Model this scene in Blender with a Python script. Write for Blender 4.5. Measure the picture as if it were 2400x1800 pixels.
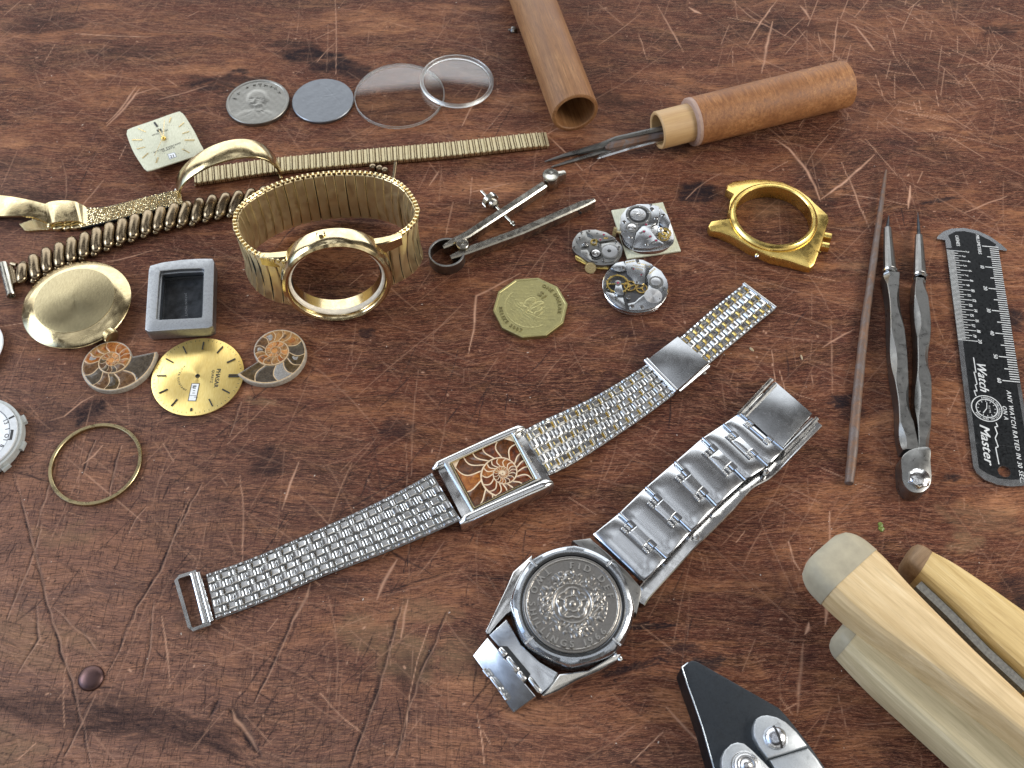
import bpy, math, random
import numpy as np
from math import sin, cos, pi, radians, hypot, atan2
from mathutils import Vector, Matrix

random.seed(7); rng = np.random.default_rng(7)
S = 0.001                                  # everything below is written in millimetres
# camera solved from the circular coins and the ruler's millimetre marks
FPX = 2421.6; TH = radians(58.586); HC = 306.2; Y0 = 187.0

for o in list(bpy.data.objects): bpy.data.objects.remove(o)
scn = bpy.context.scene
col = scn.collection

# ------------------------------------------------------------------ camera
cam = bpy.data.cameras.new('camera'); camo = bpy.data.objects.new('camera', cam); col.objects.link(camo)
camo.location = (0, -Y0*S, HC*S); camo.rotation_euler = (pi/2-TH, 0, 0)
cam.sensor_width = 36; cam.lens = FPX/2400*36
cam.clip_start = 0.01; cam.clip_end = 50
cam.dof.use_dof = True; cam.dof.focus_distance = 0.345; cam.dof.aperture_fstop = 34
scn.camera = camo

# ------------------------------------------------------------------ surrounding room light
world = bpy.data.worlds.new('World'); scn.world = world; world.use_nodes = True
nt = world.node_tree; N = nt.nodes; L = nt.links
for n in list(N): N.remove(n)
def wn(t, **k):
    n = N.new(t)
    for a, b in k.items(): setattr(n, a, b)
    return n
def wmath(op, a, b=None, c=None, clamp=False):
    n = wn('ShaderNodeMath', operation=op); n.use_clamp = clamp
    for i, x in enumerate((a, b, c)):
        if x is None: continue
        if isinstance(x, (int, float)): n.inputs[i].default_value = x
        else: L.new(x, n.inputs[i])
    return n.outputs[0]
tc = wn('ShaderNodeTexCoord'); sx = wn('ShaderNodeSeparateXYZ'); L.new(tc.outputs['Generated'], sx.inputs[0])
X_, Y_, Z_ = sx.outputs
el = wmath('ARCSINE', Z_); az = wmath('ARCTAN2', X_, Y_)        # 0 = straight ahead, + = right
def band(x, lo, hi, s):
    a = wmath('MULTIPLY', wmath('SUBTRACT', x, lo), 1/s, clamp=True)
    b = wmath('MULTIPLY', wmath('SUBTRACT', hi, x), 1/s, clamp=True)
    return wmath('MULTIPLY', a, b)
nz = wn('ShaderNodeTexNoise'); nz.inputs['Scale'].default_value = 3.2; nz.inputs['Detail'].default_value = 3
L.new(tc.outputs['Generated'], nz.inputs['Vector'])
nz2 = wn('ShaderNodeTexNoise'); nz2.inputs['Scale'].default_value = 9; L.new(tc.outputs['Generated'], nz2.inputs['Vector'])
var = wmath('ADD', wmath('MULTIPLY', wmath('SUBTRACT', nz.outputs[0], .5), 1.6), 1.0)
def mul(colr, fac):
    m = wn('ShaderNodeVectorMath', operation='SCALE'); m.inputs[0].default_value = colr; L.new(fac, m.inputs['Scale']); return m.outputs[0]
def add(a, b):
    m = wn('ShaderNodeVectorMath', operation='ADD'); L.new(a, m.inputs[0]); L.new(b, m.inputs[1]); return m.outputs[0]
R_ = radians
front = wmath('MULTIPLY', band(el, R_(2), R_(42.5), .008), band(az, R_(-58), R_(40), .06))
left = wmath('MULTIPLY', band(el, R_(4), R_(50), .08), band(az, R_(-128), R_(-74), .08))
right = wmath('MULTIPLY', band(el, R_(8), R_(48), .06), band(az, R_(66), R_(104), .06))
roof = wmath('MULTIPLY', band(el, R_(57), R_(95), .12), wmath('MULTIPLY', wmath('SUBTRACT', nz2.outputs[0], .46), 10.0, clamp=True))
dark = wmath('MULTIPLY', var, wmath('ADD', wmath('MULTIPLY', Y_, .25), .62))
c = mul((.13, .115, .11), dark)
c = add(c, mul((2.9, 3.0, 3.1), wmath('MULTIPLY', front, var)))
back = wmath('MULTIPLY', wmath('MULTIPLY', band(el, R_(3), R_(38), .1), wmath('MULTIPLY', Y_, -1.6, clamp=True)), wmath('MULTIPLY', wmath('SUBTRACT', nz2.outputs[0], .40), 7.0, clamp=True))
c = add(c, mul((1.5, 1.45, 1.35), back))
c = add(c, mul((1.3, 1.9, 3.0), wmath('MULTIPLY', left, var)))
c = add(c, mul((2.6, 2.45, 2.2), wmath('MULTIPLY', right, var)))
c = add(c, mul((1.45, 1.52, 1.62), roof))
bg = wn('ShaderNodeBackground'); L.new(c, bg.inputs[0]); bg.inputs[1].default_value = .80
wo = wn('ShaderNodeOutputWorld'); L.new(bg.outputs[0], wo.inputs[0])

def area(name, loc, target, size, power, colr):
    l = bpy.data.lights.new(name, 'AREA'); l.energy = power; l.shape = 'RECTANGLE'; l.size = size[0]*S; l.size_y = size[1]*S; l.color = colr
    o = bpy.data.objects.new(name, l); col.objects.link(o); o.location = Vector(loc)*S
    o.rotation_euler = (Vector(target)-Vector(loc)).to_track_quat('-Z', 'Y').to_euler()
    return o
area('window_light', (-680, 40, 420), (-60, 20, 0), (420, 300), 3.4, (.90, .95, 1))
area('side_light', (620, -60, 430), (80, -20, 0), (300, 300), 3.6, (1, .96, .90))

scn.view_settings.view_transform = 'Standard'; scn.view_settings.look = 'None'
scn.view_settings.exposure = 0; scn.view_settings.gamma = 1

# ------------------------------------------------------------------ photo pixel -> table position (mm)
def W(u, v, z=0.0):
    a = (u-1200)/FPX; b = -(v-900)/FPX
    s, c_ = sin(TH), cos(TH)
    d = (a, c_+b*s, -s+b*c_)
    t = (z-HC)/d[2]
    return (d[0]*t, d[1]*t-Y0)
def PL(zone, pts, z=0.0):
    """points read off an enlarged crop (x0, y0, scale) -> table mm"""
    x0, y0, k = zone
    return [W(x0+x/k, y0+y/k, z) for x, y in pts]

# ------------------------------------------------------------------ mesh building
class MB:
    def __init__(s): s.v = []; s.f = []; s.m = []
    def add(s, vs, fs, mat=0, M=None):
        b = len(s.v)
        if M is not None: vs = [tuple(M @ Vector(p)) for p in vs]
        s.v.extend([tuple(p) for p in vs]); s.f.extend([tuple(b+i for i in f) for f in fs])
        if isinstance(mat, int): s.m.extend([mat]*len(fs))
        else: s.m.extend(mat)
        return s

def area2(p): return sum(p[i][0]*p[(i+1) % len(p)][1]-p[(i+1) % len(p)][0]*p[i][1] for i in range(len(p)))/2
def ccw(p): return list(p) if area2(p) > 0 else list(reversed(p))
def offset(poly, d):
    """move a CCW outline inwards by d"""
    n = len(poly); out = []
    for i in range(n):
        p0, p1, p2 = poly[i-1], poly[i], poly[(i+1) % n]
        a = Vector((p1[0]-p0[0], p1[1]-p0[1])); b = Vector((p2[0]-p1[0], p2[1]-p1[1]))
        if a.length < 1e-9: a = b.copy()
        if b.length < 1e-9: b = a.copy()
        a.normalize(); b.normalize()
        na = Vector((-a.y, a.x)); nb = Vector((-b.y, b.x)); m = na+nb
        if m.length < 1e-6: m = na
        m.normalize(); k = d/max(.35, m.dot(na))
        out.append((p1[0]+m.x*k, p1[1]+m.y*k))
    return out
def loft(mb, rings, mat=0, M=None, cap0=True, cap1=True, closed=True, mats=None):
    n = len(rings[0]); vs = [p for r in rings for p in r]; fs = []; ms = []
    for k in range(len(rings)-1):
        for i in range(n if closed else n-1):
            j = (i+1) % n
            fs.append((k*n+i, k*n+j, (k+1)*n+j, (k+1)*n+i)); ms.append(mats[k] if mats else mat)
    if cap0 and closed: fs.append(tuple(reversed(range(n)))); ms.append(mat)
    if cap1 and closed: fs.append(tuple(range((len(rings)-1)*n, len(rings)*n))); ms.append(mat if mats is None else mats[-1])
    mb.add(vs, fs, ms, M); return mb
def prism(mb, poly, z0, z1, bev=0.0, mat=0, M=None):
    poly = ccw(poly); r = [[(x, y, z0) for x, y in poly]]
    if bev:
        r.append([(x, y, z1-bev) for x, y in poly]); r.append([(x, y, z1-bev*.3) for x, y in offset(poly, bev*.3)])
        r.append([(x, y, z1) for x, y in offset(poly, bev)])
    else: r.append([(x, y, z1) for x, y in poly])
    return loft(mb, r, mat, M)
def resample(poly, n, closed=True):
    P = [Vector(p) for p in poly]
    if closed: P = P+[P[0]]
    L_ = [0]
    for a, b in zip(P, P[1:]): L_.append(L_[-1]+(b-a).length)
    out = []; k = 0; m = n if closed else n-1
    for i in range(n):
        t = L_[-1]*i/m
        while k < len(L_)-2 and L_[k+1] < t: k += 1
        u = (t-L_[k])/max(1e-9, L_[k+1]-L_[k]); out.append(tuple(P[k].lerp(P[k+1], min(1, u))))
    return out
def smooth_path(pts, n=60, closed=False):
    """Catmull-Rom through the points"""
    P = [Vector(p) for p in pts]; out = []; m = len(P)
    segs = m if closed else m-1; per = max(2, n//segs)
    for i in range(segs):
        g = (lambda k: P[k % m]) if closed else (lambda k: P[max(0, min(m-1, k))])
        p0, p1, p2, p3 = g(i-1), g(i), g(i+1), g(i+2)
        for j in range(per):
            t = j/per
            out.append(tuple(.5*((2*p1)+(p2-p0)*t+(2*p0-5*p1+4*p2-p3)*t*t+(3*p1-p0-3*p2+p3)*t**3)))
    if not closed: out.append(tuple(P[-1]))
    return out
def ringplate(mb, outer, inner, z0, z1, bev=0, mat=0, M=None):
    """plate with a hole: outer and inner outlines of the same count, same start"""
    o, i_ = ccw(outer), ccw(inner)
    rs = [[(x, y, z0) for x, y in o], [(x, y, z1-bev) for x, y in o]]
    if bev: rs.append([(x, y, z1) for x, y in offset(o, bev)]); rs.append([(x, y, z1) for x, y in offset(i_, -bev)])
    rs.append([(x, y, z1-bev) for x, y in i_]); rs.append([(x, y, z0) for x, y in i_]); rs.append(rs[0])
    return loft(mb, rs, mat, M, cap0=False, cap1=False)
def lathe(mb, prof, n=48, mat=0, M=None, mats=None, a0=0, a1=2*pi):
    vs = []; fs = []; ms = []; full = abs(a1-a0-2*pi) < 1e-6; idx = []
    for r, z in prof:
        if r < 1e-6: idx.append([len(vs)]); vs.append((0, 0, z))
        else:
            row = []
            for i in range(n if full else n+1):
                a = a0+(a1-a0)*i/n; row.append(len(vs)); vs.append((r*cos(a), r*sin(a), z))
            idx.append(row)
    for k in range(len(prof)-1):
        A, B = idx[k], idx[k+1]; m = mats[k] if mats else mat
        for i in range(n):
            j = (i+1) % n if full else i+1
            if len(A) == 1 and len(B) == 1: continue
            if len(A) == 1: fs.append((A[0], B[j], B[i]))
            elif len(B) == 1: fs.append((A[i], A[j], B[0]))
            else: fs.append((A[i], A[j], B[j], B[i]))
            ms.append(m)
    mb.add(vs, fs, ms, M); return mb
def sweep(mb, pts, prof, up=(0, 0, 1), closed=False, mat=0, M=None, scale=None, caps=True):
    P = [Vector(p) for p in pts]; n = len(P); U = Vector(up).normalized(); rings = []
    for i in range(n):
        if closed: t = P[(i+1) % n]-P[i-1]
        else: t = P[min(n-1, i+1)]-P[max(0, i-1)]
        if t.length < 1e-9: t = Vector((1, 0, 0))
        t.normalize(); s_ = t.cross(U)
        if s_.length < 1e-4: s_ = t.cross(Vector((1, 0, 0)))
        s_.normalize(); w = s_.cross(t)
        k = scale[i] if scale is not None else 1
        kx, ky = k if isinstance(k, tuple) else (k, k)
        rings.append([tuple(P[i]+s_*(x*kx)+w*(y*ky)) for x, y in prof])
    if closed: rings.append(rings[0])
    loft(mb, rings, mat, M, cap0=(not closed and caps), cap1=(not closed and caps)); return mb
def circ(r, n=10, ph=0): return [(r*cos(2*pi*i/n+ph), r*sin(2*pi*i/n+ph)) for i in range(n)]
def tube(mb, pts, r, n=10, mat=0, M=None, closed=False):
    if isinstance(r, (list, tuple)): return sweep(mb, pts, circ(1, n), mat=mat, M=M, scale=list(r), closed=closed)
    return sweep(mb, pts, circ(r, n), mat=mat, M=M, closed=closed)
def box(mb, cx, cy, cz, sx_, sy_, sz_, rz=0, mat=0, bev=0, M=None):
    c_, s_ = cos(rz), sin(rz)
    p = [(cx+c_*a*sx_/2-s_*b*sy_/2, cy+s_*a*sx_/2+c_*b*sy_/2) for a, b in ((-1, -1), (1, -1), (1, 1), (-1, 1))]
    return prism(mb, p, cz-sz_/2, cz+sz_/2, bev, mat, M)
def rrect(w, h, r, n=5):
    p = []
    for cx, cy, a in ((w/2-r, h/2-r, 0), (-w/2+r, h/2-r, 90), (-w/2+r, -h/2+r, 180), (w/2-r, -h/2+r, 270)):
        for i in range(n+1): t = radians(a+90*i/n); p.append((cx+r*cos(t), cy+r*sin(t)))
    return p
def gear(mb, cx, cy, r, teeth, z0, z1, mat=0, hole=0.0, depth=None):
    d = depth or r*.1; p = []
    for i in range(teeth):
        for k, rr in ((0, r-d), (.25, r), (.5, r), (.75, r-d)):
            a = 2*pi*(i+k)/teeth; p.append((cx+rr*cos(a), cy+rr*sin(a)))
    if hole:
        q = [(cx+hole*cos(2*pi*i/len(p)), cy+hole*sin(2*pi*i/len(p))) for i in range(len(p))]
        return ringplate(mb, p, q, z0, z1, 0, mat)
    return prism(mb, p, z0, z1, 0, mat)
def T(x=0, y=0, z=0, rz=0, rx=0, ry=0):
    return Matrix.Translation((x, y, z)) @ Matrix.Rotation(rz, 4, 'Z') @ Matrix.Rotation(ry, 4, 'Y') @ Matrix.Rotation(rx, 4, 'X')
def screw(mb, x, y, z, r, h=.3, rot=.5, mat=0, dark=None, dome=False):
    if dome: lathe(mb, [(r, z), (r*.97, z+h*.3), (r*.75, z+h*.75), (r*.4, z+h*.95), (0, z+h)], 16, mat, M=T(x, y))
    else: lathe(mb, [(r, z), (r, z+h*.8), (r*.88, z+h), (0, z+h)], 16, mat, M=T(x, y))
    if dark is not None: box(mb, x, y, z+h+.01, r*1.7, r*.28, .06, rot, dark)

# ------------------------------------------------------------------ objects
ABS = {}                                   # where each thing's base stands (mm), for parts written in table coordinates
def part(name, mb, mats, parent=None, w=False, bevel=0, ang=35, label=None, sub=0):
    me = bpy.data.meshes.new(name)
    off = ABS.get(parent.name, (0, 0, 0)) if (parent is not None and w) else (0, 0, 0)
    v = np.array(mb.v, dtype=np.float64)-np.array(off)
    me.from_pydata((v*S).tolist(), [], mb.f)
    for m in (mats if isinstance(mats, (list, tuple)) else [mats]): me.materials.append(m)
    me.polygons.foreach_set('material_index', mb.m)
    me.polygons.foreach_set('use_smooth', [True]*len(mb.f))
    me.update(); me.validate()
    me.set_sharp_from_angle(angle=radians(ang))
    o = bpy.data.objects.new(name, me); col.objects.link(o)
    if parent is not None: o.parent = parent
    if parent is not None: ABS[o.name] = ABS.get(parent.name, (0, 0, 0))
    if bevel:
        b = o.modifiers.new('bevel', 'BEVEL'); b.width = bevel*S; b.segments = 2; b.limit_method = 'ANGLE'; b.angle_limit = radians(32); b.harden_normals = False
    if sub:
        b = o.modifiers.new('sub', 'SUBSURF'); b.levels = sub; b.render_levels = sub
    if label: o['label'] = label
    return o
def tag(o, label, cat, group=None, kind=None):
    if label: o['label'] = label
    if cat: o['category'] = cat
    if group: o['group'] = group
    if kind: o['kind'] = kind
    return o
def thing(name, label, cat, x, y, z=0, rz=0, group=None):
    o = bpy.data.objects.new(name, None); col.objects.link(o); o.empty_display_size = .005; ABS[o.name] = (x, y, z)
    o.location = (x*S, y*S, z*S); o.rotation_euler = (0, 0, rz)
    return tag(o, label, cat, group)
def single(name, mb, mats, label, cat, x, y, z=0, rz=0, group=None, bevel=0, ang=35, w=False, sub=0):
    if w: mb.v = [(a-x, b-y, c_-z) for a, b, c_ in mb.v]
    o = part(name, mb, mats, None, bevel=bevel, ang=ang, sub=sub); o.location = (x*S, y*S, z*S); o.rotation_euler = (0, 0, rz)
    return tag(o, label, cat, group)

# ------------------------------------------------------------------ lettering
GL = {}
def load_glyphs():
    for ch in sorted(set('ABCDEFGHIJKLMNOPQRSTUVWXYZabcdefghijklmnopqrstuvwxyz0123456789$.-/&')):
        cu = bpy.data.curves.new('g', 'FONT'); cu.body = ch; cu.size = 1; cu.resolution_u = 3; cu.extrude = .5; cu.fill_mode = 'BOTH'
        o = bpy.data.objects.new('g', cu); col.objects.link(o)
        dg = bpy.context.evaluated_depsgraph_get(); me = bpy.data.meshes.new_from_object(o.evaluated_get(dg))
        v = np.array([tuple(q.co) for q in me.vertices]); f = [tuple(p.vertices) for p in me.polygons]
        GL[ch] = (v, f, v[:, 0].max()+.07, v[:, 0].min()); bpy.data.objects.remove(o); bpy.data.curves.remove(cu); bpy.data.meshes.remove(me)
load_glyphs()
def twidth(s, size, sx_=1, gap=0): return sum((.32 if c_ == ' ' else GL[c_][2])*size*sx_+gap for c_ in s)
def put(mb, ch, M, size, sx_, h, mat, shear=0, bold=0):
    v, f, w, _ = GL[ch]
    for dx in ((0,) if not bold else (-bold, 0, bold)):
        vs = [((x*sx_+y*shear)*size+dx, y*size, (z+.5)*h) for x, y, z in v]
        mb.add(vs, f, mat, M)
        h = h*1.03+.002
def text(mb, s, x, y, z, size, rot=0, sx_=1, h=.04, mat=0, shear=0, gap=0, center=False, bold=0, M0=None):
    M = T(x, y, z, rot); adv = -twidth(s, size, sx_, gap)/2 if center else 0
    if M0 is not None: M = M0 @ M
    for c_ in s:
        if c_ == ' ': adv += .32*size*sx_+gap; continue
        put(mb, c_, M @ Matrix.Translation((adv, 0, 0)), size, sx_, h, mat, shear, bold); adv += GL[c_][2]*size*sx_+gap
    return mb
def text_arc(mb, s, cx, cy, R, a0, size, z=0, cw=True, sx_=1, h=.1, mat=0, gap=0, bold=0):
    """letters round a circle from angle a0 (deg): clockwise with tops outwards, or counter-clockwise with tops inwards"""
    a = radians(a0)
    for c_ in s:
        w = (.32 if c_ == ' ' else GL[c_][2])*size*sx_+gap; rr = R+(size*.35 if cw else -size*.35); da = w/rr
        mid = a-da/2 if cw else a+da/2
        if c_ != ' ':
            up = mid if cw else mid+pi
            M = T(cx+R*cos(mid), cy+R*sin(mid), z, up-pi/2) @ Matrix.Translation((-(w-gap)/2, 0, 0))
            put(mb, c_, M, size, sx_, h, mat, 0, bold)
        a = a-da if cw else a+da
    return mb
# ------------------------------------------------------------------ materials
def mat_new(name):
    m = bpy.data.materials.new(name); m.use_nodes = True
    nt = m.node_tree; b = nt.nodes['Principled BSDF']
    return m, nt, b
def nd(nt, t, **k):
    n = nt.nodes.new(t)
    for a, b in k.items(): setattr(n, a, b)
    return n
def coords(nt, scale=(1, 1, 1), rot=(0, 0, 0)):
    tc = nd(nt, 'ShaderNodeTexCoord'); mp = nd(nt, 'ShaderNodeMapping')
    mp.inputs['Scale'].default_value = tuple(1000*s for s in scale); mp.inputs['Rotation'].default_value = rot
    nt.links.new(tc.outputs['Object'], mp.inputs[0]); return mp.outputs[0]
def noise(nt, vec, scale=1, detail=3, rough=.5, dist=0):
    n = nd(nt, 'ShaderNodeTexNoise'); n.inputs['Scale'].default_value = scale; n.inputs['Detail'].default_value = detail
    n.inputs['Roughness'].default_value = rough; n.inputs['Distortion'].default_value = dist; nt.links.new(vec, n.inputs['Vector']); return n.outputs[0]
def ramp(nt, fac, stops):
    r = nd(nt, 'ShaderNodeValToRGB'); e = r.color_ramp.elements
    while len(e) > 1: e.remove(e[-1])
    for i, (p, c_) in enumerate(stops):
        x = e[0] if i == 0 else e.new(p)
        x.position = p; x.color = (*c_, 1) if len(c_) == 3 else c_
    nt.links.new(fac, r.inputs[0]); return r.outputs[0]
def mrange(nt, v, a, b, c_, d):
    n = nd(nt, 'ShaderNodeMapRange'); nt.links.new(v, n.inputs[0])
    for i, x in enumerate((a, b, c_, d)): n.inputs[i+1].default_value = x
    return n.outputs[0]
def mix(nt, fac, a, b, mode='MIX'):
    n = nd(nt, 'ShaderNodeMix', data_type='RGBA', blend_type=mode)
    for s, x in ((n.inputs['Factor'], fac), (n.inputs['A'], a), (n.inputs['B'], b)):
        if isinstance(x, (int, float)): s.default_value = x
        elif isinstance(x, tuple): s.default_value = (*x, 1)
        else: nt.links.new(x, s)
    return n.outputs['Result']
def bump(nt, h, b, strength=.3, dist=.05, prev=None):
    n = nd(nt, 'ShaderNodeBump'); n.inputs['Strength'].default_value = strength; n.inputs['Distance'].default_value = dist*S
    nt.links.new(h, n.inputs['Height'])
    if prev is not None: nt.links.new(prev, n.inputs['Normal'])
    nt.links.new(n.outputs[0], b.inputs['Normal']); return n.outputs[0]
def metal(name, c_, rough=.2, dirt=.08, scr=.25, grime=None, brushed=None, gscale=.35, rvar=.12):
    """worn metal: patchy roughness, hair scratches, grime in patches"""
    m, nt, b = mat_new(name); b.inputs['Metallic'].default_value = 1
    v = coords(nt); n1 = noise(nt, v, gscale, 5, .65, .6)
    g = grime or tuple(x*.35 for x in c_)
    f = mrange(nt, n1, .45, .75, 0, dirt)
    n3 = noise(nt, coords(nt, (1, 1, 1), (0, 0, .4)), 2.3, 3, .6); f3 = mrange(nt, n3, .5, .8, 0, dirt)
    cc = mix(nt, f, c_, g); cc = mix(nt, f3, cc, g); nt.links.new(cc, b.inputs['Base Color'])
    nt.links.new(mrange(nt, n1, .3, .7, max(.03, rough-rvar*.5), rough+rvar), b.inputs['Roughness'])
    if brushed:
        s_ = {'x': (.12, 5, 5), 'y': (5, .12, 5), 'z': (5, 5, .12)}[brushed]; h = noise(nt, coords(nt, s_), 1, 2, .6)
        bump(nt, h, b, .12, .02)
    else:
        h1 = noise(nt, coords(nt, (.35, 14, 3), (0, 0, .6)), 1, 2, .7); h2 = noise(nt, coords(nt, (12, .3, 3), (0, 0, -.35)), 1, 2, .7)
        mm = nd(nt, 'ShaderNodeMath', operation='ADD'); nt.links.new(h1, mm.inputs[0]); nt.links.new(h2, mm.inputs[1])
        p = bump(nt, mm.outputs[0], b, scr*.28, .015)
        bump(nt, noise(nt, v, .30, 1, .4), b, .07, .15, p)
    return m
def plain(name, c_, rough=.5, metallic=0, var=.15, scale=.6, bumpk=.15, spec=.5):
    m, nt, b = mat_new(name); v = coords(nt); n1 = noise(nt, v, scale, 5, .6)
    cc = ramp(nt, n1, [(.3, tuple(x*(1-var) for x in c_)), (.7, tuple(min(1, x*(1+var)) for x in c_))])
    nt.links.new(cc, b.inputs['Base Color']); b.inputs['Metallic'].default_value = metallic; b.inputs['Specular IOR Level'].default_value = spec
    nt.links.new(mrange(nt, n1, .3, .7, rough*.8, min(1, rough*1.2)), b.inputs['Roughness'])
    if bumpk: bump(nt, noise(nt, v, scale*5, 4, .6), b, bumpk, .1)
    return m
STEEL = metal('steel', (.70, .70, .69), .15, .12, .4)
STEELM = metal('steel_matt', (.42, .435, .45), .24, .08, .5, rvar=.05)
STEELD = metal('steel_dark', (.29, .29, .28), .30, .3, .4, (.10, .09, .08))
STEELB = metal('steel_brushed', (.55, .56, .57), .30, .25, .3, brushed='x')
NICKEL = metal('nickel_plated', (.52, .50, .44), .17, .28, .35, (.16, .13, .09))
ANTIQ = metal('pewter', (.40, .415, .43), .40, .5, .9, (.18, .18, .19), gscale=.8)
GOLD = metal('gold_polished', (.72, .60, .36), .12, .3, .35, (.40, .27, .09))
GOLDP = metal('gold_pale', (.66, .54, .31), .17, .35, .6, (.36, .27, .13))
GOLDPM = metal('gold_pale_matt', (.66, .57, .36), .40, .3, .6, (.38, .29, .16))
GOLDB = metal('gold_brushed', (.80, .67, .40), .40, .06, .3, (.36, .24, .09), brushed='z')
GOLDY = metal('gold_yellow', (.84, .62, .20), .24, .35, .4, (.45, .28, .05))
BRASS = metal('brass', (.50, .41, .23), .28, .5, .5, (.22, .16, .07))
BRASSG = metal('brass_gilt', (.85, .60, .20), .25, .3, .3)
OLDG = metal('tarnished_gold', (.29, .225, .145), .22, .6, .5, (.16, .12, .07), gscale=.6)
COINN = metal('coin_nickel', (.26, .255, .235), .36, .55, .6, (.26, .25, .22), gscale=.5)
COINZ = metal('coin_zinc', (.22, .235, .255), .40, .4, .7, (.20, .21, .23), gscale=.3)
COINF = metal('coin_cupronickel', (.27, .255, .235), .32, .4, .5, (.13, .12, .11), gscale=.5)
COINFL = metal('coin_lettering', (.44, .42, .385), .26, .2, .4)
COINB = metal('coin_brass', (.40, .36, .17), .42, .6, .6, (.36, .32, .14), gscale=.5)
COINBD = metal('coin_brass_dark', (.26, .23, .11), .55, .6, .6, (.2, .18, .08), gscale=.5)
BLACK = plain('black_gap', (.012, .012, .012), .5, 0, .3)
BLKOX = metal('black_oxide', (.055, .062, .07), .42, .5, .6, (.02, .02, .02))
RUBY = plain('ruby', (.25, .01, .05), .12, 0, .1, bumpk=0)
WHITE = plain('white_enamel', (.72, .74, .75), .35, 0, .05, bumpk=.05)
PLAST = plain('grey_plastic', (.40, .42, .41), .45, 0, .12, bumpk=.1)
PLASTL = plain('pale_plastic', (.56, .58, .59), .4, 0, .08, bumpk=.08)
INK = plain('black_ink', (.02, .02, .02), .4, 0, .2, bumpk=0)
CREAM = None
def m_dial(name, c1, c2, rough, aniso=0.0, metallic=.9, sun=False):
    m, nt, b = mat_new(name); b.inputs['Metallic'].default_value = metallic
    n1 = noise(nt, coords(nt, (2.5, .5, 1), (0, 0, .5)) if not sun else coords(nt), 1.2, 4, .6)
    nt.links.new(ramp(nt, n1, [(.3, c1), (.7, c2)]), b.inputs['Base Color'])
    b.inputs['Roughness'].default_value = rough; b.inputs['Anisotropic'].default_value = aniso
    if aniso:
        t = nd(nt, 'ShaderNodeTangent', direction_type='RADIAL', axis='Z'); nt.links.new(t.outputs[0], b.inputs['Tangent'])
    bump(nt, noise(nt, coords(nt), 6, 3, .6), b, .2, .02)
    return m
DIALG = m_dial('gold_sunburst', (.80, .58, .18), (.90, .70, .28), .36, .85)
DIALBK = m_dial('gold_back_sunburst', (.30, .25, .14), (.40, .34, .20), .26, .7)
DIALC = m_dial('cream_dial', (.50, .50, .36), (.66, .66, .52), .55, 0, .25)
def m_wood(name, c1, c2, c3, axis='x', rough=.5, gs=1.0, flecks=.5):
    """turned or sawn wood with grain along one axis"""
    m, nt, b = mat_new(name)
    s_ = {'x': (.05, 1, 1), 'y': (1, .05, 1)}[axis]
    v = coords(nt, tuple(k*gs for k in s_)); n1 = noise(nt, v, .8, 5, .65, .4); n2 = noise(nt, v, 4.5, 3, .6); n3 = noise(nt, coords(nt), .06*gs, 3, .5)
    a = ramp(nt, n1, [(.3, c1), (.55, c2), (.75, c3)])
    a = mix(nt, mrange(nt, n2, .5, .72, 0, flecks), a, tuple(x*.45 for x in c1))
    a = mix(nt, mrange(nt, n3, .4, .7, 0, .5), a, c1)
    nt.links.new(a, b.inputs['Base Color']); nt.links.new(mrange(nt, n1, .3, .7, rough*.85, rough*1.15), b.inputs['Roughness'])
    bump(nt, n2, b, .35, .12)
    return m
TUBEW = m_wood('turned_wood', (.17, .07, .025), (.30, .145, .055), (.43, .24, .11), 'x', .55, 1.0, .8)
TUBEL = m_wood('pale_turned_wood', (.42, .25, .11), (.52, .34, .16), (.58, .40, .20), 'x', .5, 1.2, .25)
BOXW = m_wood('box_wood', (.46, .32, .15), (.62, .46, .25), (.72, .58, .36), 'x', .55, .7, .3)
BOXY = m_wood('yellowed_wood', (.42, .28, .10), (.58, .42, .18), (.68, .54, .30), 'x', .5, .7, .3)
BOXG = m_wood('grey_pale_wood', (.42, .34, .19), (.58, .48, .29), (.68, .58, .38), 'x', .55, .7, .28)
LEATH = plain('grey_leather', (.34, .30, .21), .7, 0, .14, .25, .5)
FELT = plain('grey_felt', (.16, .16, .15), .9, 0, .4, 1.2, .8)
WAXED = plain('dull_steel_strip', (.22, .23, .22), .5, .5, .4, .7)
def m_rust():
    m, nt, b = mat_new('rusty_steel'); v = coords(nt); n1 = noise(nt, v, .22, 5, .7, .5); n2 = noise(nt, v, 2.5, 4, .6)
    a = ramp(nt, n1, [(.36, (.16, .13, .12)), (.48, (.14, .095, .075)), (.58, (.20, .105, .06)), (.7, (.17, .15, .14))])
    a = mix(nt, mrange(nt, n2, .5, .75, 0, .6), a, (.08, .06, .05)); nt.links.new(a, b.inputs['Base Color'])
    b.inputs['Roughness'].default_value = .5; b.inputs['Metallic'].default_value = .35; bump(nt, n2, b, .4, .08); return m
RUST = m_rust()
def m_glass(name, rough=.02, tint=(.97, .985, .98)):
    m, nt, b = mat_new(name); b.inputs['Base Color'].default_value = (*tint, 1); b.inputs['Transmission Weight'].default_value = 1
    b.inputs['IOR'].default_value = 1.49
    nt.links.new(mrange(nt, noise(nt, coords(nt), .5, 4, .6), .3, .8, rough, rough+.08), b.inputs['Roughness']); return m
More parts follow.
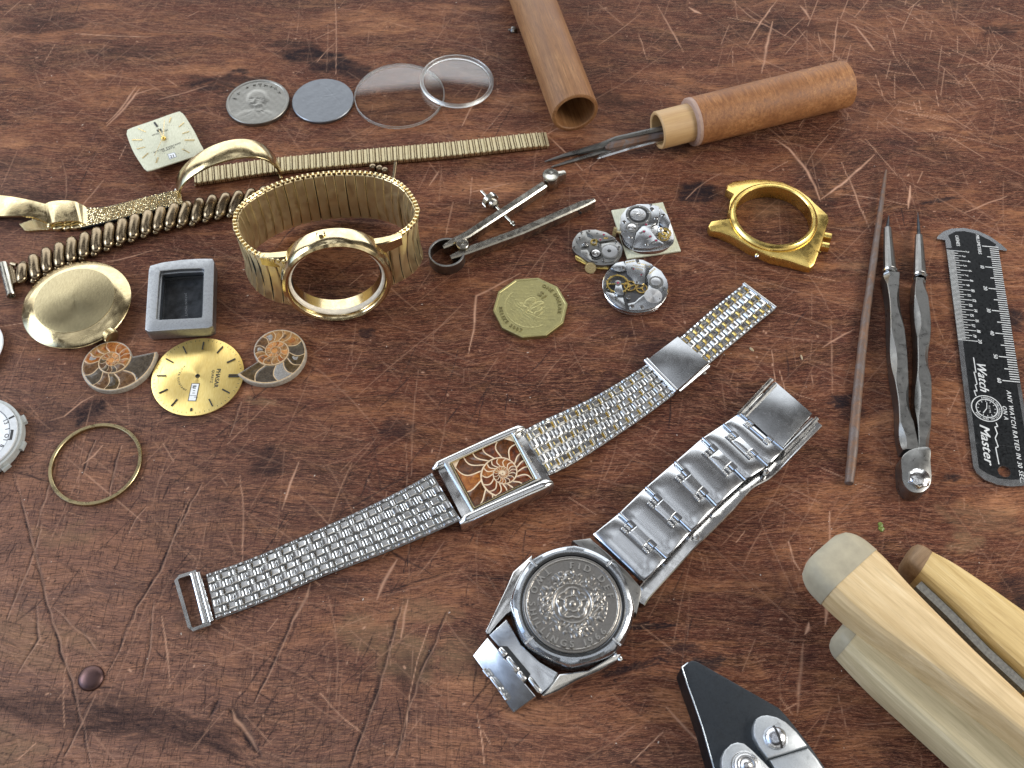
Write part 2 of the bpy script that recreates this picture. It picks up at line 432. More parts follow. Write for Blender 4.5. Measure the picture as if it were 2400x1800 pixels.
def m_thin(name, tint, gloss_rough, edge=0.0):
    m, nt, b = mat_new(name); nt.nodes.remove(b); out = [n for n in nt.nodes if n.type == 'OUTPUT_MATERIAL'][0]
    tr = nd(nt, 'ShaderNodeBsdfTransparent'); tr.inputs[0].default_value = (*tint, 1); gl = nd(nt, 'ShaderNodeBsdfGlossy'); gl.inputs['Roughness'].default_value = gloss_rough
    lw = nd(nt, 'ShaderNodeLayerWeight'); lw.inputs[0].default_value = .5; fr = nd(nt, 'ShaderNodeMath', operation='POWER'); nt.links.new(lw.outputs['Facing'], fr.inputs[0]); fr.inputs[1].default_value = 3.2; mx = nd(nt, 'ShaderNodeMixShader'); nt.links.new(mrange(nt, fr.outputs[0], 0, 1, edge, 1), mx.inputs[0]); nt.links.new(tr.outputs[0], mx.inputs[1]); nt.links.new(gl.outputs[0], mx.inputs[2])
    nb = nd(nt, 'ShaderNodeBump'); nb.inputs['Strength'].default_value = .03; nb.inputs['Distance'].default_value = .05*S; nt.links.new(noise(nt, coords(nt), .12, 2, .5), nb.inputs['Height']); nt.links.new(nb.outputs[0], gl.inputs['Normal'])
    nt.links.new(mx.outputs[0], out.inputs[0]); return m
GLASS = m_thin('clear_glass', (.985, .99, .987), .012, .05)
GLASSE = m_glass('frosted_glass_edge', .35, (.9, .93, .92))
SMOKE = plain('dusty_glass_bottom', (.035, .038, .042), .12, 0, .5, .3, .05, .6)

# ammonite stone
def stone(name, a, b_, rough=.16, sc=.9):
    m, nt, b = mat_new(name); v = coords(nt); n1 = noise(nt, v, sc, 5, .7, .8)
    nt.links.new(ramp(nt, n1, [(.32, a), (.68, b_)]), b.inputs['Base Color']); b.inputs['Roughness'].default_value = rough
    b.inputs['Coat Weight'].default_value = .12; b.inputs['Coat Roughness'].default_value = .08
    bump(nt, n1, b, .35, .15); return m
AM_CREAM = stone('fossil_septa', (.42, .27, .13), (.58, .43, .26), .4)
AM_PALE = stone('pale_septa', (.58, .42, .26), (.74, .60, .42), .4)
AM_AMB = stone('fossil_amber', (.13, .028, .006), (.40, .15, .03), sc=.7)
AM_HON = stone('fossil_honey', (.12, .05, .02), (.42, .22, .07), sc=.7)
AM_BRN = stone('fossil_brown', (.04, .018, .008), (.17, .09, .04))
AM_RED = stone('fossil_red', (.018, .004, .002), (.20, .05, .012), sc=.6)
AM_GRY = stone('fossil_grey', (.035, .027, .019), (.10, .078, .055))
AM_DRK = stone('fossil_dark_brown', (.022, .008, .003), (.15, .05, .014), sc=.6)
AM_OLV = stone('fossil_olive', (.018, .012, .005), (.12, .075, .03))
AM_CRY = stone('fossil_crystal', (.05, .045, .04), (.42, .40, .37), .3, 4.5)
AM_RIM = stone('fossil_rim', (.22, .185, .14), (.42, .38, .32), .45)
AM_CORE = stone('fossil_core', (.34, .12, .03), (.60, .30, .10))
# ------------------------------------------------------------------ the table top: grooves are real, marks sit on a mesh attribute
def build_table():
    x0, x1, y0, y1 = -246.0, 246.0, -137.0, 216.0; st = .34
    nx = int((x1-x0)/st)+1; ny = int((y1-y0)/st)+1
    gx = np.linspace(x0, x1, nx); gy = np.linspace(y0, y1, ny); dx = gx[1]-gx[0]; dy = gy[1]-gy[0]
    Z = np.zeros((ny, nx), np.float32); Lt = np.zeros_like(Z); Dk = np.zeros_like(Z); Pa = np.zeros_like(Z)
    def seg(a, b, wa, wb, lt=0, dk=0, z=0, pa=0, soft=2.0):
        wm = max(wa, wb)*2.2+.5
        i0 = max(0, int((min(a[0], b[0])-wm-x0)/dx)); i1 = min(nx, int((max(a[0], b[0])+wm-x0)/dx)+2)
        j0 = max(0, int((min(a[1], b[1])-wm-y0)/dy)); j1 = min(ny, int((max(a[1], b[1])+wm-y0)/dy)+2)
        if i1 <= i0 or j1 <= j0: return
        X, Y = np.meshgrid(gx[i0:i1], gy[j0:j1]); vx, vy = b[0]-a[0], b[1]-a[1]; l2 = vx*vx+vy*vy+1e-9
        t = np.clip(((X-a[0])*vx+(Y-a[1])*vy)/l2, 0, 1); d = np.hypot(X-a[0]-t*vx, Y-a[1]-t*vy)
        w = wa+(wb-wa)*t; k = np.exp(-(d/np.maximum(w, .05))**soft).astype(np.float32)
        s = np.s_[j0:j1, i0:i1]
        if lt: Lt[s] = np.maximum(Lt[s], k*lt)
        if dk: Dk[s] = np.maximum(Dk[s], k*dk)
        if pa: Pa[s] = np.maximum(Pa[s], k*pa)
        if z: Z[s] = np.minimum(Z[s], k*z)
    def stroke(pts, w, lt=0, dk=0, z=0, pa=0, taper=True, wob=0.0):
        P = [tuple(p) for p in pts]
        if wob:
            Q = []
            for a, b in zip(P, P[1:]):
                n = max(1, int(hypot(b[0]-a[0], b[1]-a[1])/3))
                for i in range(n): Q.append((a[0]+(b[0]-a[0])*i/n+rng.normal(0, wob), a[1]+(b[1]-a[1])*i/n+rng.normal(0, wob)))
            P = Q+[P[-1]]
        n = len(P)-1
        for i in range(n):
            ta = 1-abs(2*i/n-1)**3 if taper else 1; tb = 1-abs(2*(i+1)/n-1)**3 if taper else 1
            j = rng.uniform(.6, 1.15) if n > 2 else 1
            seg(P[i], P[i+1], max(.12, w*ta), max(.12, w*tb), lt*j, dk*j, z*j, pa*j)
    def blot(u, v, rx, ry, rot=0, dk=0, pa=0, lt=0, n=26):
        """a ragged stain: many overlapping short dabs along the grain"""
        cx, cy = W(u, v)
        for i in range(n):
            a = rng.uniform(0, 2*pi); r = rng.uniform(0, 1)**.6; ex, ey = r*cos(a)*rx, r*sin(a)*ry
            X = cx+ex*cos(rot)-ey*sin(rot); Y = cy+ex*sin(rot)+ey*cos(rot); l = rng.uniform(.3, .9)*rx*.5
            g = rot+rng.normal(0, .25); k = rng.uniform(.55, 1)
            seg((X-l*cos(g), Y-l*sin(g)), (X+l*cos(g), Y+l*sin(g)), ry*.5*k, ry*.38*k, lt*k, dk*k, 0, pa*k)
    # hair scratches in every direction, denser where the photograph is busiest
    for i in range(2900):
        x = rng.uniform(x0, x1); y = rng.uniform(y0, y1)
        l = rng.exponential(11)+3; fam = rng.random()
        a = rng.normal(radians(-32), .28) if fam < .42 else (rng.normal(radians(62), .3) if fam < .7 else (rng.normal(radians(92), .12) if fam < .8 else rng.uniform(0, pi)))
        cvt = rng.normal(0, .07); m = 3 if l > 14 else 1; P = [(x, y)]
        for k in range(m): P.append((P[-1][0]+cos(a)*l/m, P[-1][1]+sin(a)*l/m)); a += cvt
        b = rng.uniform(.05, .32)
        if rng.random() < .05: b = rng.uniform(.4, .8)
        stroke(P, rng.uniform(.11, .21), lt=b, z=-.012)
    # dark cuts and cracks, mostly across the grain in the near left
    for i in range(520):
        if rng.random() < .72: u, v = rng.uniform(-60, 1250), rng.uniform(880, 1800)
        else: u, v = rng.uniform(0, 2400), rng.uniform(0, 1800)
        x, y = W(u, v); l = rng.exponential(6)+2; a = rng.normal(radians(68), .22) if rng.random() < .7 else rng.normal(radians(-8), .3)
        stroke([(x, y), (x+cos(a)*l, y+sin(a)*l)], rng.uniform(.15, .32), dk=rng.uniform(.3, .85), z=-.06, wob=.18)
    # short weathered grain checks
    for i in range(1900):
        if rng.random() < .6: u, v = rng.uniform(-60, 1500), rng.uniform(850, 1850)
        else: u, v = rng.uniform(0, 2400), rng.uniform(0, 1800)
        x, y = W(u, v); l = rng.uniform(1.5, 7); a = rng.normal(radians(-14), .1)
        stroke([(x, y), (x+cos(a)*l, y+sin(a)*l)], rng.uniform(.12, .26), dk=rng.uniform(.25, .7), z=-.03)
    for i in range(600):                                            # chips and specks
        x = rng.uniform(x0, x1); y = rng.uniform(y0, y1); l = rng.uniform(.1, .9); a = rng.uniform(0, pi); b = rng.random()
        stroke([(x, y), (x+cos(a)*l, y+sin(a)*l)], rng.uniform(.12, .28), lt=.75 if b < .35 else 0, dk=.85 if b >= .35 else 0, z=-.03, taper=False)
    # the marks one can point at, read off the photograph
    A = (0, 1200, 2.011)
    for z_, pts, w, dk in ((A, [(60, -180), (110, 0), (160, 180), (230, 480), (330, 800), (380, 990), (430, 1230)], .5, .9), (A, [(880, -60), (750, 280), (640, 450), (560, 650), (500, 760)], .45, .85),
                       (A, [(1455, 380), (1380, 500), (1300, 680), (1195, 900)], .55, .8), (A, [(1890, 420), (1800, 780), (1720, 1000), (1640, 1230)], .8, .8),
                       (A, [(2110, 470), (1960, 800), (1900, 1000), (1850, 1230)], .8, .8), (A, [(250, 450), (370, 560), (480, 680)], .3, .6), (A, [(440, 860), (380, 990), (300, 1150)], .4, .8),
                       (A, [(165, 440), (180, 600), (110, 700), (80, 760)], .4, .7), (A, [(720, 420), (700, 640), (660, 820)], .3, .6), (A, [(30, 500), (130, 260), (190, 80)], .3, .7),
                       ((0, 700, 2.911), [(820, 1000), (760, 1220), (740, 1360)], .45, .8), ((0, 700, 2.911), [(640, 960), (600, 1060), (560, 1200)], .5, .9), ((0, 700, 2.911), [(1560, 940), (1600, 820), (1640, 700)], .3, .6),
                       ((0, 700, 2.911), [(870, 1600), (930, 1490), (990, 1420)], .3, .7), ((0, 700, 2.911), [(1180, 1640), (1290, 1400), (1370, 1260)], .4, .8), ((0, 700, 2.911), [(400, 1000), (360, 1180), (240, 1560)], .3, .6)):
        stroke(PL(z_, pts), w, dk=dk, z=-.22, wob=.25)
        q = PL(z_, pts); stroke([(a+.5, b) for a, b in q], .22, lt=.35, wob=.2)
    stroke(PL(A, [(1080, 905), (1130, 990), (1180, 1090), (1230, 1150)]), 1.5, dk=.85, z=-.5, wob=.5)
    stroke(PL(A, [(1090, 925), (1140, 1010), (1215, 1130)]), .5, lt=.6, wob=.5)
    stroke(PL(A, [(975, 980), (1000, 920), (1030, 880)]), .9, dk=.8, z=-.3, wob=.5)
    for (u, v, rx, ry, r_, dk) in ((250, 1680, 33, 4.2, -.12, .62), (370, 1700, 26, 3.0, -.14, .75), (722, 132, 12, 4.5, -.1, .95), (780, 150, 9, 5, -.2, .95), (835, 165, 5, 5, 0, .8), (690, 105, 9, 2, 0, .6),
            (527, 196, 14, 4.5, 0, .8), (562, 168, 3, 1.6, 0, .9), (1634, 452, 6, 4.5, 0, .9), (1480, 590, 8, 6, .3, .45), (206, 966, 4.5, 3.2, .5, .9), (170, 985, 8, 4.5, .3, .5), (627, 1082, 4.2, 4.8, .8, .62), (585, 1060, 6, 2, -.3, .4),
            (929, 1008, 5, 3.2, 0, .6), (1515, 1468, 7, .9, .05, .95), (1500, 1560, 10, .8, .25, .8), (1976, 940, 4, 2.3, .1, .95), (2000, 965, 3, 3, 0, .6), (1650, 1560, 6, 2, .2, .85), (1600, 1520, 5, 1.2, 0, .6), (2345, 850, 1, 1, 0, .3),
            (955, 1580, 6, 5, 0, .5), (1540, 820, 10, 6, .6, .5), (2350, 70, 9, 3, .2, .7), (1420, 240, 12, 5, -.2, .55), (1900, 400, 3.5, 9, 0, .55), (1930, 470, 3, 5, 0, .5), (860, 780, 2.2, 2, 0, .8), (2230, 1120, 3, 1.2, .2, .8), (2200, 470, 7, .7, .25, .9), (30, 520, 9, 4, 0, .5),
            (2396, 1392, 5.5, 5.5, .3, .8), (110, 470, 12, 4, -.2, .5), (20, 380, 10, 3, 0, .5), (1280, 540, 8, 4, 0, .35), (1450, 760, 12, 4, -.3, .4), (1300, 1330, 9, 3, 0, .35), (760, 1370, 12, 3, -.1, .4), (2370, 745, 3, 4.5, .1, .85), (300, 120, 16, 3, -.1, .5), (100, 60, 14, 4, .1, .5), (1850, 60, 22, 5, -.2, .45), (2150, 180, 18, 5, -.2, .4), (1560, 330, 15, 4, -.1, .4)):
        blot(u, v, rx, ry, r_, dk=dk)
    for (u, v, rx, ry, pa) in ((870, 1480, 7, 5, .55), (960, 1540, 8, 6, .6), (1060, 1545, 4, 3, .5), (1000, 1440, 9, 4, .45), (2260, 1268, 5, 3.5, .6), (2330, 1225, 14, 4, .4), (10, 1760, 9, 9, .5), (1800, 470, 12, 7, .35), (1400, 1420, 9, 5, .4), (1990, 620, 6, 3, .3), (160, 1250, 10, 4, .4), (60, 1500, 16, 7, .35), (1100, 1540, 5, 6, .35), (610, 940, 5, 1.2, .5)):
        blot(u, v, rx, ry, -.1, pa=pa, n=16)
    C_ = (960, 350, 3.456); D_ = (1150, 0, 2.458); E_ = (1600, 380, 2.765); G_ = (380, 950, 2.304)
    for z_, pts, w, lt in ((C_, [(480, 1659), (525, 1400), (540, 1190), (700, 1110), (900, 1000)], .35, .85), (D_, [(1640, 800), (1720, 860), (1800, 950), (1870, 1070), (1900, 1160)], .5, .9), (D_, [(1900, 1150), (2050, 1040), (2212, 890)], .45, .8),
            (D_, [(1480, 250), (1560, 120), (1650, 0)], .3, .8), (D_, [(1560, 420), (1590, 270), (1625, 120)], .5, .75), (D_, [(1970, 350), (1990, 180), (2000, 100)], .25, .8), (D_, [(960, 30), (1040, 170), (1110, 300)], .3, .7), (D_, [(1390, 0), (1500, 100), (1760, 240)], .25, .6),
            (D_, [(2100, 150), (2160, 220), (2212, 290)], .4, .8), (D_, [(1140, 40), (1180, 65), (1215, 78)], .7, .9), (D_, [(1780, 30), (1810, 60), (1840, 110)], .6, .7), (D_, [(850, 190), (880, 280), (900, 340)], .2, .7), (E_, [(1030, 0), (1080, 110), (1150, 290), (1220, 450)], .25, .7), (E_, [(1480, 150), (1470, 220), (1462, 300)], .45, 1),
            (E_, [(910, 1200), (1000, 1140), (1100, 1090)], .3, .7), (E_, [(965, 1000), (965, 1200), (970, 1500)], .25, .35), (E_, [(1820, 330), (1960, 270), (2100, 220)], .25, .6), (E_, [(120, 1290), (220, 1330), (270, 1230)], .2, .4),
            (G_, [(650, 560), (690, 420), (740, 300)], .35, .7), (G_, [(430, 870), (440, 600), (420, 380)], .25, .5), (G_, [(1290, 1260), (1310, 1130), (1330, 1040)], .35, .6), (G_, [(1160, 1050), (1200, 950), (1270, 830)], .5, .55), (G_, [(700, 1180), (780, 1030), (800, 960)], .5, .5),
            ((500, 100, 3.16), [(1840, 620), (1900, 500), (1985, 340)], .3, .7), ((500, 100, 3.16), [(1720, 1430), (1760, 1260), (1775, 1180)], .25, .6), ((500, 100, 3.16), [(1600, 1060), (1640, 1000), (1670, 950)], .3, .6), ((500, 100, 3.16), [(1900, 1110), (2050, 1070), (2200, 1040)], .25, .6),
            ((250, 200, 2.949), [(0, 280), (120, 160), (230, 20)], .45, .7), ((250, 200, 2.949), [(0, 260), (90, 170), (210, 0)], .4, .6), ((250, 200, 2.949), [(60, 230), (200, 60), (330, 20)], .35, .5), ((0, 420, 3.687), [(690, 250), (800, 120), (900, 0)], .3, .45), ((250, 200, 2.949), [(350, 100), (500, 60), (700, 0)], .3, .5),
            ((0, 700, 2.911), [(340, 830), (440, 800), (560, 700), (640, 660)], .25, .6), ((0, 700, 2.911), [(560, 1130), (640, 1070), (700, 1000)], .3, .6), ((1560, 1200, 2.633), [(1012, 0), (1015, 120), (1012, 240)], .3, .6), ((1560, 1200, 2.633), [(0, 1200), (120, 1330), (250, 1480)], .3, .6), ((1560, 1200, 2.633), [(815, 1250), (835, 1000), (850, 800)], .5, .35),
            ((1560, 1200, 2.633), [(760, 180), (790, 300), (830, 360)], .25, .7), ((1560, 1200, 2.633), [(985, 700), (990, 620), (985, 560)], .5, .6), ((1560, 1200, 2.633), [(860, 760), (880, 720), (885, 680)], .6, .7)):
        stroke(PL(z_, pts), w, lt=lt, z=-.04, wob=.12)
    for i in range(160):                                             # cluster of pale cuts at the far right corner
        u, v = rng.normal(2150, 190), rng.uniform(-10, 330); x, y = W(u, v); l = rng.uniform(3, 22); a = rng.choice([radians(-20), radians(70), radians(-55)])+rng.normal(0, .25)
        stroke([(x, y), (x+cos(a)*l, y+sin(a)*l)], rng.uniform(.2, .4), lt=rng.uniform(.3, .8), z=-.03)
    fade = np.minimum(1, np.minimum(np.minimum(gx-x0, x1-gx)[None, :], np.minimum(gy-y0, y1-gy)[:, None])/4)
    rz = rng.normal(0, 1, (ny//24+3, nx//24+3)); yy = np.linspace(0, rz.shape[0]-1.001, ny); xx = np.linspace(0, rz.shape[1]-1.001, nx)
    iy, ix = yy.astype(int), xx.astype(int); fy, fx = (yy-iy)[:, None], (xx-ix)[None, :]; fy = fy*fy*(3-2*fy); fx = fx*fx*(3-2*fx)
    und = (rz[np.ix_(iy, ix)]*(1-fy)*(1-fx)+rz[np.ix_(iy+1, ix)]*fy*(1-fx)+rz[np.ix_(iy, ix+1)]*(1-fy)*fx+rz[np.ix_(iy+1, ix+1)]*fy*fx)
    Z = (Z+und*.025-.05)*fade
    X, Y = np.meshgrid(gx, gy); co = np.stack([X, Y, Z], -1).reshape(-1, 3)*S
    j, i = np.meshgrid(np.arange(ny-1), np.arange(nx-1), indexing='ij'); a = (j*nx+i).ravel()
    quads = np.stack([a, a+1, a+1+nx, a+nx], 1)
    nb = nx*ny; bx, by0, by1, th = 620, -420, 620, -34
    ext = np.array([(-bx, by0, 0), (bx, by0, 0), (bx, by1, 0), (-bx, by1, 0), (-bx, by0, th), (bx, by0, th), (bx, by1, th), (-bx, by1, th)])*S
    co = np.vstack([co, ext]); c0, c1, c2, c3 = 0, nx-1, nx*ny-1, nx*(ny-1); e = nb
    q2 = np.array([(e, e+1, c1, c0), (e+1, e+2, c2, c1), (e+2, e+3, c3, c2), (e+3, e, c0, c3), (e, e+4, e+5, e+1), (e+1, e+5, e+6, e+2), (e+2, e+6, e+7, e+3), (e+3, e+7, e+4, e), (e+7, e+6, e+5, e+4)])
    quads = np.vstack([quads, q2]); me = bpy.data.meshes.new('table_top')
    me.vertices.add(len(co)); me.vertices.foreach_set('co', co.astype(np.float32).ravel())
    me.loops.add(quads.size); me.loops.foreach_set('vertex_index', quads.ravel().astype(np.int32))
    me.polygons.add(len(quads)); me.polygons.foreach_set('loop_start', np.arange(0, quads.size, 4, dtype=np.int32)); me.polygons.foreach_set('loop_total', np.full(len(quads), 4, np.int32))
    me.update(calc_edges=True); me.polygons.foreach_set('use_smooth', np.r_[np.ones(len(quads)-9, bool), np.zeros(9, bool)])
    TN = np.zeros_like(Z)
    for u, v, rx, ry, k in ((150, 60, 250, 50, .8), (480, 130, 120, 30, .9), (900, 60, 160, 40, .8), (850, 260, 150, 35, .8), (1330, 330, 60, 30, .9), (700, 50, 150, 30, .7), (1130, 430, 110, 40, .9), (1690, 1080, 170, 100, .9), (1450, 1500, 200, 60, .9), (200, 950, 120, 50, .5), (1650, 1300, 90, 50, .8), (900, 1290, 150, 50, .8),
                     (1750, 560, 90, 100, .7), (2150, 650, 40, 80, .8), (1150, 1180, 150, 50, .6), (1500, 220, 100, 40, .6), (2080, 870, 60, 120, .8), (2000, 250, 60, 30, .7), (620, 1130, 110, 30, .6), (1870, 1480, 120, 60, .8), (1050, 1500, 120, 60, .5), (60, 300, 80, 40, .5), (560, 300, 120, 25, .6), (2130, 1080, 80, 40, .7),
                     (680, 145, 110, 32, -1.3), (600, 85, 80, 20, -.8), (1250, 640, 140, 60, -.9), (1000, 830, 280, 55, -1.0), (1300, 900, 180, 70, -.9), (1480, 880, 130, 50, -.9), (700, 1010, 240, 40, -.9), (560, 960, 100, 40, -.6), (2000, 110, 200, 70, -.7), (250, 500, 150, 50, -.7), (1900, 330, 130, 60, -.8), (1500, 640, 80, 50, -.8),
                     (620, 1580, 160, 60, -.5), (1200, 1580, 160, 50, -.7), (1330, 470, 60, 40, -.9), (40, 400, 90, 30, -.7), (340, 200, 120, 22, -.6), (1450, 120, 120, 30, -.6), (1740, 1400, 90, 50, -.9), (1900, 1170, 70, 40, -.8), (100, 1120, 120, 40, -.5), (450, 1180, 110, 40, -.5), (950, 1420, 100, 30, -.5), (1230, 160, 60, 50, -.5)):
        cx, cy = W(u*1.085, v*1.085); ax, _ = W((u+rx)*1.085, v*1.085); _, ay = W(u*1.085, (v-ry)*1.085); sx_, sy_ = abs(ax-cx), abs(ay-cy)
        TN += k*np.exp(-((gx[None, :]-cx)/sx_)**2-((gy[:, None]-cy+.12*(gx[None, :]-cx))/sy_)**2).astype(np.float32)
    ta = me.attributes.new('tone', 'FLOAT', 'POINT'); td = np.zeros(len(co), np.float32); td[:nb] = np.clip(TN, -1.3, 1.2).ravel(); ta.data.foreach_set('value', td)
    at = me.color_attributes.new('marks', 'FLOAT_COLOR', 'POINT'); cdat = np.zeros((len(co), 4), np.float32)
    cdat[:nb, 0] = Lt.ravel(); cdat[:nb, 1] = Dk.ravel(); cdat[:nb, 2] = Pa.ravel(); cdat[:, 3] = 1; at.data.foreach_set('color', cdat.ravel())
    o = bpy.data.objects.new('table_top', me); col.objects.link(o); o['kind'] = 'structure'; o['label'] = 'worn reddish brown wooden table top covered in scratches'
    # --- varnished, worn hardwood
    m, nt, b = mat_new('worn_hardwood'); me.materials.append(m)
    wob = noise(nt, coords(nt), .018, 2, .5)
    tc = nd(nt, 'ShaderNodeTexCoord'); cmb = nd(nt, 'ShaderNodeCombineXYZ'); sc = nd(nt, 'ShaderNodeMath', operation='MULTIPLY'); nt.links.new(wob, sc.inputs[0]); sc.inputs[1].default_value = .014
    nt.links.new(sc.outputs[0], cmb.inputs[1]); ad = nd(nt, 'ShaderNodeVectorMath', operation='ADD'); nt.links.new(tc.outputs['Object'], ad.inputs[0]); nt.links.new(cmb.outputs[0], ad.inputs[1])
    def gr(sx_, sy_, rz_=.18):
        mp = nd(nt, 'ShaderNodeMapping'); mp.inputs['Rotation'].default_value = (0, 0, rz_); mp.inputs['Scale'].default_value = (1000*sx_, 1000*sy_, 1000); nt.links.new(ad.outputs[0], mp.inputs[0]); return mp.outputs[0]
    big = noise(nt, gr(.011, .042), 1, 5, .62, .9); mid = noise(nt, gr(.035, .15), 1, 6, .68, .7); fine = noise(nt, gr(.20, 1.7), 1, 5, .75, .3); pore = noise(nt, gr(.45, 3.4), 1, 4, .75); micro = noise(nt, gr(.8, 4.6, .34), 1, 4, .8)
    cl = noise(nt, coords(nt), .012, 3, .5); blotch = noise(nt, coords(nt), .05, 4, .6, 1.0)
    ton = nd(nt, 'ShaderNodeAttribute', attribute_name='tone', attribute_type='GEOMETRY'); bg_ = nd(nt, 'ShaderNodeMath', operation='MULTIPLY_ADD'); nt.links.new(ton.outputs['Fac'], bg_.inputs[0]); bg_.inputs[1].default_value = .085; nt.links.new(big, bg_.inputs[2]); big = bg_.outputs[0]
    md_ = nd(nt, 'ShaderNodeMath', operation='MULTIPLY_ADD'); nt.links.new(ton.outputs['Fac'], md_.inputs[0]); md_.inputs[1].default_value = -.05; nt.links.new(mid, md_.inputs[2]); mid = md_.outputs[0]
    c_ = ramp(nt, big, [(.39, (.013, .005, .004)), (.46, (.048, .0155, .010)), (.53, (.102, .037, .020)), (.60, (.205, .082, .038)), (.68, (.34, .155, .075))])
    c_ = mix(nt, mrange(nt, mid, .42, .62, 0, .75), c_, mix(nt, blotch, (.055, .016, .012), (.12, .036, .021)))
    c_ = mix(nt, mrange(nt, mid, .48, .30, 0, .6), c_, (.33, .145, .066))
    c_ = mix(nt, mrange(nt, fine, .50, .64, 0, .7), c_, (.030, .010, .008))
    c_ = mix(nt, mrange(nt, fine, .47, .34, 0, .5), c_, (.36, .155, .08))
    c_ = mix(nt, mrange(nt, pore, .52, .64, 0, .75), c_, (.022, .009, .008))
    c_ = mix(nt, mrange(nt, micro, .46, .33, 0, .55), c_, (.44, .22, .135))
    c_ = mix(nt, mrange(nt, blotch, .60, .74, 0, .55), c_, (.03, .012, .014))
    # drier, greyer wood towards the near left
    sp = nd(nt, 'ShaderNodeSeparateXYZ'); nt.links.new(tc.outputs['Object'], sp.inputs[0]); s2 = nd(nt, 'ShaderNodeMath', operation='ADD'); nt.links.new(sp.outputs[0], s2.inputs[0]); nt.links.new(sp.outputs[1], s2.inputs[1])
    s3 = nd(nt, 'ShaderNodeMath', operation='MULTIPLY_ADD'); nt.links.new(cl, s3.inputs[0]); s3.inputs[1].default_value = .16; nt.links.new(s2.outputs[0], s3.inputs[2])
    dry = mrange(nt, s3.outputs[0], .02, -.16, 0, .55); c_ = mix(nt, dry, c_, mix(nt, fine, (.30, .19, .15), (.10, .055, .045)))
    def lines(vec, wd, sc=1.0):
        n_ = noise(nt, vec, sc, 3, .55); a_ = nd(nt, 'ShaderNodeMath', operation='SUBTRACT'); nt.links.new(n_, a_.inputs[0]); a_.inputs[1].default_value = .5
        q_ = nd(nt, 'ShaderNodeMath', operation='ABSOLUTE'); nt.links.new(a_.outputs[0], q_.inputs[0]); return mrange(nt, q_.outputs[0], 0, wd, 1, 0)
    def mulf(a_, b_):
        m_ = nd(nt, 'ShaderNodeMath', operation='MULTIPLY'); nt.links.new(a_, m_.inputs[0])
        if isinstance(b_, (int, float)): m_.inputs[1].default_value = b_
        else: nt.links.new(b_, m_.inputs[1])
        return m_.outputs[0]
    l1 = lines(gr(.05, .95, .2), .022); l2 = lines(gr(.07, 1.3, .42), .018); l3 = lines(gr(.06, 1.1, -.9), .012); l4 = lines(gr(.9, .05, .32), .016)
    c_ = mix(nt, mulf(l1, .75), c_, (.018, .008, .007)); c_ = mix(nt, mulf(mulf(l2, fine), 1.1), c_, (.44, .22, .13)); c_ = mix(nt, mulf(mulf(l3, micro), .8), c_, (.40, .19, .11)); c_ = mix(nt, mulf(l4, mrange(nt, dry, .08, .35, .12, .85)), c_, (.020, .012, .012))
    at_ = nd(nt, 'ShaderNodeAttribute', attribute_name='marks', attribute_type='GEOMETRY'); sr = nd(nt, 'ShaderNodeSeparateColor'); nt.links.new(at_.outputs['Color'], sr.inputs[0])
    c_ = mix(nt, mrange(nt, sr.outputs[2], 0, 1, 0, .75), c_, mix(nt, mid, (.30, .20, .12), (.13, .08, .035)))
    brk = mrange(nt, micro, .35, .62, .75, 1.4)
    dkm = nd(nt, 'ShaderNodeMath', operation='MULTIPLY'); nt.links.new(sr.outputs[1], dkm.inputs[0]); nt.links.new(brk, dkm.inputs[1]); c_ = mix(nt, dkm.outputs[0], c_, (.014, .010, .012))
    ltm = nd(nt, 'ShaderNodeMath', operation='MULTIPLY'); nt.links.new(sr.outputs[0], ltm.inputs[0]); nt.links.new(brk, ltm.inputs[1]); c_ = mix(nt, ltm.outputs[0], c_, (.52, .30, .20))
    nt.links.new(c_, b.inputs['Base Color'])
    rr = mrange(nt, mid, .3, .7, .30, .52); r2 = nd(nt, 'ShaderNodeMath', operation='MULTIPLY_ADD'); nt.links.new(sr.outputs[1], r2.inputs[0]); r2.inputs[1].default_value = .3; nt.links.new(rr, r2.inputs[2]); nt.links.new(r2.outputs[0], b.inputs['Roughness'])
    b.inputs['Specular IOR Level'].default_value = .07
    p = bump(nt, fine, b, .35, .10); p = bump(nt, pore, b, .5, .10, p); p = bump(nt, mid, b, .25, .3, p); bump(nt, micro, b, .35, .06, p)
    return o
build_table()
# ------------------------------------------------------------------ shared shapes
ZA = (250, 200, 2.949); ZB = (0, 420, 3.687); ZC = (500, 100, 3.16); ZD = (0, 700, 2.911); ZE = (960, 350, 3.456); ZF = (1150, 0, 2.458)
ZG = (1600, 380, 2.765); ZH = (1900, 600, 2.764); ZI = (380, 950, 2.304); ZJ = (1200, 640, 3.318); ZK = (1080, 850, 1.952); ZL = (1560, 1200, 2.633)
zMOV = (1320, 450, 5.35); zPLI = (1560, 1520, 5.53); zFLO = (1080, 1250, 3.6875); zR1 = (2180, 520, 5.027); zR2 = (2200, 820, 5.025); zD1 = (280, 240, 5.53)
zAM = (180, 740, 7.373); zD2 = (340, 770, 5.53); zREC = (1000, 980, 5.925); zTAIL = (1060, 1400, 5.53); zCL = (1640, 860, 6.143); zTIP = (1980, 380, 5.186); zBEL = (1120, 620, 8.296); zED = (0, 740, 4.367)
def p1_(zone, x, y, z=0): return PL(zone, [(x, y)], z)[0]
def textp(mb, s, zone, a, b, z, height, h=.04, mat=0, shear=0, bold=0, gap=0):
    """a line of lettering from pixel a to pixel b, cap height in mm"""
    A = p1_(zone, *a, z); B = p1_(zone, *b, z); w = hypot(B[0]-A[0], B[1]-A[1]); size = height/.7
    k = (w-gap*len(s))/max(.01, twidth(s, size)); return text(mb, s, A[0], A[1], z, size, atan2(B[1]-A[1], B[0]-A[0]), k, h, mat, shear, gap, bold=bold)
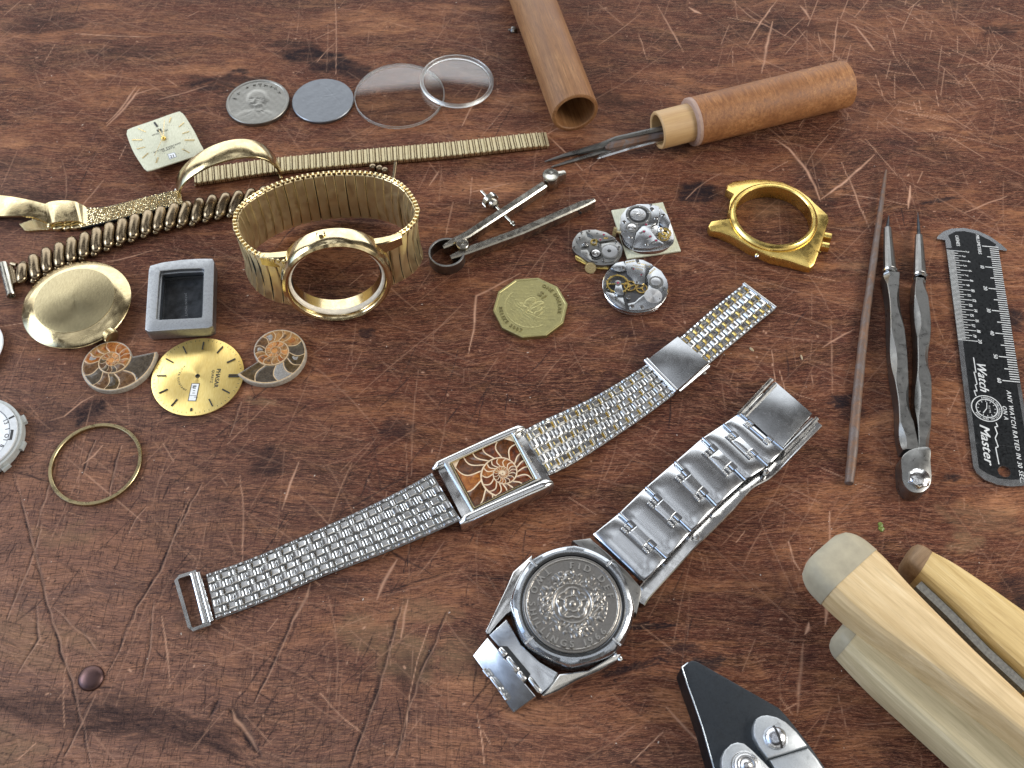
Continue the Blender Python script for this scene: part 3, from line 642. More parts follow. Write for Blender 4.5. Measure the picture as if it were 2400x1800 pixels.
def bar(mb, A, B, w, z0, z1, mat=0, w2=None, bev=0):
    ax, ay = A; bx, by = B; l = hypot(bx-ax, by-ay) or 1e-6; nx, ny = -(by-ay)/l, (bx-ax)/l; w2 = w if w2 is None else w2
    return prism(mb, [(ax-nx*w/2, ay-ny*w/2), (bx-nx*w2/2, by-ny*w2/2), (bx+nx*w2/2, by+ny*w2/2), (ax+nx*w/2, ay+ny*w/2)], z0, z1, bev, mat)
def relief(mb, R, hf, z0, nr=46, na=128, mat=0):
    """coin face: a disc of rings raised by hf(x, y)"""
    rr = np.linspace(0, R, nr+1)[1:]; aa = np.linspace(0, 2*pi, na, endpoint=False); RR, AA = np.meshgrid(rr, aa, indexing='ij')
    X = RR*np.cos(AA); Y = RR*np.sin(AA); Zz = z0+hf(X, Y); vs = [(0, 0, float(z0+hf(np.array([[0.]]), np.array([[0.]]))[0, 0]))]+list(map(tuple, np.stack([X.ravel(), Y.ravel(), Zz.ravel()], 1)))
    fs = [(0, 1+i, 1+(i+1) % na) for i in range(na)]
    for k in range(nr-1):
        for i in range(na): j = (i+1) % na; fs.append((1+k*na+i, 1+(k+1)*na+i, 1+(k+1)*na+j, 1+k*na+j))
    mb.add(vs, fs, mat)
def G2(x, y, cx, cy, sx_, sy_, rot=0):
    c_, s_ = cos(rot), sin(rot); a = (x-cx)*c_+(y-cy)*s_; b = -(x-cx)*s_+(y-cy)*c_; return np.exp(-(a/sx_)**2-(b/sy_)**2)
def E2(x, y, cx, cy, rx, ry, rot=0, k=6):
    c_, s_ = cos(rot), sin(rot); a = ((x-cx)*c_+(y-cy)*s_)/rx; b = (-(x-cx)*s_+(y-cy)*c_)/ry; d = np.sqrt(a*a+b*b); return 1/(1+np.exp((d-1)*k*min(rx, ry)))
def vnoise(x, y, f, seed=0): return (np.sin(x*f+1.3*seed+np.sin(y*f*1.7+seed))*np.sin(y*f*.9+2.1*seed+np.sin(x*f*1.3)))
def strip(mb, path, width, thick, mat=0, bev=.2, closed=False, up=None, mats=None):
    """band lying along a path: width(i), thick(i) in mm, path point = middle of the underside"""
    P = [Vector(p) for p in path]; n = len(P); rings = []
    for i in range(n):
        t = (P[(i+1) % n]-P[i-1]) if closed else P[min(n-1, i+1)]-P[max(0, i-1)]
        t.normalize(); U = Vector(up[i]) if up is not None else Vector((0, 0, 1)); s_ = t.cross(U).normalized(); w = s_.cross(t).normalized()
        W_ = width(i) if callable(width) else width; H_ = thick(i) if callable(thick) else thick; b = min(bev, H_*.45, W_*.45)
        rings.append([tuple(P[i]+s_*a+w*h) for a, h in ((-W_/2, 0), (W_/2, 0), (W_/2, H_-b), (W_/2-b, H_), (-W_/2+b, H_), (-W_/2, H_-b))])
    if closed: rings.append(rings[0])
    return loft(mb, rings, mat, None, cap0=not closed, cap1=not closed, mats=mats)

# ------------------------------------------------------------------ coins and discs at the back left
def coin_edge(R, t, rim=.9, rh=.18): return [(0, 0), (R-.25, 0), (R, .22), (R, t-.22), (R-.2, t), (R-rim, t), (R-rim-.25, t-rh)]
def portrait(x, y):
    head = E2(x, y, -.6, 1.6, 3.9, 4.7, .08, 3.2)*.42; hair = E2(x, y, -.3, 3.6, 3.9, 2.9, .05, 4)*.16
    neck = E2(x, y, 1.2, -3.6, 2.2, 2.2)*.2; sh = E2(x, y, .5, -9.6, 8.6, 4.6, 0, 3)*.26
    f = head+hair+neck+sh
    f += -.2*G2(x, y, -2.5, 1.3, .9, .35)-.2*G2(x, y, .2, 1.3, .9, .35)+.24*G2(x, y, -1.3, .2, .45, 1.3)-.14*G2(x, y, -1.3, -1.7, 1.3, .25)+.16*G2(x, y, -2.4, -.7, .9, .6)+.12*G2(x, y, 1.6, -.3, 1, .9)
    f += -.16*G2(x, y, .6, -6.6, .3, 2.0, .5)-.14*G2(x, y, 3.2, -6.3, 2.6, .22, -.6)-.14*G2(x, y, -2.6, -7.0, 2.4, .22, .7)+.14*E2(x, y, 3.7, 1.2, .8, 1.3)
    return f*.62+.02*vnoise(x, y, 2.1, 3)
cx, cy = -105.5, 136.3
co = thing('portrait_coin', 'grey coin with a portrait relief, leftmost of the round discs in the back row', 'coin', cx, cy)
mb = MB(); lathe(mb, coin_edge(13.0, 1.8), 72); part('rim', mb, COINN, co)
mb = MB(); relief(mb, 12.05, portrait, 1.6); part('relief_face', mb, COINN, co, ang=80)
mb = MB()
for k, a in enumerate((168, 150, 122, 106, 92, 78, 62, 48, 34)):
    a = radians(a)
    for q in range(3): box(mb, 10*cos(a)+random.uniform(-.5, .5), 10*sin(a)+random.uniform(-.5, .5), 1.72, random.uniform(.7, 1.5), .24, .3, a+random.choice((0, pi/2)))
part('edge_marks', mb, COINN, co)
cx, cy = -78.6, 137.4
mb = MB(); lathe(mb, [(0, 0), (12.3, 0), (12.75, .25), (12.75, 1.2), (12.5, 1.45)], 72)
relief(mb, 12.5, lambda x, y: .0+.05*G2(x, y, 1.2, 2.2, 1.5, .25)+.05*G2(x, y, -.6, .8, .3, .9)-.05*G2(x, y, 3.5, 3.5, .6, .6)-.05*G2(x, y, -8, .3, .5, .4)+.012*vnoise(x, y, 1.4, 2)-.05*(np.abs(x-1.2*y*-.6-6.2) < .12)*(y > -2)*(y < 8), 1.45)
single('blank_coin', mb, COINZ, 'plain blue-grey worn metal disc without a picture, between the portrait coin and the glass discs', 'coin', cx, cy)
mb = MB(); lathe(mb, [(0, .12), (18.45, .12), (18.45, 1.1), (0, 1.1)], 96); lathe(mb, [(18.46, .1), (18.7, .0), (18.85, .2), (18.85, 1.0), (18.7, 1.2), (18.46, 1.15), (18.46, .1)], 96, mat=1)
single('watch_glass', mb, [GLASS, GLASSE], 'large thin clear watch glass lying flat, catching a white window reflection', 'watch glass', -47.0, 140.9, .02, group='watch glasses on the table', ang=60)
gx_, gy_ = W(1070.5, 192, 1.2)
t = thing('watch_glass', 'smaller clear watch glass with a thick frosted rim, leaning on the larger glass', 'watch glass', gx_, gy_, .95, group='watch glasses on the table'); t.rotation_euler = (0, radians(3.1), 0)
mb = MB(); lathe(mb, [(0, .25), (14.0, .25), (14.0, 1.0), (0, 1.05)], 96); part('lens', mb, GLASS, t, ang=60)
mb = MB(); lathe(mb, [(14.02, .15), (15.2, 0), (15.45, .25), (15.45, 1.3), (15.1, 1.65), (14.4, 1.65), (14.02, 1.15), (14.02, .15)], 96); part('rim', mb, GLASSE, t, ang=50)

# ------------------------------------------------------------------ cream square dial with hands
zt = 4.2; cx, cy = p1_(zD1, 575, 475, zt)
t = thing('square_dial_movement', 'cream square watch dial with thin gold hands, at the far left', 'watch dial', cx, cy)
ol = smooth_path([(x, y, 0) for x, y in PL(zD1, [(100, 440), (96, 385), (135, 338), (420, 238), (740, 125), (800, 130), (850, 180), (965, 365), (1050, 535), (1085, 600), (1075, 655), (1020, 682), (700, 785), (400, 880), (335, 868), (290, 815), (180, 640)], zt)], 100, True)
ol = [(a, b) for a, b, _ in ol]
mb = MB(); lathe(mb, [(0, .1), (8.4, .1), (8.8, .5), (8.8, 2.6), (9.3, 3.0), (9.3, 3.7), (0, 3.7)], 40); box(mb, 3, -2, 1.2, 5, 5, 2.2, .4); part('movement_body', mb, STEELD, t)
mb = MB(); prism(mb, ol, zt-.45, zt, .12); dial = part('dial', mb, DIALC, t, w=True)
mb = MB()
for a, b, w_ in (((245, 340), (340, 385), .45), ((165, 487), (295, 487), .75), ((225, 605), (330, 580), .4), ((295, 725), (370, 660), .4), ((475, 785), (500, 715), .45), ((905, 655), (815, 605), .45), ((970, 490), (845, 490), .75), ((905, 378), (815, 405), .4), ((835, 262), (770, 320), .4), ((668, 195), (645, 262), .5)):
    bar(mb, p1_(zD1, *a, zt), p1_(zD1, *b, zt), w_, zt, zt+.22)
part('hour_marks', mb, GOLD, t, w=True)
mb = MB(); bar(mb, p1_(zD1, 452, 260, zt), p1_(zD1, 492, 315, zt), .8, zt, zt+.2); q = p1_(zD1, 515, 362, zt)
for k in range(3): box(mb, q[0], q[1], zt+.1, 2.0, .34, .12, k*pi/3)
textp(mb, 'WALTHAM', zD1, (425, 440), (632, 364), zt, .85, bold=.02); textp(mb, 'WATER RESISTANT', zD1, (450, 658), (803, 532), zt, .8, bold=.02); textp(mb, 'QUARTZ', zD1, (555, 646), (722, 588), zt, .75, bold=.02)
for k in range(60):
    a = 2*pi*k/60; r = min(9.6/max(abs(cos(a)), 1e-3), 8.3/max(abs(sin(a)), 1e-3), 11); A = (cx+r*cos(a-.12), cy+r*.93*sin(a-.12)); lathe(mb, [(.11, zt), (.11, zt+.03), (0, zt+.03)], 6, M=T(*A))
part('printing', mb, INK, t, w=True)
mb = MB(); d4 = PL(zD1, [(620, 672), (715, 645), (745, 705), (650, 740)], zt); prism(mb, d4, zt, zt+.05); part('date_window', mb, plain('window_frame_grey', (.22, .25, .28)), t, w=True)
mb = MB(); prism(mb, offset(ccw(d4), .22), zt+.05, zt+.08); dw = part('date_disc', mb, WHITE, t, w=True)
mb = MB(); textp(mb, '21', zD1, (660, 722), (712, 706), zt+.09, 1.5, bold=.04); part('date_number', mb, INK, t, w=True)
C0 = p1_(zD1, 575, 475, zt)
for nm, a, b, w1, w2, z_ in (('minute_hand', (588, 250), (574, 500), .25, .6, .75), ('hour_hand', (515, 365), (580, 490), .3, .75, .5), ('second_hand', (463, 718), (585, 455), .14, .3, 1.0)):
    mb = MB(); bar(mb, p1_(zD1, *a, zt), p1_(zD1, *b, zt), w1, zt+z_, zt+z_+.1, w2=w2); part(nm, mb, GOLD, t, w=True)
mb = MB(); lathe(mb, [(1.0, zt+.1), (1.0, zt+.5), (.55, zt+.6), (.55, zt+1.15), (.3, zt+1.3), (0, zt+1.3)], 20, M=T(*C0)); part('centre_post', mb, GOLDY, t, w=True)

# ------------------------------------------------------------------ polished arch with expansion band
A = W(423, 463, 0); B = W(657, 413, 0); e = Vector((B[0]-A[0], B[1]-A[1])); ln = e.length; e.normalize(); nrm = Vector((-e.y, e.x)); mid = Vector(((A[0]+B[0])/2, (A[1]+B[1])/2))
t = thing('expansion_bracelet', 'gold ribbed expansion bracelet ending in a polished arched plate, running up to the wooden tube', 'bracelet', mid.x, mid.y)
mb = MB(); rings = []; HA = 15.5; a_ = ln/2
for i in range(41):
    f = pi*i/40; x = -cos(f)+.22*sin(f)**2; z = max(0.0, sin(f))**.9*HA; wd = 5.4+4.6*sin(f)**1.2; c_ = mid+e*(x*a_); tx, tz = sin(f)*a_, cos(f)*HA; l_ = hypot(tx, tz) or 1; nx_, nz_ = -tz/l_, tx/l_
    f0 = -2.2; q = []
    for s_, h_ in ((f0, 0), (f0+wd, 0), (f0+wd, .75), (f0+wd-.3, .95), (f0+wd*.5, 1.0), (f0+.3, .95), (f0, .75)):
        p_ = c_+nrm*s_+e*(nx_*h_); q.append((p_.x, p_.y, .3+z+nz_*h_))
    rings.append(q)
loft(mb, rings); part('arched_plate', mb, GOLDP, t, w=True, ang=50)
mb = MB(); q = mid+e*(a_+.2); tube(mb, [(q.x+nrm.x*k, q.y+nrm.y*k, .9) for k in (-2.6, -1, 1, 2.6)], .85, 14); part('hinge_tube', mb, GOLDP, t, w=True); mb = MB(); q = mid-e*(a_-.1); tube(mb, [(q.x+nrm.x*k, q.y+nrm.y*k, .8) for k in (-2.4, 0, 2.8)], .7, 14); part('hinge_tube', mb, GOLDP, t, w=True)
mb = MB(); tube(mb, [(q.x-e.x*1.5+nrm.x*k, q.y-e.y*1.5+nrm.y*k, 1.4) for k in (-2.6, 3.4)], .45, 10); part('spring_bar', mb, STEEL, t, w=True)
cl = smooth_path([(*W(u, v, zz), zz) for u, v, zz in ((458, 419, .9), (540, 407, .9), (640, 393, .9), (760, 381, .9), (900, 368, 1.0), (1050, 355, 1.3), (1180, 341, 1.2), (1245, 334, .9), (1284, 331, .5))], 8*44)
cum = [0]
for a, b in zip(cl, cl[1:]): cum.append(cum[-1]+(Vector(b)-Vector(a)).length)
pitch = 2.35
def rib(i): p_ = (cum[i] % pitch)/pitch; return 1.25+(.62 if p_ < .22 else (.0 if p_ < .36 else (.26 if p_ < .88 else 0)))
cl2 = []; n_ = int(cum[-1]/.16); k = 0
for j in range(n_):
    d_ = j*.16
    while cum[k+1] < d_: k += 1
    u_ = (d_-cum[k])/max(1e-6, cum[k+1]-cum[k]); cl2.append(tuple(Vector(cl[k]).lerp(Vector(cl[k+1]), u_)))
cl = cl2; cum = [j*.16 for j in range(n_)]
mb = MB(); strip(mb, cl, lambda i: 7.6-.5*((cum[i] % pitch)/pitch > .93), rib, bev=.25, mats=[1 if (.20 < (c_ % pitch)/pitch < .38 or (c_ % pitch)/pitch > .90) else 0 for c_ in cum[:-1]]); part('ribbed_band', mb, [GOLDPM, OLDG], t, w=True, ang=25)  # groove colour darkened to paint the shade between ribs
mb = MB()
for i in range(0, len(cl), 8):
    p_ = Vector(cl[i]); tn = (Vector(cl[min(len(cl)-1, i+3)])-Vector(cl[max(0, i-3)])).normalized(); sd = tn.cross(Vector((0, 0, 1)))
    for s_ in (-1, 1): q = p_+sd*s_*3.3; box(mb, q.x, q.y, max(.35, p_.z-.25), 1.0, .9, .7, atan2(tn.y, tn.x))
part('band_linkage', mb, OLDG, t, w=True)

# ------------------------------------------------------------------ gold mesh bracelet with polished clasp
cx, cy = p1_(ZB, 700, 320)
t = thing('mesh_bracelet', 'gold mesh bracelet with a shiny polished clasp at the left edge, above the twisted band', 'bracelet', cx, cy)
tp = PL(ZB, [(640, 232), (860, 240), (1100, 188), (1300, 138), (1545, 84)], 2.2); bt = PL(ZB, [(700, 420), (900, 372), (1120, 318), (1330, 268), (1575, 212)], 2.2)
tp = smooth_path([(a, b, 0) for a, b in tp], 64); bt = smooth_path([(a, b, 0) for a, b in bt], 64); nI = min(len(tp), len(bt))
mb = MB(); loft(mb, [[(bt[i][0], bt[i][1], .6), (tp[i][0], tp[i][1], .6), (tp[i][0], tp[i][1], 1.9), (bt[i][0], bt[i][1], 1.9)] for i in range(nI)]); part('mesh_gap_shade', mb, BLKOX, t, w=True)  # black sheet paints the shade seen between the mesh links
mb = MB()
for i in range(nI):
    for r_ in range(9):
        f = (r_+.5+(.5 if i % 2 else 0))/9.5; a = Vector(bt[i]).lerp(Vector(tp[i]), f); d_ = Vector(tp[min(nI-1, i+1)])-Vector(tp[max(0, i-1)]); rz_ = atan2(d_.y, d_.x)+random.uniform(-.5, .5)
        lathe(mb, [(.62, 0), (.5, .35), (0, .5)], 6, M=T(a.x, a.y, 1.75+random.uniform(-.1, .1), rz_) @ Matrix.Diagonal((.95, .5, 1.1, 1)))
part('mesh_links', mb, GOLD, t, w=True, ang=30)
def quadstrip(name, top, bot, zs, th, mat, zone, n=24, curve=0.0):
    """a bent sheet between two edges; zs gives its height along the way"""
    zz = [z for z in zs]; a = [(*p1_(zone, *p, z), z) for p, z in zip(top, zz)]; b = [(*p1_(zone, *p, z), z) for p, z in zip(bot, zz)]
    a = smooth_path(a, n); b = smooth_path(b, n); mb = MB(); R2 = []
    for p, q in zip(a, b):
        p = Vector(p); q = Vector(q); m_ = (p+q)/2+Vector((0, 0, curve)); R2.append([tuple(p-Vector((0, 0, th))), tuple(p), tuple((p*.8+q*.2)+Vector((0, 0, curve*.65))), tuple(m_), tuple((p*.2+q*.8)+Vector((0, 0, curve*.65))), tuple(q), tuple(q-Vector((0, 0, th)))])
    loft(mb, R2); return part(name, mb, mat, t, w=True, ang=40)
quadstrip('clasp_plate', [(-220, 160), (-60, 140), (60, 145), (200, 168), (300, 190), (392, 214)], [(-220, 340), (-60, 318), (60, 318), (200, 318), (310, 335), (425, 385)], [1.6, 2.6, 3.2, 3.2, 2.8, 2.4], .9, GOLD, ZB, curve=.12)
quadstrip('buckle_plate', [(392, 212), (450, 190), (560, 183), (640, 190), (676, 205)], [(425, 388), (470, 372), (580, 362), (670, 360), (706, 372)], [3.4, 4.0, 4.1, 4.0, 3.5], 2.6, GOLD, ZB, curve=.1)
mb = MB()
for k, (x, y) in enumerate(((440, 402), (500, 418), (580, 418), (655, 410), (725, 398))):
    q = p1_(ZB, x, y, 1.5); lathe(mb, [(0, .2), (1.3, .3), (1.8, 1.1), (1.5, 2.0), (0, 2.5)], 14, M=T(*q) @ Matrix.Diagonal((1.3 if k % 2 else .9, .8, 1, 1)))
q = p1_(ZB, 440, 402, 2); tube(mb, [(q[0], q[1]-.6, 2.2), (q[0]+.3, q[1]-1.8, 2.1)], .7, 12)
part('hinge_knuckles', mb, GOLD, t, w=True)
quadstrip('buckle_frame', [(676, 205), (720, 225), (752, 250)], [(706, 372), (735, 385), (760, 398)], [3.2, 2.8, 2.0], 1.6, GOLD, ZB)
tp2 = PL(ZB, [(185, 388), (300, 345), (420, 372)], .9); bt2 = PL(ZB, [(240, 448), (350, 442), (450, 436)], .9); mb = MB()
for i in range(14):
    for r_ in range(6):
        f = i/13; a = Vector(tp2[0]).lerp(Vector(tp2[1]), f*2) if f < .5 else Vector(tp2[1]).lerp(Vector(tp2[2]), f*2-1); b = Vector(bt2[0]).lerp(Vector(bt2[2]), f); q = a.lerp(b, (r_+.5*(i % 2))/6)
        lathe(mb, [(.75, 0), (.5, .8), (0, 1.1)], 6, M=T(q.x, q.y, .2, .3) @ Matrix.Diagonal((1.2, .7, 1, 1)))
part('tail_mesh', mb, GOLDP, t, w=True, ang=30)

# ------------------------------------------------------------------ twisted expansion band
ctr = [(195, 815), (300, 760), (405, 705), (515, 660), (620, 612), (730, 572), (838, 530), (945, 487), (1055, 450), (1163, 412), (1272, 376), (1380, 345), (1490, 318), (1600, 298), (1710, 272), (1818, 245), (1928, 226), (2040, 208), (2150, 190), (2260, 172), (2370, 155), (2480, 140), (2590, 124), (2700, 108), (2810, 95), (2910, 82), (3010, 70)]
t = thing('twisted_expansion_band', 'dark tarnished band of fat twisted links running behind the large round bracelet', 'watch band', *p1_(ZB, 1272, 376))
ZT = 2.3; cp = [Vector((*p1_(ZB, x, y, ZT), ZT)) for x, y in ctr]
for i, c_ in enumerate(cp):
    d_ = (cp[min(len(cp)-1, i+1)]-cp[max(0, i-1)]).normalized(); s_ = Vector((-d_.y, d_.x, 0)); L_ = 6.1 if i else 4.4; mb = MB()
    pts = []; rad = []
    for k in range(13):
        f = -1+2*k/12; off = 1.15*sin(f*pi*.62)+f*.3
        p_ = c_+s_*(f*L_)+d_*off+Vector((0, 0, .55*(1-f*f)-.2)); pts.append(tuple(p_)); rad.append((2.08*(1-abs(f)**6)**.5+.06, 1.75*(1-abs(f)**6)**.5+.06))
    sweep(mb, pts, circ(1, 14), scale=rad)
    part('twisted_link', mb, OLDG, t, w=True, ang=60)
mb = MB()
for i, c_ in enumerate(cp):
    d_ = (cp[min(len(cp)-1, i+1)]-cp[max(0, i-1)]).normalized(); s_ = Vector((-d_.y, d_.x, 0))
    for sg in (-1, 1):
        q = c_+s_*sg*4.6+d_*1.9; lathe(mb, [(0, 0), (1.3, .25), (1.65, 1.1), (1.3, 2.1), (0, 2.5)], 12, M=T(q.x, q.y, .02))
part('under_links', mb, OLDG, t, w=True, ang=60)
mb = MB(); a, b = p1_(ZB, 28, 735, 1.8), p1_(ZB, 100, 1010, 1.8); d_ = Vector((b[0]-a[0], b[1]-a[1], 0)); L_ = d_.length
M_ = T(a[0], a[1], 1.75) @ d_.to_track_quat('Z', 'Y').to_matrix().to_4x4()
lathe(mb, [(0, .0), (1.1, 0), (1.75, .1), (1.75, L_-.2), (1.6, L_), (1.05, L_), (1.0, L_-1.5), (0, L_-1.5)], 24, M=M_); part('end_tube', mb, NICKEL, t, w=True)
mb = MB(); a, b = p1_(ZB, 100, 755, 1.5), p1_(ZB, 135, 905, 1.5); tube(mb, [(*a, 1.4), (*b, 1.4)], 1.0, 14); q = p1_(ZB, 120, 735, 2); tube(mb, [(q[0]-1, q[1]+.2, 2.2), (q[0]+1.5, q[1]-.8, 2.6)], .7, 10); part('end_hook', mb, OLDG, t, w=True)
mb = MB(); a, b = p1_(ZC, 1350, 885, 3.5), p1_(ZC, 1335, 1010, 1); tube(mb, [(*a, 3.4), (*b, 1.2)], .7, 12)
for x, y in ((1180, 920), (1230, 930), (1270, 945)): q = p1_(ZC, x, y, 2); lathe(mb, [(0, 0), (1.2, .3), (1.5, 1.4), (1.1, 2.6), (0, 3)], 12, M=T(*q))
part('end_loop', mb, OLDG, t, w=True)

# ------------------------------------------------------------------ round gold watch seen from the back
q = p1_(ZB, 642, 1042, 6.4); cx, cy = q
t = thing('round_watch', 'round gold watch lying face down with a plain satin back, beside the pewter square case', 'watch', cx, cy)
mb = MB(); lathe(mb, [(0, .15), (15.5, .15), (16.8, .35), (17.3, .9), (17.0, 1.3), (17.0, 2.2), (18.6, 3.0), (19.1, 3.6), (19.25, 4.0), (19.0, 4.25), (14.35, 6.15), (14.0, 6.2)], 96); part('case', mb, GOLDP, t, ang=24)
mb = MB(); lathe(mb, [(14.15, 5.9), (14.1, 6.32), (13.85, 6.42), (0, 6.42)], 96); part('back_cover', mb, DIALBK, t)
mb = MB(); q = p1_(ZB, 955, 1350, 3.2); d_ = Vector((q[0]-cx, q[1]-cy)).normalized(); prof = []
M_ = T(cx+d_.x*17.6, cy+d_.y*17.6, 2.7) @ Vector((d_.x, d_.y, 0)).to_track_quat('Z', 'Y').to_matrix().to_4x4()
gear(mb, 0, 0, 2.7, 30, .6, 2.6, depth=.22); mb.v = [tuple(M_ @ Vector(p)) for p in mb.v]; lathe(mb, [(1.4, -.6), (1.4, .7)], 14, M=M_); lathe(mb, [(2.5, 2.6), (2.3, 2.9), (0, 3.0)], 24, M=M_); part('crown', mb, BRASS, t, w=True)

# ------------------------------------------------------------------ pewter square case
zt = 6.6; cx, cy = p1_(ZB, 1560, 1000, zt)
t = thing('square_case', 'thick empty pewter-grey square watch case with a rectangular window', 'watch case', cx, cy)
outp = PL(ZB, [(1296, 745), (1400, 716), (1560, 694), (1700, 684), (1835, 682), (1852, 700), (1845, 990), (1838, 1270), (1822, 1284), (1540, 1300), (1262, 1318), (1250, 1300), (1268, 1010), (1284, 765)], zt)
inp = PL(ZB, [(1385, 792), (1560, 775), (1752, 768), (1762, 776), (1756, 980), (1748, 1185), (1742, 1194), (1550, 1205), (1362, 1214), (1350, 1206), (1365, 1000), (1380, 800)], zt)
o_ = resample(outp, 56); i_ = resample(inp, 56); o_ = ccw(o_); i_ = ccw(i_)
def ctr_shrink(P, k): mx = sum(p[0] for p in P)/len(P); my = sum(p[1] for p in P)/len(P); return [(mx+(x-mx)*k, my+(y-my)*k) for x, y in P]
mb = MB(); rs = [[(x, y, .05) for x, y in ctr_shrink(o_, .93)], [(x, y, 1.2) for x, y in ctr_shrink(o_, .985)], [(x, y, zt-.5) for x, y in o_], [(x, y, zt-.12) for x, y in offset(o_, .15)], [(x, y, zt) for x, y in offset(o_, .5)], [(x, y, zt) for x, y in offset(i_, -.15)], [(x, y, zt-.2) for x, y in i_], [(x, y, zt-1.6) for x, y in i_], [(x, y, zt-1.7) for x, y in offset(i_, .45)], [(x, y, 1.0) for x, y in offset(i_, .45)]]
loft(mb, rs, cap1=False); part('case_body', mb, ANTIQ, t, w=True, ang=30)
mb = MB(); prism(mb, offset(i_, .3), .6, 1.1); part('case_back', mb, SMOKE, t, w=True)
mb = MB(); textp(mb, 'JAPAN MOVT', ZB, (1598, 985), (1600, 1190), 1.15, .8, h=.02); part('faint_lettering', mb, plain('faint_letters', (.13, .135, .14)), t, w=True)
mb = MB(); ringplate(mb, offset(i_, .35), offset(i_, 1.1), 3.4, 3.9); part('inner_ledge', mb, BLKOX, t, w=True)

# ------------------------------------------------------------------ fossils
def clip(poly, a, b, c_):
    out = []
    for i in range(len(poly)):
        p, q = poly[i-1], poly[i]; fp = a*p[0]+b*p[1]+c_; fq = a*q[0]+b*q[1]+c_
        if (fp >= 0) != (fq >= 0): u = fp/(fp-fq); out.append((p[0]+(q[0]-p[0])*u, p[1]+(q[1]-p[1])*u))
        if fq >= 0: out.append(q)
    return out
def chambers(R0, b, th0, sg, nper, total, body, bulge=.28, wall=.3, outer_rim=.35):
    """list of (outline, turn position 0..1) for each chamber of a logarithmic spiral cut in half"""
    out = []; th = body; first = [(0.0, body)]; edges = []
    while th < total: w_ = 2*pi/nper*(1+.25*math.sin(th*3)); edges.append((th, th+w_)); th += w_
    for k, (a, c_) in enumerate(first+edges):
        if c_-a < .02: continue
        pts = []
        def P(tt, f, bl):
            ro = R0*math.exp(-b*tt); ri = R0*math.exp(-b*(tt+2*pi)); ro2 = ro*(1-outer_rim/R0); ri2 = ri
            r = ri2+(ro2-ri2)*f; tt2 = tt+bl*math.sin(pi*f)*(-1); ang = th0+sg*tt2; return (r*cos(ang), r*sin(ang))
        m = 9; bl = bulge*(c_-a) if k else .0
        for i in range(m): pts.append(P(a, i/(m-1), bulge*.5 if k else 0))
        for i in range(1, m-1): pts.append(P(a+(c_-a)*i/(m-1), 1, 0))
        for i in range(m): pts.append(P(c_, 1-i/(m-1), bulge*.5))
        for i in range(1, m-1): pts.append(P(c_-(c_-a)*i/(m-1), 0, 0))
        out.append((pts, a/total))
    return out
def shrink_in(poly, d):
    p = ccw(poly); q = offset(p, d)
    return q if area2(q) > .15*area2(p) and area2(q) > 0 else ctr_shrink(p, .7)
def ammonite(name, label, cx, cy, R0, b, th0, sg, tone, th=2.2, rims=None):
    t = thing(name, label, 'fossil', cx, cy, 0, group='ammonite halves beside the gold dial')
    pts = []; n = 110
    for i in range(n): tt = 2*pi*i/n; r = R0*math.exp(-b*tt); pts.append((r*cos(th0+sg*tt), r*sin(th0+sg*tt)))
    rB = R0*math.exp(-b*2*pi); pts.append((rB*cos(th0), rB*sin(th0)))
    mb = MB(); prism(mb, pts, .02, th, .25); part('shell_rim', mb, AM_RIM, t)
    mb = MB(); prism(mb, offset(ccw(pts), .35), th, th+.03); part('septa', mb, AM_CREAM, t)
    mb = MB(); mats = [AM_AMB, AM_HON, AM_BRN, AM_GRY, AM_OLV, AM_CRY, AM_CORE, AM_RED]
    total = 2*pi*2.9
    for k, (pl, f) in enumerate(chambers(R0-.25, b, th0, sg, 13, total, rims or .75)):
        if abs(area2(pl)) < .05: continue
        R_loc = R0*math.exp(-b*f*total); q = shrink_in(pl, max(.06, .15*R_loc/R0+.05)); m = tone(f, k)
        z = th+.03; rs = [[(x, y, z) for x, y in q], [(x, y, z+.05) for x, y in ctr_shrink(q, .97)], [(x, y, z+.10) for x, y in ctr_shrink(q, .8)]]; loft(mb, rs, m, cap0=False)
        if k and random.random() < .65 and R_loc > R0*.4:
            qq = ctr_shrink(q, random.uniform(.35, .6)); m2 = random.choice((1, 0, 5, 2)) if m < 2 else random.choice((3, 5, 2)); prism(mb, qq, z+.09, z+.13, .02, m2)
    part('chambers', mb, mats, t, ang=50)
    mb = MB(); sp = []
    for i in range(190): tt = 2*pi*.0+i*.1; r = (R0-.25)*math.exp(-b*(tt+2*pi)); sp.append((r*cos(th0+sg*tt), r*sin(th0+sg*tt), th+.1))
    sweep(mb, sp, circ(1, 8), scale=[max(.06, .30*math.exp(-b*i*.1)) for i in range(190)]); part('spiral_wall', mb, AM_CREAM, t)
    mb = MB(); lathe(mb, [(R0*.075, th), (R0*.06, th+.25), (0, th+.3)], 18); part('core', mb, AM_CORE, t)
    return t
def tone1(f, k):
    if k == 0: return 3
    if f < .17: return random.choice((3, 4, 3, 2))
    if f < .40: return random.choice((1, 0, 0, 2, 1))
    if f < .52: return random.choice((3, 4, 2))
    return random.choice((0, 6, 6, 1))
def tone2(f, k):
    if k == 0: return 4
    if f < .16: return (4, 3, 5, 4)[k % 4]
    if f < .36: return random.choice((1, 1, 0, 2))
    return random.choice((0, 6, 1, 1))
q = p1_(zAM, 600, 775, 2.2); ammonite('ammonite_fossil', 'ammonite slice with a grey body chamber pointing right, touching the gold dial on its left', *q, 15.6, .1335, radians(14), -1, tone1, rims=.95)
q = p1_(zD2, 1680, 290, 2.2); ammonite('ammonite_fossil', 'ammonite slice with its open end pointing left, right of the gold dial', *q, 15.2, .128, radians(219), 1, tone2, rims=.5)

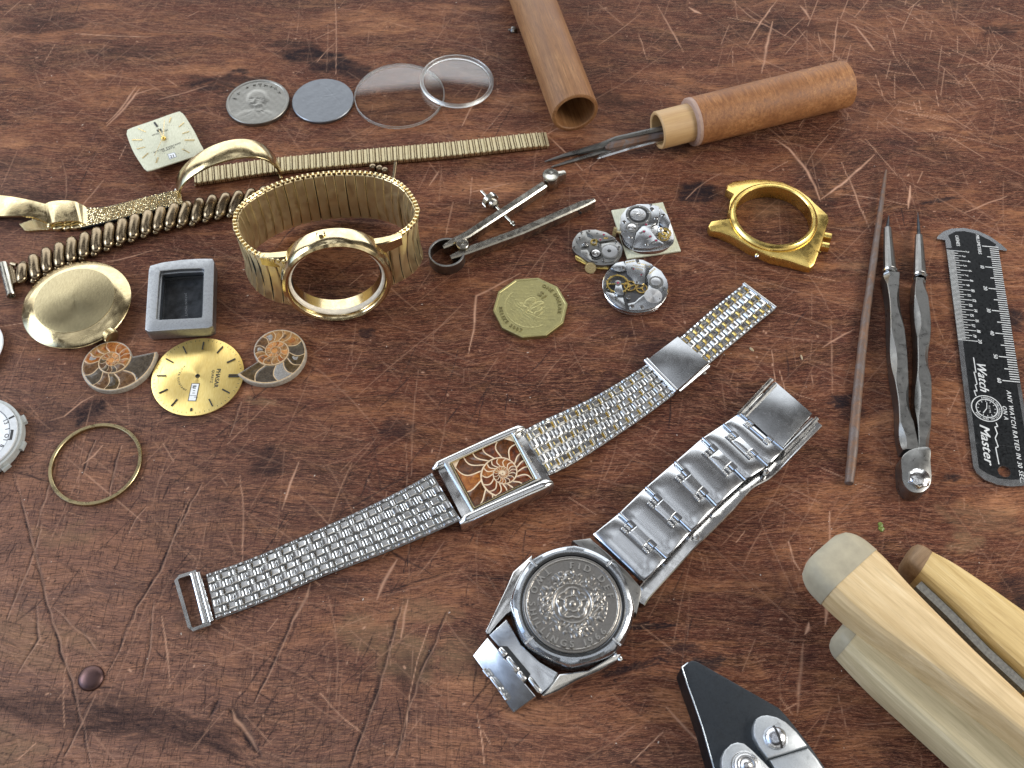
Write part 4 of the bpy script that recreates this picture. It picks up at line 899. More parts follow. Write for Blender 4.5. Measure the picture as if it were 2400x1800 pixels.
# ------------------------------------------------------------------ gold sunburst dial
cx, cy = -109.3, 2.6; R0 = 15.9; zt = 1.1
t = thing('gold_dial', 'round gold sunburst watch dial with black hour bars between the two ammonites', 'watch dial', cx, cy)
mb = MB(); lathe(mb, [(0, .6), (R0-.3, .6), (R0, .7), (R0, zt-.08), (R0-.12, zt), (.75, zt), (.75, .65)], 128); lathe(mb, [(9, 0), (9, .6)], 40); part('dial_plate', mb, DIALG, t)
mb = MB(); mk = MB()
for k in range(60):
    a = radians(-6*k); r0, r1 = R0-1.35, R0-.75
    if k % 5: bar(mk, (r0*cos(a), r0*sin(a)), (r1*cos(a), r1*sin(a)), .12, zt, zt+.03)
for k in range(12):
    a = radians(-30*k)
    if k == 3: bar(mb, (13.0*cos(a), 13.0*sin(a)), (14.2*cos(a), 14.2*sin(a)), .6, zt, zt+.3); continue
    if k == 0:
        for s_ in (-.35, .35): bar(mb, (10.8, s_), (14.4, s_), .42, zt, zt+.35)
        continue
    bar(mb, (10.9*cos(a), 10.9*sin(a)), (14.1*cos(a), 14.1*sin(a)), .45, zt, zt+.3)
part('hour_bars', mb, INK, t); 
text(mk, 'PHASAR', 6.3, 3.0, zt, 2.1, -pi/2, 1, .04, shear=0, gap=-.08, bold=.07)
mk.v = mk.v; text(mk, 'QUARTZ', 4.75, 2.45, zt, 1.25, -pi/2, .95, .04, gap=.04, bold=.03); text_arc(mk, 'WATER RESISTANT', 0, 0, 6.9, 139, .95, zt, cw=False, h=.04, gap=.22, bold=.015)
for a0 in (165, 183):
    for k in range(16): a = radians(a0+k*.75-2); b_ = radians(a0+k*.75-1.3); bar(mk, (13.4*cos(a), 13.4*sin(a)), (13.4*cos(b_), 13.4*sin(b_)), .07, zt, zt+.03)
part('printing', mk, INK, t)
mb = MB(); box(mb, -.25, -6.6, zt+.02, 2.9, 7.2, .1, -.02); fr = part('day_date_frame', mb, INK, t)
mb = MB(); box(mb, -.25, -6.6, zt+.09, 2.4, 6.7, .06, -.02); wd = part('day_date_disc', mb, WHITE, t)
mb = MB()
for y_, w_, h_ in ((-4.2, 1.0, .5), (-5.0, .9, .35), (-6.0, .7, .22), (-7.0, .9, .18), (-8.0, 2.2, .14)): box(mb, -.25, y_, zt+.15, w_, h_, .04)
text(mb, 'I', .2, -8.4, zt+.13, 1.8, -pi/2, 1, .04); text(mb, 'M', -1.2, -4.0, zt+.13, 1.3, -pi/2, 1, .04); part('day_date_print', mb, INK, t)
mb = MB(); lathe(mb, [(.45, .7), (.8, .95), (.8, 1.22), (.5, 1.25), (.5, .9)], 20); part('centre_hole', mb, BLACK, t)

# ------------------------------------------------------------------ thin brass ring
mb = MB(); lathe(mb, [(14.0, .02), (15.0, .02), (15.15, .2), (15.15, 1.25), (15.0, 1.4), (14.15, 1.4), (14.0, 1.25), (14.0, .02)], 120)
single('bezel_ring', mb, BRASS, 'thin plain brass ring lying alone at the left of the table', 'ring', -137.7, -31.4)

# ------------------------------------------------------------------ cut-off dial and plastic movement at the left edge
q = W(-84, 816, 2.6); mb = MB(); lathe(mb, [(0, .1), (9, .1), (9, 2.0), (13.1, 2.1), (13.3, 2.3), (13.1, 2.7), (0, 2.7)], 90)
single('white_dial', mb, WHITE, 'plain white round dial cut off by the left edge of the view', 'watch dial', *q)
cx, cy = W(-61, 1022, 4.2)
t = thing('plastic_movement', 'grey plastic quartz watch movement with a white number ring, cut off by the left edge', 'watch movement', cx, cy)
mb = MB(); lathe(mb, [(0, .05), (14.6, .05), (15.2, .4), (15.2, 3.2), (15.0, 3.4), (14.1, 3.4), (14.1, 2.9)], 96)
for a in (-40, -8, 30): box(mb, 15.6*cos(radians(a)), 15.6*sin(radians(a)), 1.3, 1.4, 3.0, 1.6, radians(a), bev=.1)
part('housing', mb, PLAST, t)
mb = MB(); lathe(mb, [(14.0, 2.8), (14.0, 3.9), (13.8, 4.1), (11.6, 4.1), (11.5, 3.6)], 96); part('spacer_ring', mb, PLASTL, t)
mb = MB(); lathe(mb, [(11.5, 3.3), (11.5, 3.75), (0, 3.75)], 96); part('date_ring', mb, WHITE, t)
mb = MB(); box(mb, 12.3, .5, 4.12, .9, 3.8, .06, .08); box(mb, 11.7, -1.2, 4.13, .6, .35, .06); box(mb, 11.9, 2.3, 4.13, .7, .35, .06); box(mb, 10.6, 7.2, 4.1, 2, .7, .08, .6); part('slot', mb, BLACK, t)
mb = MB(); text_arc(mb, '13 1 OI 8 31 30', 0, 0, 9.9, 40, 2.0, 3.75, cw=True, gap=.45, h=.04, bold=.03); lathe(mb, [(11.45, 3.76), (11.45, 3.8), (11.3, 3.8), (11.3, 3.76)], 96); part('numbers', mb, INK, t)
def mmpp(u, v, z=0.0):
    b = -(v-900)/FPX; t = (z-HC)/(-sin(TH)+b*cos(TH)); return t/FPX          # mm covered by one photo pixel

# ------------------------------------------------------------------ big gold bracelet standing on its edge
tilt = radians(8)
def zed(y): return 29.5-(y-FR)*math.tan(tilt)*.95
FR = W(792, 700, 10)[1]
tops = [(1228, 1215), (1130, 1196), (1030, 1160), (940, 1085), (892, 985), (895, 900), (935, 835), (1010, 775), (1150, 700), (1320, 645), (1500, 616), (1700, 608), (1890, 628), (2030, 690), (2110, 780), (2148, 870), (2120, 950), (2050, 1015), (1965, 1060), (1880, 1092)]
LP = []
for x, y in tops:
    u, v = 250+x/2.949, 200+y/2.949; z = 26.0
    for _ in range(8): q = W(u, v, z); z = max(21.0, 30.0-(q[1]-FR)*.16)
    LP.append((q[0], q[1], z))
cx, cy = W(795, 560, 0)
t = thing('round_bracelet_watch', 'large gold watch case without movement on a flat-link bracelet standing on its edge', 'watch', cx, cy)
up_ = Vector((0, sin(tilt), cos(tilt))); BW = 21.0
sp = smooth_path(LP, 300); cum = [0]
for a, b in zip(sp, sp[1:]): cum.append(cum[-1]+(Vector(b)-Vector(a)).length)
tot = cum[-1]; npl = 37; pit = tot/npl
def at_len(d):
    d = max(0, min(tot, d)); k = 0
    while k < len(cum)-2 and cum[k+1] < d: k += 1
    u = (d-cum[k])/max(1e-6, cum[k+1]-cum[k]); return Vector(sp[k]).lerp(Vector(sp[k+1]), u)
sgn_ = 1; stap = MB(); cenx = Vector((cx, cy, 0))
def plate(mbx, P, tn, wl, hh, th_, dz=0.0, mat=0, bev=.25):
    """upright plate: along tn, hh tall hanging from P along -up, th_ thick outwards"""
    tn = (tn-up_*tn.dot(up_)).normalized(); no = tn.cross(up_).normalized(); rs = []
    bl = 1.5 if hh > 10 else 0
    for k, (f, g) in enumerate(((-th_/2, .25), (-th_/2+.2, 0), (th_/2-.2, 0), (th_/2, .25))):
        ys = [g+(hh-2*g)*j/6 for j in range(7)]; q = [(-wl/2+g, y) for y in ys]+[(wl/2-g, y) for y in reversed(ys)]
        rs.append([tuple(P+tn*a+no*(f+sgn_*bl*(1-((y-hh/2)/(hh/2))**2))-up_*(y+dz)) for a, y in q])
    loft(mbx, rs, mat)
for i in range(npl):
    a, b = at_len(i*pit), at_len((i+1)*pit); c_ = (a+b)/2; tn = (b-a).normalized(); tn = (Matrix.Rotation(random.uniform(-.06, .06), 3, up_) @ tn).normalized()
    mb = MB(); plate(mb, c_, tn, pit-.42, BW, 1.7); part('flat_link', mb, GOLDB, t, w=True)
    no = tn.cross(up_).normalized()
    for q, f in ((a, 0), (c_, .0)):
        for s_ in (-.62, .55): plate(stap, q+no*s_+up_*.75, tn, pit*.40, 1.5, .45)
        plate(stap, q+up_*.85-no*.1, tn, .55, 1.5, 1.7)
for i in range(npl):
    c_ = at_len((i+.5)*pit); tn = (at_len((i+1)*pit)-at_len(i*pit)).normalized(); pass
part('link_staples', stap, GOLDP, t, w=True); stap = MB()
for i in range(npl+1): a = at_len(i*pit); tn = (at_len(i*pit+.5)-at_len(i*pit-.5)).normalized(); plate(stap, a, tn, .9, BW-1.0, .7, dz=.5)
part('link_gap_shade', stap, BLKOX, t, w=True)  # black filler stands in for the shade between links
RC = 19.3; cz = RC*cos(tilt)+.4; uc, vc = 250+1592/2.949, 200+1338/2.949; cc = W(uc, vc, cz)
eL, eR = W(250+1150/2.949, 200+1250/2.949, 20), W(250+1990/2.949, 200+1130/2.949, 20); ex = Vector((eR[0]-eL[0], eR[1]-eL[1], 0)).normalized()
ey = up_-ex*up_.dot(ex); ey.normalize(); ez = ex.cross(ey)
MC = Matrix.Translation((cc[0], cc[1], cz)) @ Matrix(((ex.x, ey.x, ez.x, 0), (ex.y, ey.y, ez.y, 0), (ex.z, ey.z, ez.z, 0), (0, 0, 0, 1)))
mb = MB(); lathe(mb, [(16.0, -5.8), (17.9, -5.8), (19.0, -4.8), (19.3, -3), (19.3, -.2), (19.15, 1.2), (18.6, 2.4), (17.7, 3.0), (16.9, 2.7), (16.35, 1.7), (16.3, .6), (15.8, .3), (15.8, -1.2), (16.0, -1.4), (16.0, -5.8)], 110, M=MC); part('round_case', mb, GOLD, t, w=True, ang=28)
mb = MB(); lathe(mb, [(15.6, -.6), (15.62, .6), (15.8, 1.0), (16.32, 1.2), (16.32, -.6), (15.6, -.6)], 110, M=MC); part('gasket_ring', mb, plain('pale_gasket', (.80, .74, .62), .5), t, w=True)
mb = MB(); lathe(mb, [(0, 0), (1.3, 0), (1.5, .3), (1.5, 1.3), (1.1, 1.7), (0, 1.7)], 18, M=MC @ T(-2.2, 18.5, -2.0) @ Matrix.Rotation(-pi/2, 4, 'X')); part('crown', mb, GOLD, t, w=True)
for s_ in (-1, 1):
    mb = MB(); rs = []
    for x, z, h_, tk in ((14.5, -1.2, 12.2, 3.0), (17.5, -1.6, 11.9, 3.0), (20.5, -2.6, 11.6, 2.6), (24.2, -4.4, 11.2, 2.0)):
        rs.append([(s_*x, 7.4, z), (s_*x, 7.0, z-.4), (s_*x, 7.0, z-tk), (s_*x, h_, z-tk), (s_*x, h_, z-.4), (s_*x, h_-.4, z)])
    ring_in = [r for r in rs]
    # the block stops at the case wall
    for r in ring_in[:1]:
        for i, p in enumerate(r): yy = max(-15, min(15, p[1])); r[i] = (s_*math.sqrt(max(1, 18.2**2-yy*yy))*.99, p[1], p[2])
    for i, p in enumerate(rs[1]): yy = p[1]; rs[1][i] = (s_*max(17.5, math.sqrt(max(1, 18.6**2-yy*yy))), p[1], p[2])
    loft(mb, ring_in, M=MC); part('lug', mb, GOLDP, t, w=True)

# ------------------------------------------------------------------ spring dividers lying open
zt = 5.2; t = thing('spring_dividers', 'small nickel spring dividers with a knurled nut, lying open between bracelet and movements', 'dividers', *p1_(ZE, 428, 765))
def rod_bar(name, zone, pts, z0, z1, ws, mat, parent, bev=.5):
    P = [Vector((*p1_(zone, *p, z1), 0)) for p in pts]; mb = MB(); rs = []
    for i, p in enumerate(P):
        d_ = (P[min(len(P)-1, i+1)]-P[max(0, i-1)]).normalized(); s_ = Vector((-d_.y, d_.x, 0)); w_ = ws[i]/2; zz = z0+(z1-z0); b = min(bev, w_*.6)
        rs.append([tuple(p+s_*a+Vector((0, 0, h))) for a, h in ((-w_, z0), (w_, z0), (w_, z1-b), (w_-b, z1), (-w_+b, z1), (-w_, z1-b))])
    loft(mb, rs); return part(name, mb, mat, parent, w=True, ang=25)
rod_bar('leg', ZE, [(268, 785), (350, 740), (470, 680), (900, 400), (1090, 275)], .9, zt, [1.7, 3.0, 3.3, 3.3, 3.2], NICKEL, t)
rod_bar('leg', ZE, [(330, 868), (420, 830), (500, 800), (900, 655), (1400, 435), (1500, 402)], .9, zt, [1.9, 3.0, 3.4, 3.4, 3.4, 1.6], NICKEL, t)
mb = MB(); bar(mb, p1_(ZE, 882, 668, zt+.02), p1_(ZE, 905, 640, zt+.02), .3, zt-.2, zt+.03); part('leg_groove', mb, BLACK, t, w=True); mb = MB()
q = p1_(ZE, 1382, 510, 3.2); lathe(mb, [(.6, 0), (.6, .3), (0, .3)], 12, M=T(q[0], q[1]-.1, 3.2, 0, pi/2))
part('leg_hole', mb, BLACK, t, w=True)
q = p1_(ZE, 1143, 203, 6.4); mb = MB(); lathe(mb, [(0, .6), (3.2, .6), (3.3, .8), (3.3, 6.1), (3.1, 6.4), (.9, 6.4), (.7, 6.3), (0, 6.35)], 36, M=T(*q)); bar(mb, q, p1_(ZE, 1262, 178, 5.4), 3.0, 1.0, 5.4, w2=2.2, bev=.3); part('joint', mb, NICKEL, t, w=True)
q = p1_(ZE, 300, 832, 5.0); mb = MB(); lathe(mb, [(6.0, .1), (6.7, .1), (6.8, .3), (6.8, 4.9), (6.65, 5.1), (6.15, 5.1), (6.0, 4.9), (6.0, .1)], 60, M=T(*q)); part('spring_ring', mb, STEELD, t, w=True)
q = p1_(ZE, 428, 763, 6.3); mb = MB(); lathe(mb, [(2.0, 1), (2.0, 5.5), (2.35, 5.6), (2.35, 6.1), (2.15, 6.3), (.7, 6.3), (.5, 5.9), (0, 5.8)], 30, M=T(*q)); part('pivot', mb, NICKEL, t, w=True)
a = Vector((*p1_(ZE, 580, 338, 4.2), 4.2)); b = Vector((*p1_(ZE, 850, 622, 3.6), 3.6)); mb = MB(); tube(mb, [tuple(a), tuple(b)], .55, 12); lathe(mb, [(.6, 0), (1.1, .2), (1.15, .9), (.6, 1.6)], 14, M=Matrix.Translation(b-(b-a).normalized()*.8) @ (a-b).to_track_quat('Z', 'Y').to_matrix().to_4x4())
sc_ = part('adjusting_screw', mb, NICKEL, t, w=True)
M_ = Matrix.Translation(a.lerp(b, .24)) @ (b-a).to_track_quat('Z', 'Y').to_matrix().to_4x4(); mb = MB(); gear(mb, 0, 0, 3.2, 34, -.3, 1.6, depth=.24); mb.v = [tuple(M_ @ Vector(p)) for p in mb.v]; lathe(mb, [(2.9, 1.6), (2.1, 2.0), (2.3, 2.5), (2.2, 3.6), (1.2, 4.4)], 24, M=M_); part('knurled_nut', mb, NICKEL, sc_, w=True)

# ------------------------------------------------------------------ three small movements
def mpoly(mb, zone, pts, z0, z1, bev=0, mat=0, sm=0):
    P = PL(zone, pts, z1)
    if sm: P = [(a, b) for a, b, _ in smooth_path([(a, b, 0) for a, b in P], sm, True)]
    return prism(mb, P, z0, z1, bev, mat)
def mdisc(mb, zone, x, y, z, rpx, h=.2, mat=0, n=24, prof=None):
    q = p1_(zone, x, y, z+h); r = rpx/zone[2]*mmpp(zone[0]+x/zone[2], zone[1]+y/zone[2], z)
    lathe(mb, [(r, z), (r, z+h*.8), (r*.94, z+h), (0, z+h)], n, mat, M=T(*q)); return q, r
MM = [STEEL, STEELD, GOLDY, RUBY, BLACK, BRASSG, STEELB]
def jewel(mb, zone, x, y, z, r=22):
    mdisc(mb, zone, x, y, z, r, .12, 1, 16); mdisc(mb, zone, x, y, z+.12, r*.62, .08, 3, 12)
# square one
t = thing('square_movement', 'mechanical watch movement with large spiral wheel on a square silver plate, topmost of three movements', 'watch movement', *p1_(zMOV, 1040, 430, 3), group='mechanical movements near the middle')
mb = MB(); mpoly(mb, zMOV, [(604, 228), (1250, 126), (1476, 735), (800, 836)], .4, 1.1, .1); part('square_dial_plate', mb, DIALC, t, w=True)
O1 = [(722, 300), (800, 195), (930, 155), (1060, 150), (1160, 160), (1235, 205), (1310, 290), (1350, 370), (1385, 500), (1385, 600), (1330, 660), (1200, 705), (1000, 722), (870, 700), (775, 625), (735, 540), (712, 420)]
mb = MB(); mpoly(mb, zMOV, [(x, y+28) for x, y in O1], 1.1, 3.0, .15, sm=90); part('base_plate', mb, STEEL, t, w=True)
mb = MB(); mpoly(mb, zMOV, [(722, 300), (800, 195), (930, 152), (1060, 150), (1160, 165), (1205, 185), (1205, 300), (1195, 370), (1130, 400), (985, 420), (910, 500), (868, 692), (780, 620), (735, 540), (712, 420)], 3.4, 4.3, .12); mpoly(mb, zMOV, [(1215, 190), (1310, 290), (1345, 370), (1320, 455), (1260, 430), (1205, 380), (1215, 290)], 3.4, 4.4, .12); mpoly(mb, zMOV, [(918, 505), (990, 430), (1120, 405), (1090, 440), (1110, 500), (1180, 590), (1260, 640), (1250, 670), (1100, 706), (960, 706), (878, 692)], 3.4, 4.2, .12); part('bridges', mb, STEELM, t, w=True)
mb = MB(); q, r = mdisc(mb, zMOV, 945, 285, 4.2, 158, .25, 1, 48); gear(mb, q[0], q[1], r*1.02, 52, 4.35, 4.55, 1); mdisc(mb, zMOV, 945, 283, 4.5, 130, .12, 4, 40); q, r = mdisc(mb, zMOV, 940, 280, 4.6, 98, .25, 6, 40)
for k in range(6):
    a0 = k*pi/3; P = [(q[0]+r*.9*f*cos(a0+f*1.6), q[1]+r*.9*f*sin(a0+f*1.6), 4.87) for f in (.1, .3, .5, .7, .9)]; tube(mb, P, .07, 6, 0)
screw(mb, q[0], q[1], 4.8, .7, .25, .7, 0, 4)
for k in range(6): a_ = k*pi/3+.3; screw(mb, q[0]+cos(a_)*r*1.45, q[1]+sin(a_)*r*1.45, 4.55, .28, .15, mat=0)
part('ratchet_wheel', mb, MM, t, w=True)
mb = MB(); q, r = mdisc(mb, zMOV, 862, 442, 4.2, 82, .2, 1, 36); gear(mb, q[0], q[1], r, 34, 4.3, 4.5, 1); mdisc(mb, zMOV, 862, 438, 4.45, 52, .2, 0); screw(mb, q[0], q[1], 4.6, .55, .2, .2, 0, 4); part('crown_wheel', mb, MM, t, w=True)
mb = MB()
for x, y in ((1040, 405), (1012, 492), (1090, 555), (1165, 605)): jewel(mb, zMOV, x, y, 4.2, 24)
for x, y in ((975, 510), (1062, 578), (1130, 628)): q = p1_(zMOV, x, y, 4.25); box(mb, q[0], q[1], 4.22, 1.4, .8, .08, .4, 0)
part('jewels', mb, MM, t, w=True)
mb = MB()
for x, y, r in ((1165, 322, 26), (1257, 287, 24), (1112, 212, 30), (765, 372, 24), (845, 558, 26), (1048, 650, 24), (1100, 160, 18), (770, 498, 12)): q, rr = mdisc(mb, zMOV, x, y, 4.25, r, .22, 0); box(mb, q[0], q[1], 4.49, rr*1.7, .16, .04, random.uniform(0, 3), 4)
part('screws', mb, MM, t, w=True)
mb = MB(); q, r = mdisc(mb, zMOV, 1275, 520, 3.5, 20, .1, 2); ra = 2.0
lathe(mb, [(1.55, 3.7), (2.3, 3.7), (2.35, 3.85), (2.3, 4.0), (1.55, 4.0), (1.55, 3.7)], 36, 2, M=T(*q))
for k in range(14): a_ = k*2*pi/14; screw(mb, q[0]+2.4*cos(a_), q[1]+2.4*sin(a_), 3.7, .17, .3, mat=2)
q = p1_(zMOV, 1225, 465, 5.0); lathe(mb, [(1.35, 4.0), (1.3, 4.6), (.9, 5.1), (.4, 5.25), (0, 5.3)], 24, 0, M=T(*q)); lathe(mb, [(.45, 5.2), (.4, 5.35), (0, 5.4)], 12, 5, M=T(*q)); part('balance', mb, MM, t, w=True)
mb = MB(); q = p1_(zMOV, 650, 490, 2.4); M_ = T(q[0], q[1], 2.0, radians(165)) @ Matrix.Rotation(pi/2, 4, 'Y'); gear(mb, 0, 0, 1.75, 24, -.6, .7, depth=.18); mb.v = [tuple(M_ @ Vector(p)) for p in mb.v]; lathe(mb, [(.5, -2.5), (.5, -.5)], 10, M=M_); part('crown', mb, BRASS, t, w=True)
# oval one
t = thing('oval_movement', 'tiny dark oval watch movement with a brass crown, left of the square one', 'watch movement', *p1_(zMOV, 430, 680, 3), group='mechanical movements near the middle')
mb = MB(); mpoly(mb, zMOV, [(148, 800), (200, 740), (560, 880), (585, 935), (560, 968), (440, 962), (260, 900), (160, 850)], .3, .8, .08); part('gold_dial_plate', mb, GOLDY, t, w=True)
O2 = [(115, 625), (150, 545), (215, 480), (310, 455), (440, 462), (560, 505), (650, 570), (735, 655), (738, 740), (710, 810), (660, 870), (560, 895), (430, 895), (330, 862), (230, 800), (130, 720)]
mb = MB(); mpoly(mb, zMOV, [(x, y+18) for x, y in O2], .8, 2.4, .12, sm=80); part('base_plate', mb, STEELD, t, w=True)
mb = MB(); mpoly(mb, zMOV, [(288, 482), (400, 470), (540, 505), (650, 575), (662, 592), (560, 610), (455, 622), (400, 575), (350, 535), (300, 515)], 2.4, 3.2, .1); mpoly(mb, zMOV, [(150, 560), (215, 500), (270, 490), (280, 540), (330, 600), (300, 680), (230, 690), (160, 620)], 2.4, 2.9, .1); mpoly(mb, zMOV, [(430, 880), (340, 860), (240, 790), (215, 730), (300, 720), (345, 790), (360, 850)], 2.4, 2.9, .1); mpoly(mb, zMOV, [(480, 650), (620, 625), (720, 660), (730, 730), (700, 810), (640, 868), (520, 882), (500, 830), (480, 740)], 2.4, 2.85, .1); part('bridges', mb, STEELD, t, w=True)
mb = MB(); q, r = mdisc(mb, zMOV, 588, 745, 2.9, 112, .2, 1, 44); gear(mb, q[0], q[1], r*1.05, 44, 2.95, 3.15, 1); mdisc(mb, zMOV, 585, 740, 3.1, 96, .1, 6, 40); mdisc(mb, zMOV, 578, 736, 3.2, 25, .05, 4); q, r = mdisc(mb, zMOV, 408, 770, 2.85, 78, .2, 1, 34); gear(mb, q[0], q[1], r*1.05, 32, 2.9, 3.05, 1); mdisc(mb, zMOV, 410, 766, 3.02, 55, .12, 0); screw(mb, q[0], q[1], 3.1, .5, .15, .8, 0, 4); part('wheels', mb, MM, t, w=True)
mb = MB()
for x, y in ((508, 532), (465, 597)): jewel(mb, zMOV, x, y, 3.2, 20)
for x, y in ((427, 520), (612, 575), (325, 488), (444, 655), (700, 690), (690, 720), (505, 850), (290, 770), (205, 575), (230, 505), (665, 622), (140, 690)): q, rr = mdisc(mb, zMOV, x, y, 2.9, 17, .35, 0, 12); box(mb, q[0], q[1], 3.27, rr*1.7, .12, .04, random.uniform(0, 3), 4)
mdisc(mb, zMOV, 275, 642, 2.9, 46, .35, 1); mdisc(mb, zMOV, 275, 640, 3.25, 24, .2, 0)
q = p1_(zMOV, 535, 578, 3.25); box(mb, *q, 3.22, 1.6, .7, .06, 0, 5); q = p1_(zMOV, 385, 620, 3); lathe(mb, [(1.0, 2.5), (1.3, 2.5), (1.3, 2.9), (1.0, 2.9), (1.0, 2.5)], 20, 2, M=T(*q)); part('screws_and_jewels', mb, MM, t, w=True)
mb = MB(); q = p1_(zMOV, 345, 945, 1.9); d_ = Vector((-.25, -1, .0)).normalized(); M_ = Matrix.Translation((q[0], q[1], 1.7)) @ Vector((-.25, -.8, .55)).to_track_quat('Z', 'Y').to_matrix().to_4x4(); gear(mb, 0, 0, 2.15, 30, -.7, .5, depth=.16); mb.v = [tuple(M_ @ Vector(p)) for p in mb.v]; lathe(mb, [(.5, -3), (.5, -.6)], 10, M=M_); lathe(mb, [(1.95, .5), (1.9, .62), (0, .66)], 24, M=M_); part('crown', mb, BRASS, t, w=True)
# round one
DKP = metal('plate_gap_shade', (.13, .13, .135), .35, .3, .4); zt = 3.4; q0 = p1_(zMOV, 906, 1165, zt); R = 823/2/5.35*mmpp(1489, 668, zt)
t = thing('round_movement', 'round steel watch movement with two brass gear wheels, lowest of the three movements', 'watch movement', *q0, group='mechanical movements near the middle')
mb = MB(); lathe(mb, [(0, .1), (R*.93, .1), (R*.98, .5), (R*.98, 1.1), (R*.95, 1.3), (R*.95, 1.6), (R, 1.7), (R, 2.6), (R*.985, 2.75), (R*.93, 2.75), (0, 2.75)], 90, mats=[0]*9+[1]); part('base_plate', mb, [STEEL, DKP], t)  # plate top coloured dark to paint shadow gaps between the bridges
mb = MB(); mpoly(mb, zMOV, [(775, 865), (900, 842), (1000, 850), (1110, 905), (1130, 930), (1060, 985), (1025, 1060), (1030, 1130), (990, 1160), (900, 1150), (860, 1080), (800, 1020), (790, 960)], 2.75, 3.5, .12); mpoly(mb, zMOV, [(600, 945), (660, 890), (755, 868), (790, 930), (785, 985), (700, 1000), (650, 985)], 2.75, 3.5, .12)
mpoly(mb, zMOV, [(1140, 930), (1230, 990), (1300, 1100), (1318, 1180), (1300, 1290), (1240, 1380), (1130, 1450), (980, 1485), (830, 1480), (810, 1400), (900, 1380), (950, 1330), (1050, 1260), (1070, 1160), (1050, 1060), (1075, 985)], 2.75, 3.4, .12); mpoly(mb, zMOV, [(530, 1250), (640, 1270), (740, 1290), (780, 1400), (785, 1470), (700, 1435), (610, 1370)], 2.75, 3.3, .12); mpoly(mb, zMOV, [(640, 1240), (660, 1160), (730, 1160), (760, 1290), (680, 1285)], 3.3, 4.0, .12); part('bridges', mb, STEELM, t, w=True)
mb = MB()
for x, y, r, sp_ in ((838, 1175, 82, .3), (985, 1205, 78, 1.0)):
    rr = r/5.35*mmpp(1480, 680, 3); q = p1_(zMOV, x, y, 3.2); gear(mb, q[0], q[1], rr, 46, 2.95, 3.12, 0, hole=rr*.76, depth=.2)
    for k in range(3): a_ = sp_+k*2*pi/3; bar(mb, q, (q[0]+rr*.8*cos(a_), q[1]+rr*.8*sin(a_)), .35, 2.96, 3.1)
    lathe(mb, [(.5, 2.9), (.5, 3.3), (0, 3.3)], 12, M=T(*q))
part('brass_wheels', mb, BRASSG, t, w=True)
mb = MB(); q = p1_(zMOV, 685, 1150, 3.6); rb = 142/5.35*mmpp(1448, 665, 3); lathe(mb, [(rb*.86, 3.3), (rb, 3.3), (rb, 3.6), (rb*.86, 3.6), (rb*.86, 3.3)], 48, 2, M=T(*q)); bar(mb, (q[0]-rb*.9, q[1]), (q[0]+rb*.9, q[1]), .5, 3.3, 3.55, 2)
for k in range(20): a_ = k*2*pi/20; screw(mb, q[0]+rb*1.04*cos(a_), q[1]+rb*1.04*sin(a_), 3.25, .2, .35, mat=2 if k % 2 else 0)
lathe(mb, [(1.3, 3.5), (1.2, 4.1), (.6, 4.2), (0, 4.2)], 24, 1, M=T(*q)); lathe(mb, [(.5, 4.2), (.3, 4.35), (0, 4.38)], 12, 3, M=T(*q)); part('balance', mb, MM, t, w=True)
mb = MB(); q, r = mdisc(mb, zMOV, 1165, 1128, 3.4, 92, .2, 1, 40); gear(mb, q[0], q[1], r*1.04, 26, 3.45, 3.65, 1); mdisc(mb, zMOV, 1162, 1122, 3.62, 62, .15, 6, 36); part('crown_wheel', mb, MM, t, w=True)
mb = MB(); q, r = mdisc(mb, zMOV, 1128, 1300, 3.4, 112, .12, 6, 48); part('ratchet_wheel', mb, [STEEL]*6+[m_dial('steel_sunburst', (.5, .5, .5), (.62, .62, .62), .32, .85)], t, w=True)
mb = MB()
for x, y, r in ((930, 862, 26), (1262, 1205, 24), (865, 1430, 30), (660, 1325, 24), (820, 1318, 28), (985, 1442, 30), (870, 955, 22), (980, 1035, 22), (750, 950, 26), (1210, 1338, 9), (925, 1130, 18), (605, 1135, 18)): q, rr = mdisc(mb, zMOV, x, y, 3.35, r, .3, 1 if r in (22, 24) else 0, 18); box(mb, q[0], q[1], 3.67, rr*1.7, .15, .04, random.uniform(0, 3), 4)
for x, y in ((905, 965), (1000, 1040)): jewel(mb, zMOV, x-22, y-2, 3.5, 14)
part('screws', mb, MM, t, w=True)
mb = MB(); q = [p1_(zMOV, x, y, 3.42) for x, y in ((750, 1285), (780, 1400), (790, 1480))]; bar(mb, q[0], q[1], .35, 3.3, 3.42); bar(mb, q[1], q[2], .3, 3.0, 3.36); a_ = [p1_(zMOV, x, y, 3.5) for x, y in ((1075, 985), (1035, 1060), (1050, 1140))]; bar(mb, a_[0], a_[1], .5, 3.3, 3.43); bar(mb, a_[1], a_[2], .6, 3.3, 3.43); q = p1_(zMOV, 910, 1230, 2.9); lathe(mb, [(1.4, 2.76), (1.4, 2.8), (0, 2.8)], 20, M=T(*q)); q = p1_(zMOV, 610, 1190, 2.9); lathe(mb, [(1.7, 2.76), (1.7, 2.8), (0, 2.8)], 20, M=T(*q)); part('slots', mb, BLACK, t, w=True)
mb = MB(); textp(mb, 'SEVENTEEN', zMOV, (790, 893), (900, 872), 3.5, .62, bold=.02); textp(mb, 'JEWELS', zMOV, (930, 893), (1090, 945), 3.5, .62, bold=.02); textp(mb, 'ADJUSTED', zMOV, (870, 925), (1035, 955), 3.5, .55); textp(mb, 'SWISS', zMOV, (905, 962), (1000, 985), 3.5, .5); textp(mb, 'UNADJ', zMOV, (1085, 1035), (1160, 965), 3.4, .7, bold=.02); part('engraving', mb, GOLDY, t, w=True)

